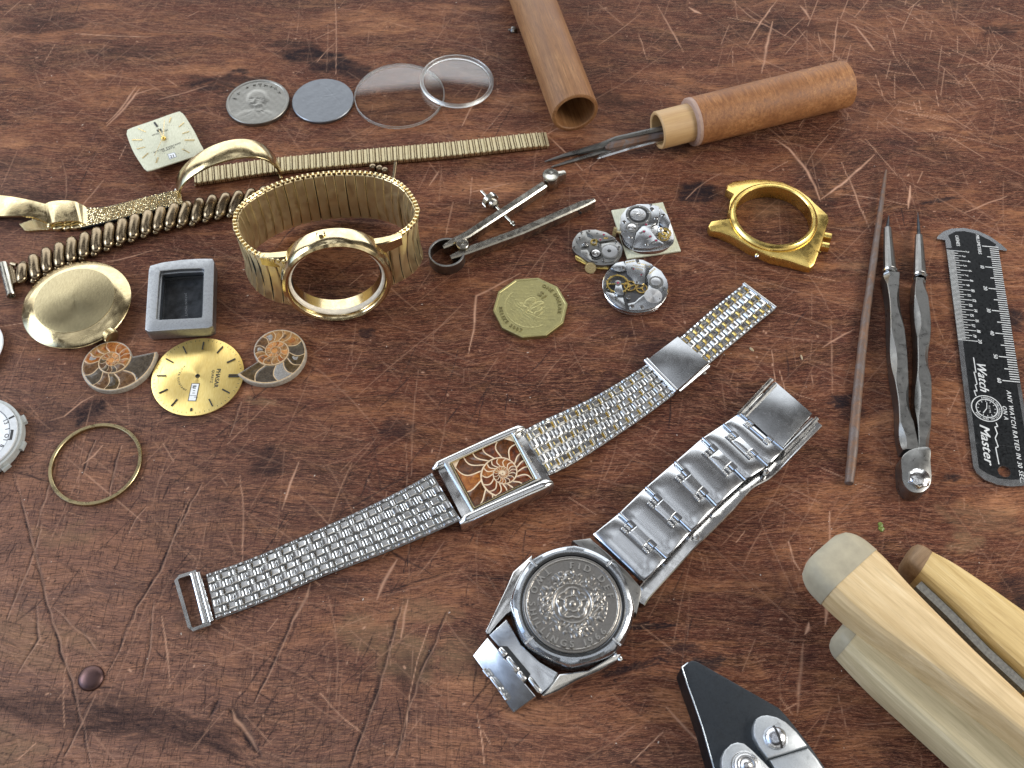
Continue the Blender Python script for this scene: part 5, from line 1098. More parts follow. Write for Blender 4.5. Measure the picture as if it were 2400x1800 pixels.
# ------------------------------------------------------------------ ten-sided brass coin
q = p1_(zBEL, 1022, 820, 2.0); v1 = p1_(zBEL, 1742, 762, 2.0); a0 = atan2(v1[1]-q[1], v1[0]-q[0]); RV = 13.6; rz = radians(-52)
t = thing('ship_coin', 'ten-sided brass one dollar coin with a sailing ship, below the dividers', 'coin', *q, 0, rz)
dec = [(RV*cos(a0-rz+k*pi/5), RV*sin(a0-rz+k*pi/5)) for k in range(10)]
mb = MB(); d1 = ccw(dec); rs = [[(x, y, z) for x, y in offset(d1, o)] for o, z in ((.25, .03), (0, .25), (0, 1.75), (.2, 2.0), (.75, 2.0), (.95, 1.86))]; loft(mb, rs)
part('coin_body', mb, COINB, t, ang=20)
def ship(x, y):
    f = np.zeros_like(x); ins = (x*x+y*y < 8.9**2)
    f += .10*np.exp(-((np.hypot(x, y)-9.1)/.16)**2)*(y < -1.5)
    wav = (np.sin((y+.25*np.sin(x*1.3))*2*pi/1.15) > .35)*(y < -2.3)*(np.hypot(x, y) < 8.8); f += -.12*wav
    hull = E2(x, y, .6, -2.4, 4.6, 1.5, .05, 4)*(y < -1.0); f += .16*hull
    for cx_, cy_, rx, ry in ((-1.9, 1.4, 1.7, 2.6), (1.2, 2.1, 1.9, 3.2), (3.6, .9, 1.1, 2.2)): e_ = E2(x, y, cx_, cy_, rx, ry, .15, 4)*ins; f += .15*e_-.12*np.exp(-((np.hypot((x-cx_)/rx, (y-cy_)/ry)-1)/.12)**2)*ins
    f += .12*np.exp(-((x-.1*y-1.2)/.14)**2)*(np.abs(y-1) < 4.5)-.12*np.exp(-((y-.55*x+3.2)/.14)**2)*(x > 1)*(x < 7)
    r = np.hypot(x, y); an = np.arctan2(y, x)
    for s_ in (0, pi): f += -.11*np.exp(-((r-10.6-.45*np.sin(an*26+s_))/.17)**2)*((np.abs(np.mod(an-radians(152)+pi, 2*pi)-pi) < .62) | (np.abs(np.mod(an-radians(-18)+pi, 2*pi)-pi) < .58))
    return f+.025*vnoise(x, y, 3.1, 2)
mb = MB(); relief(mb, 12.1, ship, 1.86, 80, 200); part('ship_relief', mb, COINB, t, ang=80)
mb = MB(); text_arc(mb, 'ONE DOLLAR', 0, 0, 10.0, 118, 1.95, 1.88, True, h=.2, gap=.25, bold=.05); text_arc(mb, 'BELIZE 2007', 0, 0, 11.4, 231, 1.95, 1.88, False, h=.2, gap=.28, bold=.05); text(mb, '$1', -3.2, 5.6, 1.86, 3.3, 0, 1, .24, bold=.08); part('lettering', mb, COINBD, t)

# ------------------------------------------------------------------ empty yellow gold case at the right
zt = 5.4; c0 = p1_(ZG, 592, 342, 7.0)
t = thing('yellow_gold_case', 'empty yellow gold watch case with curved lugs, to the left of the rusty needle', 'watch case', *c0)
outl = PL(ZG, [(168, 398), (190, 362), (240, 366), (310, 398), (295, 330), (305, 250), (335, 190), (285, 168), (290, 130), (330, 108), (460, 98), (540, 104), (650, 122), (745, 165), (820, 222), (862, 262), (950, 332), (952, 372), (925, 450), (900, 540), (880, 600), (862, 645), (835, 668), (780, 655), (690, 632), (570, 606), (440, 552), (320, 478), (240, 440), (185, 428)], zt)
def ray(poly, c_, a):
    best = 0; dx, dy = cos(a), sin(a)
    for i in range(len(poly)):
        (x1, y1), (x2, y2) = poly[i-1], poly[i]; x1 -= c_[0]; y1 -= c_[1]; x2 -= c_[0]; y2 -= c_[1]; ex_, ey_ = x2-x1, y2-y1; dt = dx*ey_-dy*ex_
        if abs(dt) < 1e-9: continue
        s_ = (x1*ey_-y1*ex_)/dt; u = (x1*dy-y1*dx)/dt
        if s_ > 0 and -1e-6 <= u <= 1+1e-6: best = max(best, s_)
    return best
nA = 300; oo = []; ii = []; RI = 250/2.765*mmpp(1814, 500, 7)
for k in range(nA):
    a = 2*pi*k/nA; r = max(RI+1.5, ray(outl, c0, a)); oo.append((c0[0]+r*cos(a), c0[1]+r*sin(a))); ii.append((c0[0]+RI*cos(a), c0[1]+RI*sin(a)))
def lz(p, z): r = hypot(p[0]-c0[0], p[1]-c0[1]); return z-max(0, r-RI-2.6)*.22     # lugs droop
mb = MB(); rs = [[(x, y, .5) for x, y in offset(oo, .8)], [(x, y, max(.8, lz((x, y), 1.2))) for x, y in oo], [(x, y, max(2.4, lz((x, y), zt-.7))) for x, y in oo], [(x, y, max(2.8, lz((x, y), zt-.15))) for x, y in offset(oo, .25)], [(x, y, max(3.0, lz((x, y), zt))) for x, y in offset(oo, .7)], [(x, y, zt+.2) for x, y in offset(ii, -.9)], [(x, y, zt+.2) for x, y in ii], [(x, y, .5) for x, y in ii]]; rs.append(rs[0])
loft(mb, rs, cap0=False, cap1=False); part('case_body', mb, GOLDY, t, w=True, ang=28)
mb = MB(); lathe(mb, [(RI-.35, zt), (RI-.35, zt+1.5), (RI, zt+1.9), (RI+.8, zt+1.85), (RI+1.7, zt+1.2), (RI+2.0, zt+.6), (RI+2.0, zt)], 110, M=T(*c0)); part('bezel', mb, GOLDY, t, w=True, ang=30)
mb = MB()
for s_ in (0, 1): q = p1_(ZG, (940, 925)[s_], (478, 540)[s_], 3.4); box(mb, q[0], q[1], 2.6, 3.0, 2.4, 2.6, radians(-15), bev=.3)
for k, (x, y) in enumerate(((915, 440), (905, 510), (890, 575))): q = p1_(ZG, x, y, 4.6); box(mb, q[0]-1.2, q[1], 4.55, 3.2, .3, .3, radians(-20))
part('end_link', mb, GOLDY, t, w=True)
mb = MB(); q = p1_(ZG, 482, 605, 3); lathe(mb, [(0, 0), (.7, .1), (.95, .7), (.7, 1.3), (0, 1.5)], 16, M=T(q[0], q[1]+.8, 2.6, 0, pi/2+.2)); part('crown_stem', mb, STEEL, t, w=True)
mb = MB(); q = p1_(ZG, 295, 152, 3.3); lathe(mb, [(.5, 0), (.5, .05), (0, .05)], 12, M=T(q[0]-.3, q[1]-.75, 3.0, 0, pi/2)); part('lug_hole', mb, BLACK, t, w=True)

# ------------------------------------------------------------------ two-part wooden needle tube
def axis_m(P0, P1):
    d_ = (Vector(P1)-Vector(P0)); return Matrix.Translation(P0) @ d_.to_track_quat('X', 'Z').to_matrix().to_4x4(), d_.length
RX = Matrix.Rotation(pi/2, 4, 'Y')
Rt = 9.6; P0 = Vector((*p1_(ZF, 487, 652, Rt), Rt)); P1 = Vector((*p1_(ZF, 242, 0, Rt), Rt)); P1 = P0+(P1-P0).normalized()*95
M_, L_ = axis_m(P0, P1)
mb = MB(); lathe(mb, [(0, 38), (7.7, 38), (7.9, .3), (8.2, 0), (Rt-.5, 0), (Rt-.1, .25), (Rt, .8), (Rt, L_-1), (Rt-.6, L_), (0, L_)], 72, M=RX)
o = single('wooden_tube', mb, TUBEW, 'empty open-ended brown wooden tube reaching in from the top edge', 'tube', 0, 0); o.matrix_world = Matrix.Translation(P0*S) @ M_.to_3x3().to_4x4()
H0 = Vector((*p1_(ZF, 960, 752, 9.4), 9.4)); H1 = Vector((*p1_(ZF, 2040, 484, 9.4), 9.4)); M_, L_ = axis_m(H0, H1)
t = thing('wooden_needle_case', 'wooden handle-like case with a paler narrow collar, steel gravers sticking out of its open end', 'tool case', *H0); t.matrix_world = Matrix.Translation(H0*S) @ M_.to_3x3().to_4x4()
def inside(name, mb, mat): o_ = part(name, mb, mat, t); return o_
cl_ = (Vector((*p1_(ZF, 1165, 706, 9.4), 9.4))-H0).length
mb = MB(); lathe(mb, [(7.0, cl_-.5), (9.2, cl_-.3), (9.5, 0+cl_+.2), (9.55, cl_+1), (9.55, L_-1.2), (9.35, L_-.3), (8.9, L_), (0, L_+.05)], 72, M=RX); inside('handle', mb, m_wood('rough_turned_wood', (.17, .06, .018), (.36, .155, .052), (.50, .27, .12), 'y', .6, 1.0, .9))
mb = MB(); lathe(mb, [(0, 14), (5.7, 14), (6.0, .3), (6.3, 0), (7.2, 0), (7.5, .4), (7.55, cl_)], 64, M=RX); inside('collar', mb, TUBEL)
mb = MB(); lathe(mb, [(7.6, cl_-1.4), (9.3, cl_-1.3), (9.62, cl_-.9), (9.62, cl_+.4), (9.3, cl_+.5)], 64, M=RX); inside('worn_shoulder', mb, m_wood('pink_worn_edge', (.30, .19, .14), (.40, .27, .21), (.46, .33, .27), 'y', .6, 1.2, .2))
def blade(label, pts, ws, hs, mat, name='graver'):
    P = [Vector((*p1_(ZF, x, y, z), z)) for x, y, z in pts]; b0 = P[0]; mb = MB(); rs = []
    for i, p in enumerate(P):
        d_ = (P[min(len(P)-1, i+1)]-P[max(0, i-1)]).normalized(); s_ = d_.cross(Vector((0, 0, 1))).normalized(); u_ = s_.cross(d_); w_ = ws[i]/2; h_ = hs[i]/2
        rs.append([tuple(p-b0+s_*a*w_+u_*b_*h_) for a, b_ in ((-1, -1), (1, -1), (1.0, .3), (.35, 1), (-.35, 1), (-1, .3))])
    loft(mb, rs); o = part(name, mb, mat, None, ang=22); o.location = b0*S; return tag(o, label, 'graver', 'gravers in the wooden case')
blade('longest graver, blued steel with a sharp tip, uppermost in the case mouth', [(312, 931, .6), (430, 893, 1.6), (640, 838, 3.4), (720, 800, 5.0), (985, 742, 8.0), (1060, 722, 9)], [.5, 1.7, 3.0, 2.0, 2.4, 2.4], [.4, 1.2, 2.2, 2.2, 2.4, 2.4], STEELD)
blade('thin grey graver whose tip almost touches the dividers joint', [(350, 962, .5), (460, 928, .9), (640, 875, 1.6), (980, 800, 4.6), (1050, 785, 5)], [.6, 1.5, 1.9, 1.9, 1.9], [.5, 1.0, 1.4, 1.6, 1.6], STEELD)
blade('thick brownish graver with a blunt end between the other gravers', [(660, 850, 3.6), (690, 838, 4.0), (960, 778, 6.2), (1050, 757, 7)], [1.4, 3.6, 3.8, 3.8], [1.0, 2.2, 2.2, 2.2], RUST)
blade('short bright graver with an oblique end, lowest in the case mouth', [(613, 915, 1.6), (640, 900, 2.2), (800, 850, 3.2), (975, 805, 4.6), (1040, 788, 5)], [.4, 2.0, 2.4, 2.4, 2.4], [.3, .9, 1.0, 1.0, 1.0], STEEL)

# ------------------------------------------------------------------ rusty needle
pts = [(2077.4, 398.3, 2.2, .25), (2073, 425, 2.2, .65), (2064, 490, 2.1, 1.0), (2049, 600, 2.0, 1.35), (2038, 680, 1.9, 1.42), (2030, 735, 1.8, 1.5), (2020.5, 817, 1.8, 1.6), (2009.5, 925, 1.8, 1.68), (2003, 998, 1.8, 1.7), (1997, 1070, 1.7, 1.62), (1990.5, 1128, 1.6, 1.5), (1990.2, 1131.5, 1.6, .9)]
P = [(*W(u, v, z), z) for u, v, z, r in pts]; n_ = len(P); sp = smooth_path(P, 88); rs_ = np.interp(np.linspace(0, n_-1, len(sp)), range(n_), [p[3] for p in pts])
c_ = P[6]; mb = MB(); tube(mb, sp, [float(r)*(1+.03*math.sin(i*1.1)) for i, r in enumerate(rs_)], 16)
single('rusty_needle', mb, RUST, 'long rusty steel needle with a sharp tip, leftmost of the long tools', 'needle', c_[0], c_[1], 0, w=True, ang=60)

# ------------------------------------------------------------------ jointed scriber with two arms
t = thing('jointed_scriber', 'grey steel scriber with two scalloped arms joined by a bolt, between needle and ruler', 'scriber', *p1_(ZH, 705, 1430), 0)
def arm(pts, z0, z1, w, ph):
    P = [Vector((*p1_(ZH, x, y, z1), 0)) for x, y in pts]; sp = [Vector(p) for p in smooth_path([tuple(p) for p in P], 130)]; mb = MB(); rs = []; n = len(sp); h = z1-z0
    for i, p in enumerate(sp):
        f = i/(n-1); d_ = (sp[min(n-1, i+1)]-sp[max(0, i-1)]).normalized(); s_ = Vector((-d_.y, d_.x, 0)); w_ = w/2*(.9+.12*math.sin(f*2*pi*2.2+ph))
        cl_ = .3+1.7*max(0, math.sin(f*2*pi*2.3+ph))**1.2; cr = .3+1.7*max(0, -math.sin(f*2*pi*2.3+ph))**1.2
        prof = [(-w_, 0), (w_, 0), (w_, h-cr), (w_-cr*.8, h), (-w_+cl_*.8, h), (-w_, h-cl_)]
        rs.append([tuple(p+s_*(-a)+Vector((0, 0, z0+b_))) for a, b_ in prof])
    loft(mb, rs); return part('arm', mb, STEELD, t, w=True, ang=20)
def ferrule(arm_, ring, top, tip, zc):
    a = Vector((*W(*ring, zc+1.8), zc)); b = Vector((*W(*top, zc+1.2), zc-.6)); c_ = Vector((*W(*tip, .6), .5)); M_ = Matrix.Translation(a) @ (b-a).to_track_quat('Z', 'Y').to_matrix().to_4x4(); L_ = (b-a).length
    mb = MB(); lathe(mb, [(2.2, -1.6), (2.5, -1.2), (2.55, -.4), (2.1, 0), (2.25, .3), (1.9, L_*.5), (1.35, L_-.3), (1.0, L_), (0, L_)], 12, M=M_); fe = part('ferrule', mb, STEELD, arm_, w=True, ang=18)
    mb = MB(); lathe(mb, [(2.3, -1.5), (2.75, -1.3), (2.8, -.5), (2.3, -.2)], 24, M=M_); part('collar_ring', mb, STEEL, arm_, w=True)
    mb = MB(); tube(mb, [tuple(b), tuple(b.lerp(c_, .6)), tuple(c_)], [.75, .5, .12], 10); part('needle_tip', mb, BLKOX, arm_, w=True)
a1 = arm([(655, 1250), (630, 1120), (612, 960), (590, 780), (572, 560), (555, 330), (535, 170), (530, 100)], .7, 6.6, 5.2, .4)
a2 = arm([(735, 1300), (740, 1150), (735, 950), (738, 760), (733, 600), (735, 450), (720, 250), (720, 140)], .7, 6.6, 5.0, 3.4)
ferrule(a1, (2089, 627), (2083.5, 527), (2083, 505), 3.5); ferrule(a2, (2159.5, 638), (2157.3, 545), (2151.5, 498), 3.5)
mb = MB(); jp = PL(ZH, [(668, 1245), (772, 1240), (778, 1330), (785, 1430), (770, 1490), (720, 1530), (650, 1525), (600, 1470), (590, 1400), (592, 1300)], 6.7); prism(mb, [(a, b) for a, b, _ in smooth_path([(a, b, 0) for a, b in jp], 60, True)], .5, 6.7, .4)
part('joint_plate', mb, STEELD, t, w=True); 
mb = MB(); q = p1_(ZH, 708, 1432, 8.4); hexo = [(3.7*cos(k*pi/3+.3), 3.7*sin(k*pi/3+.3)) for k in range(6)]; M_ = T(*q); hx = resample(hexo, 36); ring = lambda k, z: [(x*k, y*k, z) for x, y in hx]; rnd = lambda r, z: [(r*cos(atan2(y, x)), r*sin(atan2(y, x)), z) for x, y in hx]
loft(mb, [ring(1, 6.6), ring(1, 7.6), rnd(3.2, 8.3), rnd(2.2, 8.7), rnd(1.0, 8.9)], M=M_); part('bolt', mb, STEEL, t, w=True, ang=50)

# ------------------------------------------------------------------ watchmaker's ruler   (local x runs down the scale, y towards the millimetre edge)
o0 = W(2301.7, 576.7, 1); t = thing('steel_ruler', 'black and silver watchmaker ruler with millimetre and ligne scales', 'ruler', *o0, 0, radians(-96.77))
head = [(1.3, 8.9), (.6, 9.1), (-1.9, 7.1), (-5.2, 3.4), (-7.5, -1.1), (-8.2, -5.8), (-7.4, -10.3), (-5.6, -13.6), (-3.3, -15.8), (-2.0, -16.6), (-1.5, -16.2), (-1.35, -13.5)]
body = head+[(3, -13.5), (43, -13.55), (95.3, -13.8), (97.4, -13.0), (99.6, -10.7), (101, -6.5), (101.1, -2.4), (100.3, 1.7), (98.5, 4.5), (96, 6.2), (60, 6.1), (1.0, 5.9)]
hc = (95.8, -3.9); hn = 48
th_ = 1.0; mb = MB()
body = ccw(body); nb_ = 200; bo = resample(body, nb_)
# split the plate at the hole: ring section near the hole + the rest
endp = [p for p in bo if p[0] > 86.0]; 
L1 = [(86, -13.77), (95.3, -13.8), (97.4, -13.0), (99.6, -10.7), (101, -6.5), (101.1, -2.4), (100.3, 1.7), (98.5, 4.5), (96, 6.2), (86, 6.17)]
E_ = ccw(L1); kk = 96; eo = []; eh = []
for k in range(kk): a = 2*pi*k/kk; r = ray(E_, hc, a); eo.append((hc[0]+r*cos(a), hc[1]+r*sin(a))); eh.append((hc[0]+2.05*cos(a), hc[1]+2.05*sin(a)))
ringplate(mb, eo, eh, .05, th_); main = head+[(3, -13.5), (43, -13.55), (86, -13.77), (86, 6.17), (60, 6.1), (1.0, 5.9)]; prism(mb, main, .05, th_)
part('steel_blank', mb, STEELM, t)
mb = MB(); z0, z1 = th_, th_+.05
top = [(-1.5, 5.4), (-3.3, 3.1), (-5.7, -1.0), (-6.6, -5.9), (-6.0, -9.2), (-3.8, -12.2), (-1.3, -11.5), (2.4, -11.4), (2.6, -13.45), (43.5, -13.5), (43.6, -11.8), (85.9, -12.0), (85.9, 4.9), (60.6, 4.85), (60.5, 6.0), (.4, 5.8), (.1, 4.6)]
prism(mb, top, z0, z1); L2 = ccw([(86, -12.0), (95.4, -12.0), (97.0, -9.8), (98.5, -6.2), (98.6, -2.1), (98.0, 2.0), (96.5, 4.0), (95, 4.9), (86, 4.9)]); eo = []; eh = []
for k in range(kk): a = 2*pi*k/kk; r = ray(L2, hc, a); eo.append((hc[0]+r*cos(a), hc[1]+r*sin(a))); eh.append((hc[0]+2.1*cos(a), hc[1]+2.1*sin(a)))
ringplate(mb, eo, eh, z0, z1)
BLKP = plain('black_enamel', (.007, .008, .009), .32, 0, .5, 1.2, .06, .3); part('black_field', mb, BLKP, t)
zz = z1; zt_ = z1+.03; SILV = plain('silver_lettering', (.62, .63, .62), .4, .3, .1, bumpk=0)
mb = MB()
for k in range(0, 61):
    s_ = 0.0 if k % 10 == 0 else (1.3 if k % 5 == 0 else 2.7); box(mb, k*.9985, (s_+5.95)/2, (zz+zt_)/2, .36, 5.95-s_, zt_-zz)
for k in range(0, 37):
    x = 3.55+(44.3-3.55)*k/36; e_ = (-6.6 if k % 4 == 0 else (-8.3 if k % 2 == 0 else -9.4)); box(mb, x, (e_-13.45)/2, (zz+zt_)/2, .24, e_+13.45, zt_-zz)
for k in range(36): x = 3.55+(44.3-3.55)*(k+.5)/36; box(mb, x, -12.1, (zz+zt_)/2, .22, 2.7, zt_-zz)
part('graduations', mb, SILV, t)
mb = MB(); kw = dict(h=.03, bold=.05)
text(mb, 'LIGNES', -4.1, -9.5, zz, 1.8, 0, .86, shear=.1, **kw); text(mb, 'MILLIMETERS', -5.4, -1.75, zz, 1.7, 0, .92, shear=.12, **kw)
for k in range(2, 21): x = 3.55+(44.3-3.55)*(k-2)/18; text(mb, str(k), x-.05, -6.4 if k % 2 == 0 else -8.0, zz, 1.75, 0, .95, center=True, shear=.15, **kw)
for k in range(10, 70, 10): text(mb, str(k), k, -1.75, zz, 1.9, 0, 1, center=True, shear=.15, **kw)
text(mb, 'Watch', 52.9, -8.1, zz, 4.4, 0, 12.6/twidth('Watch', 4.4), h=.03, shear=.42, bold=.10, gap=-.1); text(mb, 'Master', 78.4, -9.9, zz, 4.5, 0, 15.8/twidth('Master', 4.5), h=.03, shear=.42, bold=.10, gap=-.1)
text(mb, 'ANY WATCH RATED IN 30 SEC.', 63.8, .85, zz, 2.1, 0, 1.02, h=.03, shear=.25, gap=.12, bold=.04); text(mb, 'ON A', 70.2, -1.35, zz, 2.0, 0, 1, h=.03, shear=.25, gap=.1, bold=.04)
for pts in ([(51.4, -8.9), (57.7, -8.75), (57.5, -9.4), (62.5, -8.9), (62.9, -9.6), (65.4, -9.2), (65.2, -10.2), (67.4, -9.8)], [(77.3, -4.3), (78.8, -3.9), (79.0, -4.9), (81.5, -4.4), (83.4, -5.3), (86.7, -4.7), (87.0, -5.6), (93.3, -5.3)]):
    for a, b in zip(pts, pts[1:]): bar(mb, a, b, .34, zz, zt_)
cc0 = (72.0, -6.75); 
for r in (5.05, 3.55): lathe(mb, [(r-.16, zz), (r-.16, zt_), (r+.16, zt_), (r+.16, zz)], 64, M=T(*cc0))
for k in range(12): a = k*pi/6; bar(mb, (cc0[0]+2.6*cos(a), cc0[1]+2.6*sin(a)), (cc0[0]+3.2*cos(a), cc0[1]+3.2*sin(a)), .18, zz, zt_)
bar(mb, cc0, (cc0[0]+1.9, cc0[1]-1.4), .3, zz, zt_); bar(mb, cc0, (cc0[0]-2.4, cc0[1]+.3), .25, zz, zt_)
text(mb, 'TRUE TIME', cc0[0]-1.4, cc0[1]+.7, zz, .75, 0, .8, h=.03)
text_arc(mb, 'AMERICAN TIME PRODUCTS INC. NEW YORK', cc0[0], cc0[1], 3.9, 200, 1.0, zz, True, h=.03, gap=.05, sx_=.82, bold=.02)
part('lettering', mb, SILV, t)
# ------------------------------------------------------------------ two-tone watch with a fossil dial
zt = 7.2
t = thing('fossil_dial_watch', 'rectangular steel watch with an ammonite dial on a steel and gold link bracelet', 'watch', *p1_(zREC, 925, 740))
mb = MB(); mpoly(mb, zREC, [(120, 655), (1300, 105), (1725, 850), (500, 1405)], .9, 4.6, .4); case = part('case', mb, STEEL, t, w=True, bevel=0)
def rail(name, a, b, w_, z0, z1, mat, par, ext=0.0):
    A = Vector((*p1_(zREC, *a, z1), 0)); B = Vector((*p1_(zREC, *b, z1), 0)); d_ = (B-A); L_ = d_.length; d_.normalize(); s_ = Vector((-d_.y, d_.x, 0)); mb = MB(); rs = []
    for k in range(17):
        f = k/16; e_ = min(1, min(f, 1-f)*L_/1.6); sh = math.sqrt(max(0, 1-(1-e_)**2)); ww = w_/2*(.55+.45*sh); zz = z1-(1-sh)*1.6-.35*(2*f-1)**2; p = A+d_*(L_*f)
        rs.append([tuple(p+s_*x+Vector((0, 0, z))) for x, z in ((-ww, z0), (ww, z0), (ww, zz-1.4), (ww*.8, zz-.5), (ww*.45, zz-.08), (-ww*.45, zz-.08), (-ww*.8, zz-.5), (-ww, zz-1.4))])
    loft(mb, rs); return part(name, mb, mat, par, w=True, ang=40)
rail('case_rail', (75, 660), (1360, 85), 3.0, .7, zt, STEEL, t); rail('case_rail', (455, 1415), (1755, 845), 3.4, .5, zt, STEEL, t)
def quad_pts(P, z): return resample(PL(zREC, P, z), 80)
ou, inn, gi = [(222, 602), (1198, 150), (1600, 828), (632, 1305)], [(320, 612), (1180, 205), (1515, 838), (655, 1258)], [(345, 622), (1170, 232), (1488, 838), (662, 1238)]
mb = MB(); ringplate(mb, quad_pts(ou, zt), quad_pts(inn, zt), 4.0, zt-.3, .45); part('bezel', mb, STEEL, t, w=True)
mb = MB(); ringplate(mb, quad_pts(inn, zt-.6), quad_pts(gi, zt-.6), 4.0, zt-.6, .12); part('inner_bezel', mb, GOLDP, t, w=True)
zd = 6.0; dq = ccw(PL(zREC, [(338, 618), (1175, 225), (1495, 838), (660, 1245)], zd)); mb = MB(); prism(mb, dq, 4.6, zd); dl = part('dial', mb, BLACK, t, w=True)
dq2 = offset(dq, .35); ac = p1_(zREC, 1055, 768, zd)
def clipq(pl):
    for i in range(4):
        (x1, y1), (x2, y2) = dq2[i-1], dq2[i]; a, b = -(y2-y1), (x2-x1); c_ = -(a*x1+b*y1); pl = clip(pl, a, b, c_)
        if len(pl) < 3: return []
    return pl
mb = MB(); ch = ccw(clipq([(ac[0]+30*cos(a), ac[1]+30*sin(a)) for a in np.linspace(0, 2*pi, 60, endpoint=False)])); prism(mb, ch, zd, zd+.06); part('fossil_septa', mb, AM_PALE, dl, w=True)
mb = MB(); mats = [AM_AMB, AM_HON, AM_DRK, AM_RED, AM_OLV]; rs0 = random.Random(11)
for k, (pl, f) in enumerate(chambers(24.3, .133, 0.0, -1, 16, 2*pi*4.0, .05, bulge=.40, outer_rim=.3)):
    if abs(area2(pl)) < .012: continue
    Rl = 24.3*math.exp(-.133*f*2*pi*4); q = shrink_in(pl, max(.075, min(.21, .028*Rl))); q = [(ac[0]+x, ac[1]+y) for x, y in ccw(q)]; q = clipq(q)
    if len(q) < 3: continue
    q = ccw(q); m = rs0.choice((3, 3, 2, 0, 3, 2, 3, 2)) if f < .40 else (rs0.choice((3, 0, 2)) if f < .62 else rs0.choice((0, 0, 1)))
    if f > .86: continue
    loft(mb, [[(x, y, zd+.06) for x, y in q], [(x, y, zd+.10) for x, y in ctr_shrink(q, .94)]], m, cap0=False)
part('fossil_chambers', mb, mats, dl, w=True, ang=50)
mb = MB(); sp = []
for i in range(200):
    tt = 2.9+i*.09; r = 24.0*math.exp(-.133*(tt+2*pi)); sp.append((ac[0]+r*cos(-tt), ac[1]+r*sin(-tt), zd+.1))
sp = [p for p in sp if all((-(dq2[i][1]-dq2[i-1][1]))*(p[0]-dq2[i-1][0])+(dq2[i][0]-dq2[i-1][0])*(p[1]-dq2[i-1][1]) > .3 for i in range(4))]; nsp = len(sp)
sweep(mb, sp, circ(1, 8), scale=[max(.06, .26*math.exp(-.133*i*.09)) for i in range(nsp)]); part('spiral_wall', mb, AM_PALE, dl, w=True)
mb = MB(); lathe(mb, [(.16, zd+.1), (.16, zd+.14), (0, zd+.14)], 10, M=T(*ac)); part('fossil_eye', mb, BLACK, dl, w=True)
def link_band(name, zone, A, B, zs, pitch, mode, parent):
    """rows of small links between two edges; mode says how much gold shows"""
    a = smooth_path([(*p1_(zone, *p, z+1.6), z) for p, z in zip(A, zs)], 90); b = smooth_path([(*p1_(zone, *p, z+1.6), z) for p, z in zip(B, zs)], 90)
    n = min(len(a), len(b)); a, b = a[:n], b[:n]; mid_ = [(Vector(p)+Vector(q))/2 for p, q in zip(a, b)]; cum = [0]
    for p, q in zip(mid_, mid_[1:]): cum.append(cum[-1]+(q-p).length)
    def at(d, f):
        d = max(0, min(cum[-1]-1e-6, d)); k = min(n-2, int(np.searchsorted(cum, d, side='right'))-1); u = (d-cum[k])/max(1e-9, cum[k+1]-cum[k]); return (Vector(a[k]).lerp(Vector(a[k+1]), u)).lerp(Vector(b[k]).lerp(Vector(b[k+1]), u), f)
    cols_ = [(0, .085, 1), (.085, .235, 2), (.235, .425, 0), (.425, .575, 2), (.575, .765, 0), (.765, .915, 2), (.915, 1, 1)]
    mb = MB(); gb = MB(); nrow = int(cum[-1]/pitch); pitch = cum[-1]/nrow
    base = MB(); loft(base, [[tuple(Vector(p)+Vector((0, 0, .15))), tuple(Vector(q)+Vector((0, 0, .15))), tuple(Vector(q)+Vector((0, 0, .6))), tuple(Vector(p)+Vector((0, 0, .6)))] for p, q in zip(a[::2], b[::2])])
    for r_ in range(nrow+1):
        for f0, f1, kd in cols_:
            g = .014; off = 0 if kd == 0 else .5*pitch; d0 = r_*pitch-off+.0; l0, l1 = (d0+.12, d0+pitch*.90) if kd == 0 else ((d0+.2, d0+pitch*.92) if kd == 1 else (d0+.25, d0+pitch*.88))
            spans = [(l0, l1, 1.0)]
            if pitch > 4: lm = l0+(l1-l0)*.68; spans = [(l0, lm-.12, 1.0), (lm, l1+.12, .86 if kd == 0 else .74)]
            for si, (m0, m1, hk) in enumerate(spans):
                if m1 < .5 or m0 > cum[-1]-.4: continue
                m0 = max(0, m0); m1 = min(cum[-1], m1); secs = []; h = (1.62 if kd == 0 else (1.35 if kd == 1 else 1.75))*hk
                for k, (u, hh) in enumerate(((0, .62), (.12, .90), (.30, .99), (.62, 1.0), (.85, .90), (1, .58))):
                    p, q = at(m0+(m1-m0)*u, f0+g), at(m0+(m1-m0)*u, f1-g); z_ = h*hh-(.16 if kd == 2 and 1 < k < 4 and si == 0 else 0)
                    p1v, p2v = p.lerp(q, .12), p.lerp(q, .88); lo = .3
                    secs.append([tuple(p+Vector((0, 0, lo))), tuple(q+Vector((0, 0, lo))), tuple(q+Vector((0, 0, z_-.25))), tuple(p2v+Vector((0, 0, z_))), tuple(p1v+Vector((0, 0, z_))), tuple(p+Vector((0, 0, z_-.25)))])
                ms = [0]*5
                if kd == 2: ms = {'gold': [1, 1, 0, 0, 1], 'tips': [1, 1, 0, 0, 1] if si else [0]*5, 'steel': [2, 0, 0, 0, 0] if si else [0]*5}[mode]
                loft(mb, secs, mats=ms)
    o = part(name, mb, [STEEL, GOLDY, OLDG], parent, w=True, ang=24); part('band_core', base, STEELD, o, w=True); return o
bl = link_band('bracelet_half', ZI, [(1455, 358), (1300, 445), (1100, 545), (800, 682), (500, 812), (232, 908)], [(1612, 612), (1440, 690), (1200, 790), (860, 920), (560, 1050), (285, 1152)], [4.2, 3.0, 1.6, .6, .4, .6], 4.75, 'steel', t)
br = link_band('bracelet_half', ZJ, [(75, 1222), (250, 1130), (430, 1050), (640, 950), (830, 840), (1045, 702)], [(290, 1562), (440, 1490), (600, 1395), (820, 1250), (1040, 1100), (1270, 928)], [4.2, 2.8, 1.6, 1.0, 1.0, 1.4], 4.6, 'tips', t)
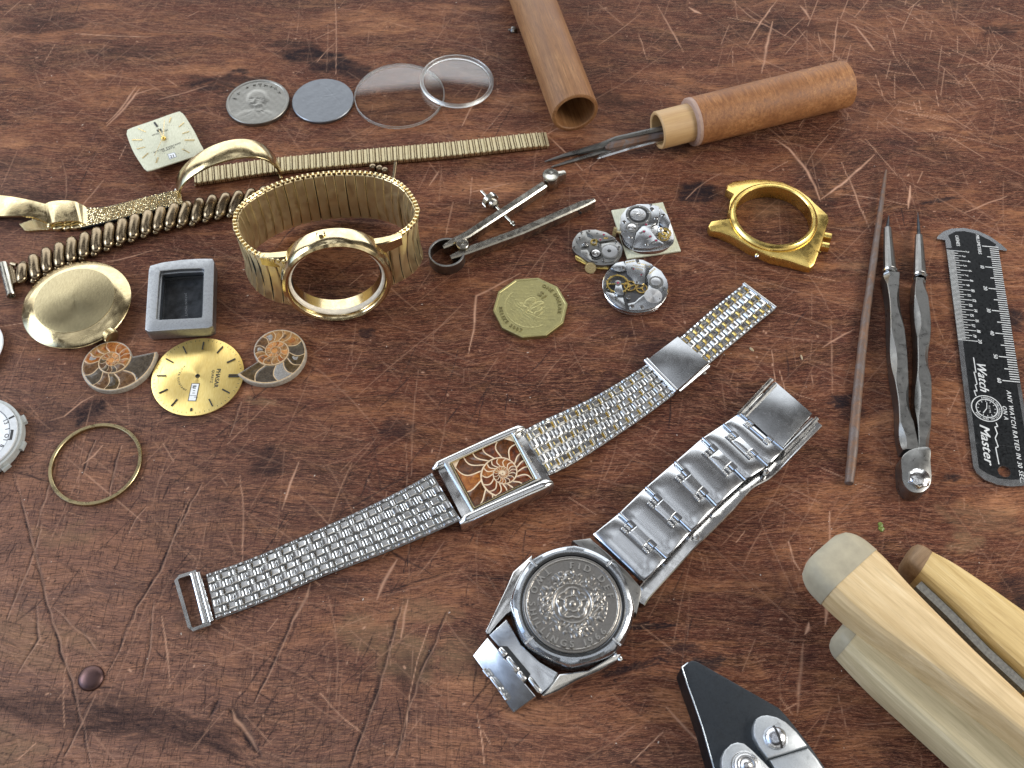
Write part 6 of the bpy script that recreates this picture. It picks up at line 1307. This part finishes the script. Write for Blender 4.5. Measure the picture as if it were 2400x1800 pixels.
be = link_band('bracelet_tail', ZJ, [(1300, 500), (1430, 385), (1560, 272), (1700, 155), (1802, 78)], [(1530, 702), (1650, 598), (1790, 482), (1950, 350), (2052, 268)], [1.6, 1.0, .7, .6, .4], 3.5, 'gold', t)
for a, b in (((1802, 78), (2052, 268)),):
    mb = MB(); tube(mb, [(*p1_(ZJ, *a, 1.6), 1.2), (*p1_(ZJ, *b, 1.6), 1.2)], .75, 12); part('end_bar', mb, STEEL, be, w=True)
mb = MB(); cq = [(1062, 665), (1290, 492), (1528, 692), (1292, 902)]; P = PL(ZJ, cq, 4.4); prism(mb, P, 1.0, 4.4, .25); cla = part('clasp', mb, STEELM, t, w=True)
mb = MB(); tube(mb, [(*p1_(ZJ, 1042, 672, 3.6), 3.2), (*p1_(ZJ, 1280, 915, 3.6), 3.2)], 1.15, 16); tube(mb, [(*p1_(ZJ, 1298, 905, 2.4), 1.4), (*p1_(ZJ, 1530, 712, 2.4), 1.4)], .9, 12); part('clasp_edge', mb, STEEL, cla, w=True)
mb = MB(); c4 = [(*p1_(ZI, *p, 1.8), z) for p, z in (((178, 900), 1.6), (78, 932), (160, 1215), (262, 1175)) if False] if False else [(*p1_(ZI, x, y, 1.8), 1.2) for x, y in ((185, 898), (95, 925), (76, 945), (148, 1195), (166, 1212), (262, 1178))]
sweep(mb, c4, [(-.55, -.8), (.55, -.8), (.55, .8), (-.55, .8)], scale=None); bk = part('buckle_loop', mb, STEEL, bl, w=True, ang=20)
mb = MB(); tube(mb, [(*p1_(ZI, 162, 905, 2.6), 1.9), (*p1_(ZI, 230, 1172, 2.6), 1.9)], .95, 16); tube(mb, [(*p1_(ZI, 190, 900, 2.6), 1.7), (*p1_(ZI, 262, 1165, 2.6), 1.7)], .8, 12); part('buckle_bar', mb, STEEL, bk, w=True)

# ------------------------------------------------------------------ steel watch holding a coin
zc_ = 9.3; t = thing('coin_watch', 'steel watch holding a grey rose coin behind its bezel, on a wide plate-link bracelet', 'watch', *p1_(zFLO, 966, 605))
cc = p1_(zFLO, 966, 607, zc_); TL = T(cc[0], cc[1], zc_) @ Matrix.Rotation(radians(5), 4, 'X')
Rb = 545/3.6875*mmpp(1342, 1415, zc_)
mb = MB(); n8 = 96; prof = []
def oct_(r, k=.0): return [(r*(1-k*abs(math.sin(4*a+.3))**.8)*cos(a), r*(1-k*abs(math.sin(4*a+.3))**.8)*sin(a)) for a in np.linspace(0, 2*pi, n8, endpoint=False)]
rs = [[(x, y, z) for x, y in oct_(r, k)] for r, z, k in ((Rb*.90, -8.6, 0), (Rb*.98, -7.2, .0), (Rb*1.0, -4.2, .02), (Rb*1.005, -2.6, .035), (Rb*.985, -.9, .035), (Rb*.95, -.2, .02), (Rb*.88, .25, 0), (Rb*.845, .2, 0), (Rb*.83, -.2, 0), (Rb*.83, -1.6, 0), (Rb*.5, -1.7, 0))]
loft(mb, rs, M=TL); part('bezel', mb, STEELB if False else metal('steel_case', (.52, .55, .58), .22, .3, .4), t, w=True, ang=26)
mb = MB(); lathe(mb, [(Rb*.828, -1.55), (Rb*.828, -.25), (Rb*.80, -.35), (Rb*.795, -1.5)], 90, M=TL); part('dial_ring', mb, BLACK, t, w=True)
mb = MB()
for a in (133, 47, -42, -140): a = radians(a); box(mb, Rb*.905*cos(a), Rb*.905*sin(a), .25, Rb*.17, .75, .5, a, 0, .1, M=TL)
part('bezel_rivet', mb, STEEL, t, w=True)
RCn = 425/3.6875*mmpp(1342, 1415, zc_)
def rose(x, y):
    r = np.hypot(x, y); a = np.arctan2(y, x)+.35; f = .22*np.exp(-((r-5.75)/.26)**2)
    f += .22*np.exp(-((r-(3.9+.75*np.abs(np.sin(a*2.5))))/.34)**2)*(r > 2.5)+.2*np.exp(-((r-(2.1+.35*np.abs(np.sin(a*2.5+.8))))/.25)**2)+.26*np.exp(-(r/.75)**4)
    f += .14*np.exp(-((np.mod(a*5/(2*pi), 1)-.5)/.09)**2)*(r > 2.2)*(r < 4.3)
    for k in range(4):
        b_ = k*pi/2+.15; X = x*np.cos(b_)+y*np.sin(b_); Y = -x*np.sin(b_)+y*np.cos(b_)
        f += .26*E2(X, Y, 7.8, 0, 1.0, 1.1, 0, 5)+.16*E2(X, Y, 9.2, .0, .7, .5)+.16*E2(X, Y, 7.4, 2.5, .9, .6, .5, 5)+.16*E2(X, Y, 7.4, -2.5, .9, .6, -.5, 5)+.13*np.exp(-((np.abs(Y)-1.6-.35*np.sin(X*4))/.22)**2)*(X > 6.2)*(X < 10)
        c2 = b_+pi/4; X = x*np.cos(c2)+y*np.sin(c2); Y = -x*np.sin(c2)+y*np.cos(c2); f += .18*E2(X, Y, 8.3, .7, 1.0, .55, .6, 5)+.18*E2(X, Y, 8.3, -.9, 1.0, .55, -.6, 5)+.14*E2(X, Y, 6.9, 0, .5, .9)
    f += .20*np.exp(-((r-13.35)/.22)**2)*(.45+.55*(np.sin(a*110) > 0))
    ann = (r > 5.9)*(r < 10.2); f += .13*ann*np.clip(np.sin(x*1.9+np.sin(y*1.5)*1.6)*np.sin(y*2.1+np.sin(x*1.4)*1.7)*1.8, -.2, 1)
    return f*1.45+.012*vnoise(x, y, 2.0, 1)
k_ = RCn/14.4
mb = MB(); lathe(mb, [(0, -1.5), (14.0, -1.5), (14.35, -1.3), (14.4, -.25), (14.1, -.05), (13.9, -.12)], 100, M=TL @ Matrix.Diagonal((k_, k_, 1, 1))); relief(mb, 13.9, rose, 0, 110, 300)
nv = 1+110*300; base_i = len(mb.v)-nv; MR = TL @ Matrix.Translation((0, 0, -.12)) @ Matrix.Diagonal((k_, k_, 1, 1))
mb.v[base_i:] = [tuple(MR @ Vector(p)) for p in mb.v[base_i:]]
cn = part('coin', mb, COINF, t, w=True, ang=80)
mb = MB(); kw = dict(h=.32, gap=.32, bold=.07)
text_arc(mb, 'FID.DEF', 0, 0, 10.4, 96, 2.9, 0, True, h=.5, gap=1.1, bold=.1); text_arc(mb, 'TWO SHILLINGS 1966', 0, 0, 12.75, 122, 2.7, 0, False, h=.5, gap=.78, bold=.1)
mb.v = [tuple(TL @ Matrix.Translation((0, 0, -.12)) @ Matrix.Diagonal((k_, k_, 1, 1)) @ Vector(p)) for p in mb.v]; part('coin_lettering', mb, COINFL, cn, w=True)
STC = metal('steel_satin', (.64, .66, .68), .20, .05, .35, brushed='x', rvar=.04)
# case flanks and lugs
def slab(name, zone, pts, mat, par, th=1.4, bev=.3, sm=0, label=None):
    """sheet whose outline points carry their own height"""
    P = [(*p1_(zone, x, y, z), z) for x, y, z in pts]
    if area2([(a, b) for a, b, _ in P]) < 0: P = P[::-1]
    xy = [(a, b) for a, b, _ in P]; q = offset(xy, bev); q0 = offset(xy, bev*.3); mb = MB()
    loft(mb, [[(a, b, max(.05, c_-th)) for a, b, c_ in P], [(a, b, c_-bev) for a, b, c_ in P], [(x, y, p[2]-bev*.3) for (x, y), p in zip(q0, P)], [(x, y, p[2]) for (x, y), p in zip(q, P)]])
    return part(name, mb, mat, par, w=True, ang=30, label=label)
slab('case_flank', zFLO, [(222, 870, 4.5), (212, 845, 4.5), (300, 660, 5.4), (400, 450, 6.2), (450, 330, 6.6), (620, 180, 6.8), (600, 500, 6.8), (480, 640, 6.4), (395, 700, 6.0), (330, 770, 5.4), (255, 860, 4.6)], STEEL, t, 4.5, .5)
slab('case_flank', zFLO, [(695, 1400, 3.6), (760, 1330, 4.2), (850, 1215, 5.2), (1100, 1180, 5.6), (1300, 1060, 5.8), (1390, 1035, 5.4), (1350, 1100, 5.0), (1200, 1190, 4.6), (1000, 1275, 4.2), (830, 1370, 3.8), (720, 1410, 3.5)], STEEL, t, 3.2, .5)
slab('case_flank', zFLO, [(960, 62, 6.8), (1120, 38, 6.2), (1140, 60, 6.4), (1260, 160, 6.8), (1440, 330, 6.8), (1560, 470, 6.2), (1560, 530, 6.2), (1520, 700, 6.0), (1440, 600, 6.6), (1200, 250, 7.0)], STEELD, t, 4.5, .4)
slab('end_link', zFLO, [(243, 880, 4.6), (395, 742, 6.2), (430, 800, 6.3), (520, 960, 6.4), (680, 1110, 6.3), (840, 1205, 5.6), (800, 1290, 4.9), (692, 1388, 4.2)], STC, t, 2.2, .35)
slab('plate_link', zFLO, [(104, 1056, 2.2), (232, 898, 4.2), (652, 1408, 3.9), (455, 1552, 1.2)], STC, t, 1.5, .4)
slab('hinge_bar', zFLO, [(330, 970, 4.7), (400, 975, 5.2), (600, 1215, 5.2), (560, 1285, 4.5)], BLACK, t, .6, .1)
def capsule(mb, a, b, r, zone=zFLO):
    A = Vector((*p1_(zone, *a), a[2]-r)) if False else Vector((*p1_(zone, a[0], a[1], a[2]), a[2]-r)); B = Vector((*p1_(zone, b[0], b[1], b[2]), b[2]-r)); P = [A.lerp(B, f) for f in (0, .06, .14, .5, .86, .94, 1)]; tube(mb, [tuple(p) for p in P], [r*.55, r*.85, r, r, r, r*.85, r*.55], 14)
pin = MB()
for a, b, r in (((335, 985, 5.4), (395, 1050, 5.4), .95), ((400, 1060, 5.4), (498, 1180, 5.2), .95), ((500, 1185, 5.2), (560, 1265, 5.0), .95), ((590, 1240, 5.2), (690, 1370, 4.6), .8), ((195, 1165, 3.9), (228, 1212, 3.8), .75), ((222, 1205, 3.8), (246, 1232, 3.8), .7), ((256, 1238, 3.8), (338, 1348, 3.6), .6), ((342, 1352, 3.6), (372, 1392, 3.5), .7), ((368, 1388, 3.5), (400, 1436, 3.4), .75)): capsule(pin, a, b, r)
part('hinge_pins', pin, STEEL, t, w=True)
mb = MB(); a = Vector((*p1_(zFLO, 1330, 1040, 4.5), 4.5)); b = Vector((*p1_(zFLO, 1375, 1085, 4.4), 4.4)); tube(mb, [tuple(a), tuple(b)], .55, 10); lathe(mb, [(0, -.4), (.9, -.3), (1.0, .2), (.7, .7), (0, .8)], 14, M=Matrix.Translation(b) @ (b-a).to_track_quat('Z', 'Y').to_matrix().to_4x4()); part('crown_stem', mb, STEEL, t, w=True)
# right-hand bracelet, plate by plate
Lk = [(600, 790), (722, 692), (845, 572), (978, 457), (1104, 347), (1200, 283), (1275, 232)]; Rk = [(832, 1008), (940, 895), (1052, 772), (1168, 655), (1300, 538), (1402, 472), (1476, 400)]; zk = [7.6, 8.6, 8.8, 8.4, 7.6, 6.6, 5.8]
def LR(i, f, dz=0): L_ = Lk[i]; R__ = Rk[i]; return (L_[0]+(R__[0]-L_[0])*f, L_[1]+(R__[1]-L_[1])*f, zk[i]+dz)
def lerp3(a, b, f): return tuple(a[k]+(b[k]-a[k])*f for k in range(3))
slots = MB(); beads = MB(); bars_ = MB()
for i in range(6):
    def Q(f, u, dz=0): return lerp3(LR(i, f, dz), LR(i+1, f, dz), u)
    mb = MB(); sec = []
    for u, dz in ((.05, -.35), (.12, 0), (.3, .3), (.5, .4), (.7, .3), (.88, 0), (.96, -.35)):
        row = []
        for f, d2 in ((0, -.25), (.03, 0), (.25, .05), (.5, .08), (.75, .05), (.97, 0), (1, -.25)): p = Q(f, u, dz+d2); row.append((*p1_(ZK, p[0], p[1], p[2]), p[2]))
        for f in (1, 0): p = Q(f, u, -1.3); row.append((*p1_(ZK, p[0], p[1], p[2]), p[2]))
        sec.append(row)
    loft(mb, sec); part('plate_link', mb, STC, t, w=True, ang=28)
    def quad3(f0, f1, u0, u1, dz, dd=.02):
        q = [Q(f0, u0, dz), Q(f1, u0, dz), Q(f1, u1, dz), Q(f0, u1, dz)]; P = [(*p1_(ZK, *p), p[2]) for p in q]
        if area2([(a, b) for a, b, _ in P]) < 0: P = P[::-1]
        loft(slots, [[(a, b, c_-1.0) for a, b, c_ in P], [(a, b, c_+dd) for a, b, c_ in P]])
    def rod(f0, f1, u, dz, r): p, q = Q(f0, u, dz), Q(f1, u, dz); tube(bars_, [(*p1_(ZK, *p), p[2]), (*p1_(ZK, *q), q[2])], r, 10)
    for f0, f1 in ((.19, .31), (.63, .75)):
        quad3(f0, f1, .66, 1.12, .36)
        for k in range(3):
            for g in (.76, .88): p = Q(f0+.025+.035*k, g, .5); x, y = p1_(ZK, *p); lathe(beads, [(0, -.55), (.42, -.3), (.52, 0), (.4, .35), (0, .5)], 10, M=T(x, y, p[2]))
    quad3(.31, .63, .66, .74, .38)
    if i < 5:
        mb = MB(); sec = []
        for u, dz in ((.74, -.1), (.78, .34), (.86, .62), (.96, .55), (1.10, .38)):
            row = []
            for f, d2 in ((.32, -.2), (.335, 0), (.47, .06), (.605, 0), (.62, -.2)): p = Q(f, u, dz+d2); row.append((*p1_(ZK, *p), p[2]))
            for f in (.62, .32): p = Q(f, u, -.4); row.append((*p1_(ZK, *p), p[2]))
            sec.append(row)
        loft(mb, sec); part('link_tongue', mb, STC, t, w=True, ang=28)
    else: rod(.32, .62, .80, .22, .52)
    rod(.20, .30, .99, .2, .42); rod(.64, .74, .99, .2, .42); rod(0, .18, 1.02, .05, .5); rod(.76, 1, 1.02, .05, .5)
part('hinge_slots', slots, metal('slot_steel', (.16, .16, .165), .4), t, w=True); part('hinge_knuckles', beads, STEEL, t, w=True); part('hinge_rods', bars_, STEEL, t, w=True)
und = MB(); loft(und, [[(*p1_(ZK, *LR(i, .05, -1.2)), zk[i]-1.6), (*p1_(ZK, *LR(i, .95, -1.2)), zk[i]-1.6), (*p1_(ZK, *LR(i, .95, -1.2)), zk[i]-1.0), (*p1_(ZK, *LR(i, .05, -1.2)), zk[i]-1.0)] for i in range(7)]); part('link_underside', und, BLKOX, t, w=True)
slab('clasp_plate', ZK, [(1285, 225, 5.4), (1440, 88, 4.4), (1608, 232, 4.2), (1470, 392, 5.2)], STEELM, t, .8, .15)
mb = MB()
for A, B in (((1272, 235, 6.4), (1424, 72, 5.4)), ((1300, 240, 6.0), (1440, 92, 5.2)), ((1478, 402, 6.4), (1632, 250, 5.4))):
    a = (*p1_(ZK, *A), A[2]-.8); b = (*p1_(ZK, *B), B[2]-.8); sweep(mb, [a, b], [(-.7, -2.4), (.7, -2.4), (.7, .4), (.3, .8), (-.3, .8), (-.7, .4)])
part('clasp_rails', mb, STEEL, t, w=True)
und = [(815, 1085, 3.0), (850, 1035, 3.4), (960, 915, 4.2), (1062, 805, 4.8), (1110, 760, 4.6), (1215, 655, 4.0), (1312, 548, 3.6), (1405, 492, 3.0), (1500, 395, 2.6), (1632, 262, 2.6)]
P = smooth_path([(*p1_(ZK, x, y, z), z-2.4) for x, y, z in und], 70); mb = MB(); strip(mb, P, 4.6, 1.5, bev=.35); part('folding_blade', mb, STEEL, t, w=True)
mb = MB()
for x, y, z in ((1075, 795, 5.2), (1396, 492, 4.6)): q = p1_(ZK, x, y, z); mb = MB(); lathe(mb, [(0, -1.6), (1.0, -1.5), (1.1, .2), (.8, .6), (0, .7)], 14, M=T(q[0], q[1], z-.6)); part('blade_hinge', mb, STEEL, t, w=True)

# ------------------------------------------------------------------ pliers at the bottom edge
zt = 11.0; t = thing('parallel_pliers', 'black-jawed parallel pliers with silver pivot plates, cut off by the bottom edge', 'pliers', *p1_(zPLI, 1000, 1300))
def jawpoly(pts, z0, z1, bev, mat, name, par, bot=None, label=None):
    mb = MB(); P = ccw(PL(zPLI, pts, z1)); b0 = [(x, y, z0) for x, y in (offset(P, bot) if bot else P)]
    loft(mb, [b0, [(x, y, z1-bev) for x, y in P], [(x, y, z1-bev*.3) for x, y in offset(P, bev*.3)], [(x, y, z1) for x, y in offset(P, bev)]]); return part(name, mb, mat, par, w=True, ang=24, label=label)
jaw = jawpoly([(204, 240), (280, 178), (350, 150), (420, 170), (1210, 618), (1465, 762), (1560, 860), (1720, 1060), (1880, 1270), (2080, 1560), (2300, 1900), (2420, 2200), (1000, 2700), (780, 2100), (620, 1545), (470, 1010), (360, 690), (280, 470)], .2, zt, .45, BLKOX, 'black_jaw', t)
mb = MB(); P = [(*p1_(zPLI, x, y, zt), zt-.12) for x, y in ((290, 185), (212, 240), (285, 470), (365, 690), (475, 1010), (625, 1545), (785, 2090))]; tube(mb, P, .22, 8); part('pale_edge', mb, metal('pale_edge', (.55, .62, .68), .3, .5), jaw, w=True)  # pale bluish line along the left edge of the jaw
ALU = metal('cast_plate', (.62, .65, .67), .40, .3, .7, gscale=.7)
up = jawpoly([(1136, 1060), (1142, 990), (1175, 905), (1240, 868), (1320, 858), (1440, 885), (1560, 950), (1700, 1080), (1845, 1262), (1600, 1340), (1325, 1422), (1215, 1275), (1145, 1140)], zt-.2, zt+2.6, .5, ALU, 'pivot_plate', t)
jawpoly([(1345, 1440), (1600, 1360), (1848, 1288), (1960, 1420), (2090, 1620), (2300, 2000), (1750, 2300), (1500, 1800), (1420, 1570)], zt-.2, zt+1.6, .5, ALU, 'handle_plate', t)
lo = jawpoly([(722, 1480), (728, 1400), (770, 1310), (850, 1235), (930, 1210), (1020, 1228), (1120, 1310), (1260, 1450), (1400, 1600), (1600, 1850), (1750, 2200), (1150, 2400), (850, 1950), (735, 1640)], zt-.2, zt+2.6, .5, ALU, 'pivot_plate', t)
q = p1_(zPLI, 1442, 1140, zt+4.2); r = 150/5.53*mmpp(1820, 1726, zt+3); mb = MB(); lathe(mb, [(r*1.05, zt+2.5), (r, zt+2.9), (r*.95, zt+3.3), (r*.7, zt+4.0), (r*.35, zt+4.35), (0, zt+4.45)], 40, M=T(*q)); scr = part('screw', mb, metal('screw_steel', (.60, .62, .66), .2, .3), up, w=True, ang=50)
mb = MB(); A, B = p1_(zPLI, 1405, 985, zt+4.2), p1_(zPLI, 1520, 1285, zt+4.2); 
pts = [(A[0]+(B[0]-A[0])*f, A[1]+(B[1]-A[1])*f, zt+2.9+1.55*math.sqrt(max(0, 1-((f-.5)*2)**2))) for f in np.linspace(0.02, .98, 13)]; sweep(mb, pts, [(-.3, -.3), (.3, -.3), (.3, .1), (-.3, .1)]); part('screw_slot', mb, BLACK, scr, w=True)
q = p1_(zPLI, 1050, 1510, zt+4); r = 175/5.53*mmpp(1750, 1793, zt+3); mb = MB(); lathe(mb, [(r*1.15, zt+2.5), (r*1.1, zt+2.2+.4), (r, zt+2.7), (r*.9, zt+3.8), (r*.75, zt+4.2), (r*.6, zt+4.3), (r*.5, zt+4.0), (r*.42, zt+4.4), (r*.2, zt+4.9), (0, zt+5)], 40, M=T(*q)); part('rivet', mb, metal('rivet_steel', (.58, .58, .58), .25, .4), lo, w=True, ang=50)

# ------------------------------------------------------------------ wooden clamp jaws at the lower right
SEC = [(.86, -1), (-.86, -1), (-.97, -.9), (-1, -.7), (-1, .05), (-.97, .35), (-.90, .62), (-.80, .82), (-.72, .9), (-.62, .97), (-.50, 1), (.50, 1), (.66, .97), (.78, .9), (.90, .72), (.97, .45), (1, .1), (1, -.7), (.97, -.9)]
def stick(Lp, Rp, z0, z1, ends, sh=3.2, bx=.45, bz=.42):
    """jaw between its two long edges; ends = how the tip rounds off"""
    a = smooth_path([(*p, 0) for p in PL(ZL, Lp, z1-sh)], 60); b = smooth_path([(*p, 0) for p in PL(ZL, Rp, z1-sh)], 60); a = resample(a, 70, False); b = resample(b, 70, False)
    cx = sum(p[0] for p in a+b)/140; cy = sum(p[1] for p in a+b)/140; rs = []; d_ = (Vector(a[8])-Vector(a[0])).normalized()
    secs = [(Vector(p), Vector(q), 1.0) for p, q in zip(a, b)]
    pre = []
    for f in np.linspace(1, .08, 7):                                 # rounded tip in front of the first section
        g = math.sqrt(max(0, 1-f*f)); p, q, _ = secs[0]; m_ = (p+q)/2; w_ = .55+.45*g; pre.append((m_+(p-m_)*w_-d_*(ends*f), m_+(q-m_)*w_-d_*(ends*f), .5+.5*g))
    for p, q, hs in pre+secs:
        c_ = (p+q)/2; h = (p-q)*.5; r = []; zc = (z0+z1)/2; hh = (z1-z0)/2*hs
        for ux, uz in SEC: r.append((c_.x+h.x*ux-cx, c_.y+h.y*ux-cy, zc+hh*uz))
        rs.append(r)
    return rs, cx, cy
dirp = p1_(ZL, 1200, 700, 15); dirq = p1_(ZL, 2100, 1500, 15); RO = atan2(dirq[1]-dirp[1], dirq[0]-dirp[0])
gw = 'wooden jaws at the lower right'
def loc2(P, x, y, RO):
    return [((a-x)*cos(-RO)-(b-y)*sin(-RO), (a-x)*sin(-RO)+(b-y)*cos(-RO)) for a, b in P]
def jaw_thing(label, Lp, Rp, z0, z1, ends, mat, tipn=0, tipmat=None, tipname='', grow=1.012):
    rs, x, y = stick(Lp, Rp, z0, z1, ends); Rz = Matrix.Rotation(-RO, 4, 'Z'); t_ = thing('clamp_jaw', label, 'clamp jaw', x, y, 0, RO, gw)
    mb = MB(); loft(mb, rs[max(0, tipn-1):], M=Rz); part('wood_body', mb, mat, t_, ang=16)
    if tipn:
        mb = MB(); rr = []
        for r in rs[:tipn]:
            c_ = [sum(p[k] for p in r)/len(r) for k in range(3)]; rr.append([tuple(max(.05, c_[k]+(p[k]-c_[k])*grow) if k == 2 else c_[k]+(p[k]-c_[k])*grow for k in range(3)) for p in r])
        loft(mb, rr, M=Rz); part(tipname, mb, tipmat, t_, ang=32)
    return t_, x, y
t2, x, y = jaw_thing('pale greyish wooden clamp jaw at the bottom, lowest and nearest of the three', [(1100, 850), (1300, 1062), (1550, 1290), (1890, 1600), (2500, 2150)], [(1215, 700), (1500, 880), (1760, 1070), (2212, 1400), (2900, 1930)], .2, 13.5, 4.5, BOXG, 8, LEATH, 'leather_pad')
mb = MB(); P = [(*p, 12.9) for p in PL(ZL, [(1235, 722), (1330, 775), (1480, 875), (1640, 985), (1742, 1088)], 12.9)]; sweep(mb, P, [(-1.6, -1.2), (1.6, -1.2), (1.6, .1), (-1.6, .6)]); mb.v = [(*loc2([(a, b)], x, y, RO)[0], c_) for a, b, c_ in mb.v]; part('metal_strip', mb, WAXED, t2)
t3, x, y = jaw_thing('yellowish wooden clamp jaw behind, rightmost of the three, with a cut brown end', [(1545, 405), (1760, 605), (1990, 840), (2212, 1050), (2800, 1620)], [(1640, 245), (1780, 315), (2000, 455), (2212, 600), (2900, 1060)], .2, 13.0, 5.5, BOXY, 8, m_wood('brown_end_grain', (.16, .09, .04), (.26, .16, .08), (.34, .25, .15), 'y', .6, 1.0, .4), 'cut_end')
mb = MB(); P = [(*p, 10.5) for p in PL(ZL, [(1560, 445), (1750, 625), (1980, 860), (2230, 1090)], 10.5)]; sweep(mb, P, [(-1.3, -3), (1.3, -3), (1.3, .2), (-1.3, .2)]); mb.v = [(*loc2([(a, b)], x, y, RO)[0], c_) for a, b, c_ in mb.v]; part('felt_lining', mb, FELT, t3)
t4, x, y = jaw_thing('topmost wooden clamp jaw with a grey leather cap, lying across the other two', [(960, 470), (1065, 575), (1240, 722), (1400, 835), (1740, 1075), (2212, 1425), (2760, 1900)], [(1270, 195), (1365, 280), (1500, 432), (1650, 590), (1900, 845), (2212, 1150), (2700, 1640)], 12.0, 24.0, 8.5, BOXW, 10, LEATH, 'leather_cap', 1.02)

# ------------------------------------------------------------------ small things lying about
q = W(423/2.011, 1200+778/2.011, 1.2); mb = MB(); lathe(mb, [(3.9, -.2), (3.8, .3), (3.3, .8), (2.3, 1.2), (1.0, 1.4), (0, 1.45)], 36)
single('domed_stud', mb, metal('bronze_stud', (.10, .06, .06), .38, .5, .5, (.12, .07, .05)), 'small brown domed stud alone at the lower left of the table', 'stud', *q, ang=60)
q = p1_(ZL, 1330, 88, .5); mb = MB(); 
for k in range(7): lathe(mb, [(.9, 0), (.7, .5), (.2, .8), (0, .8)], 6, M=T(random.uniform(-.6, .6), random.uniform(-1.3, 1.3), 0, random.uniform(0, 3)) @ Matrix.Diagonal((random.uniform(.6, 1.1), random.uniform(.7, 1.3), .6, 1)))
single('green_chip', mb, plain('green_flake', (.13, .17, .03), .25, 0, .5, 2.5, .3), 'tiny yellow-green chip above the topmost wooden jaw', 'chip', *q)
for (z_, x, y, rx, ry, ro, lab, c_) in ((ZJ, 1865, 590, 1.0, .55, -.9, 'tiny pale seed on the wood to the right of the gold link tail', (.34, .26, .15)), (ZG, 447, 1210, .0, 0, 0, '', None), (ZJ, 1497, 775, .75, .45, .6, 'tiny grey crumb just below the bracelet clasp', (.40, .38, .35)), (ZG, 772, 1262, .35, 1.1, .1, 'thin pale splinter between the link tail and the rusty needle', (.42, .32, .2))):
    if c_ is None: continue
    q = p1_(z_, x, y, .4); mb = MB(); lathe(mb, [(0, -.35), (.7, -.2), (1, .15), (.7, .5), (0, .65)], 14, M=Matrix.Diagonal((rx, ry, .7, 1)))
    single('seed' if 'seed' in lab else ('crumb' if 'crumb' in lab else 'splinter'), mb, plain('crumb_'+str(x), c_, .5), lab, 'crumb', q[0], q[1], .05, ro)
q = p1_(ZF, 132, 168, 1.2); mb = MB(); lathe(mb, [(0, 0), (1.3, .1), (1.6, .9), (1.1, 1.9), (0, 2.2)], 16); tube(mb, [(0, 0, 1), (-1.2, .5, .6), (-2.3, .3, .5)], .4, 8)
single('metal_rivet', mb, STEELD, 'small dull metal rivet beside the wooden tube at the top edge', 'rivet', *q)

mb = MB()
for i in range(260):
    u, v = random.uniform(-20, 2420), random.uniform(-20, 1820); q = W(u, v); r = random.choice((.08, .11, .15, .22)); lathe(mb, [(0, -.02), (1, .1), (.6, .8), (0, 1)], 5, M=T(q[0], q[1], 0, random.uniform(0, 6)) @ Matrix.Diagonal((r*random.uniform(.7, 2.2), r, r*.8, 1)))
o = part('dust', mb, plain('pale_dust', (.46, .38, .32), .8)); tag(o, 'fine pale dust grains scattered over the table', 'dust', kind='stuff')
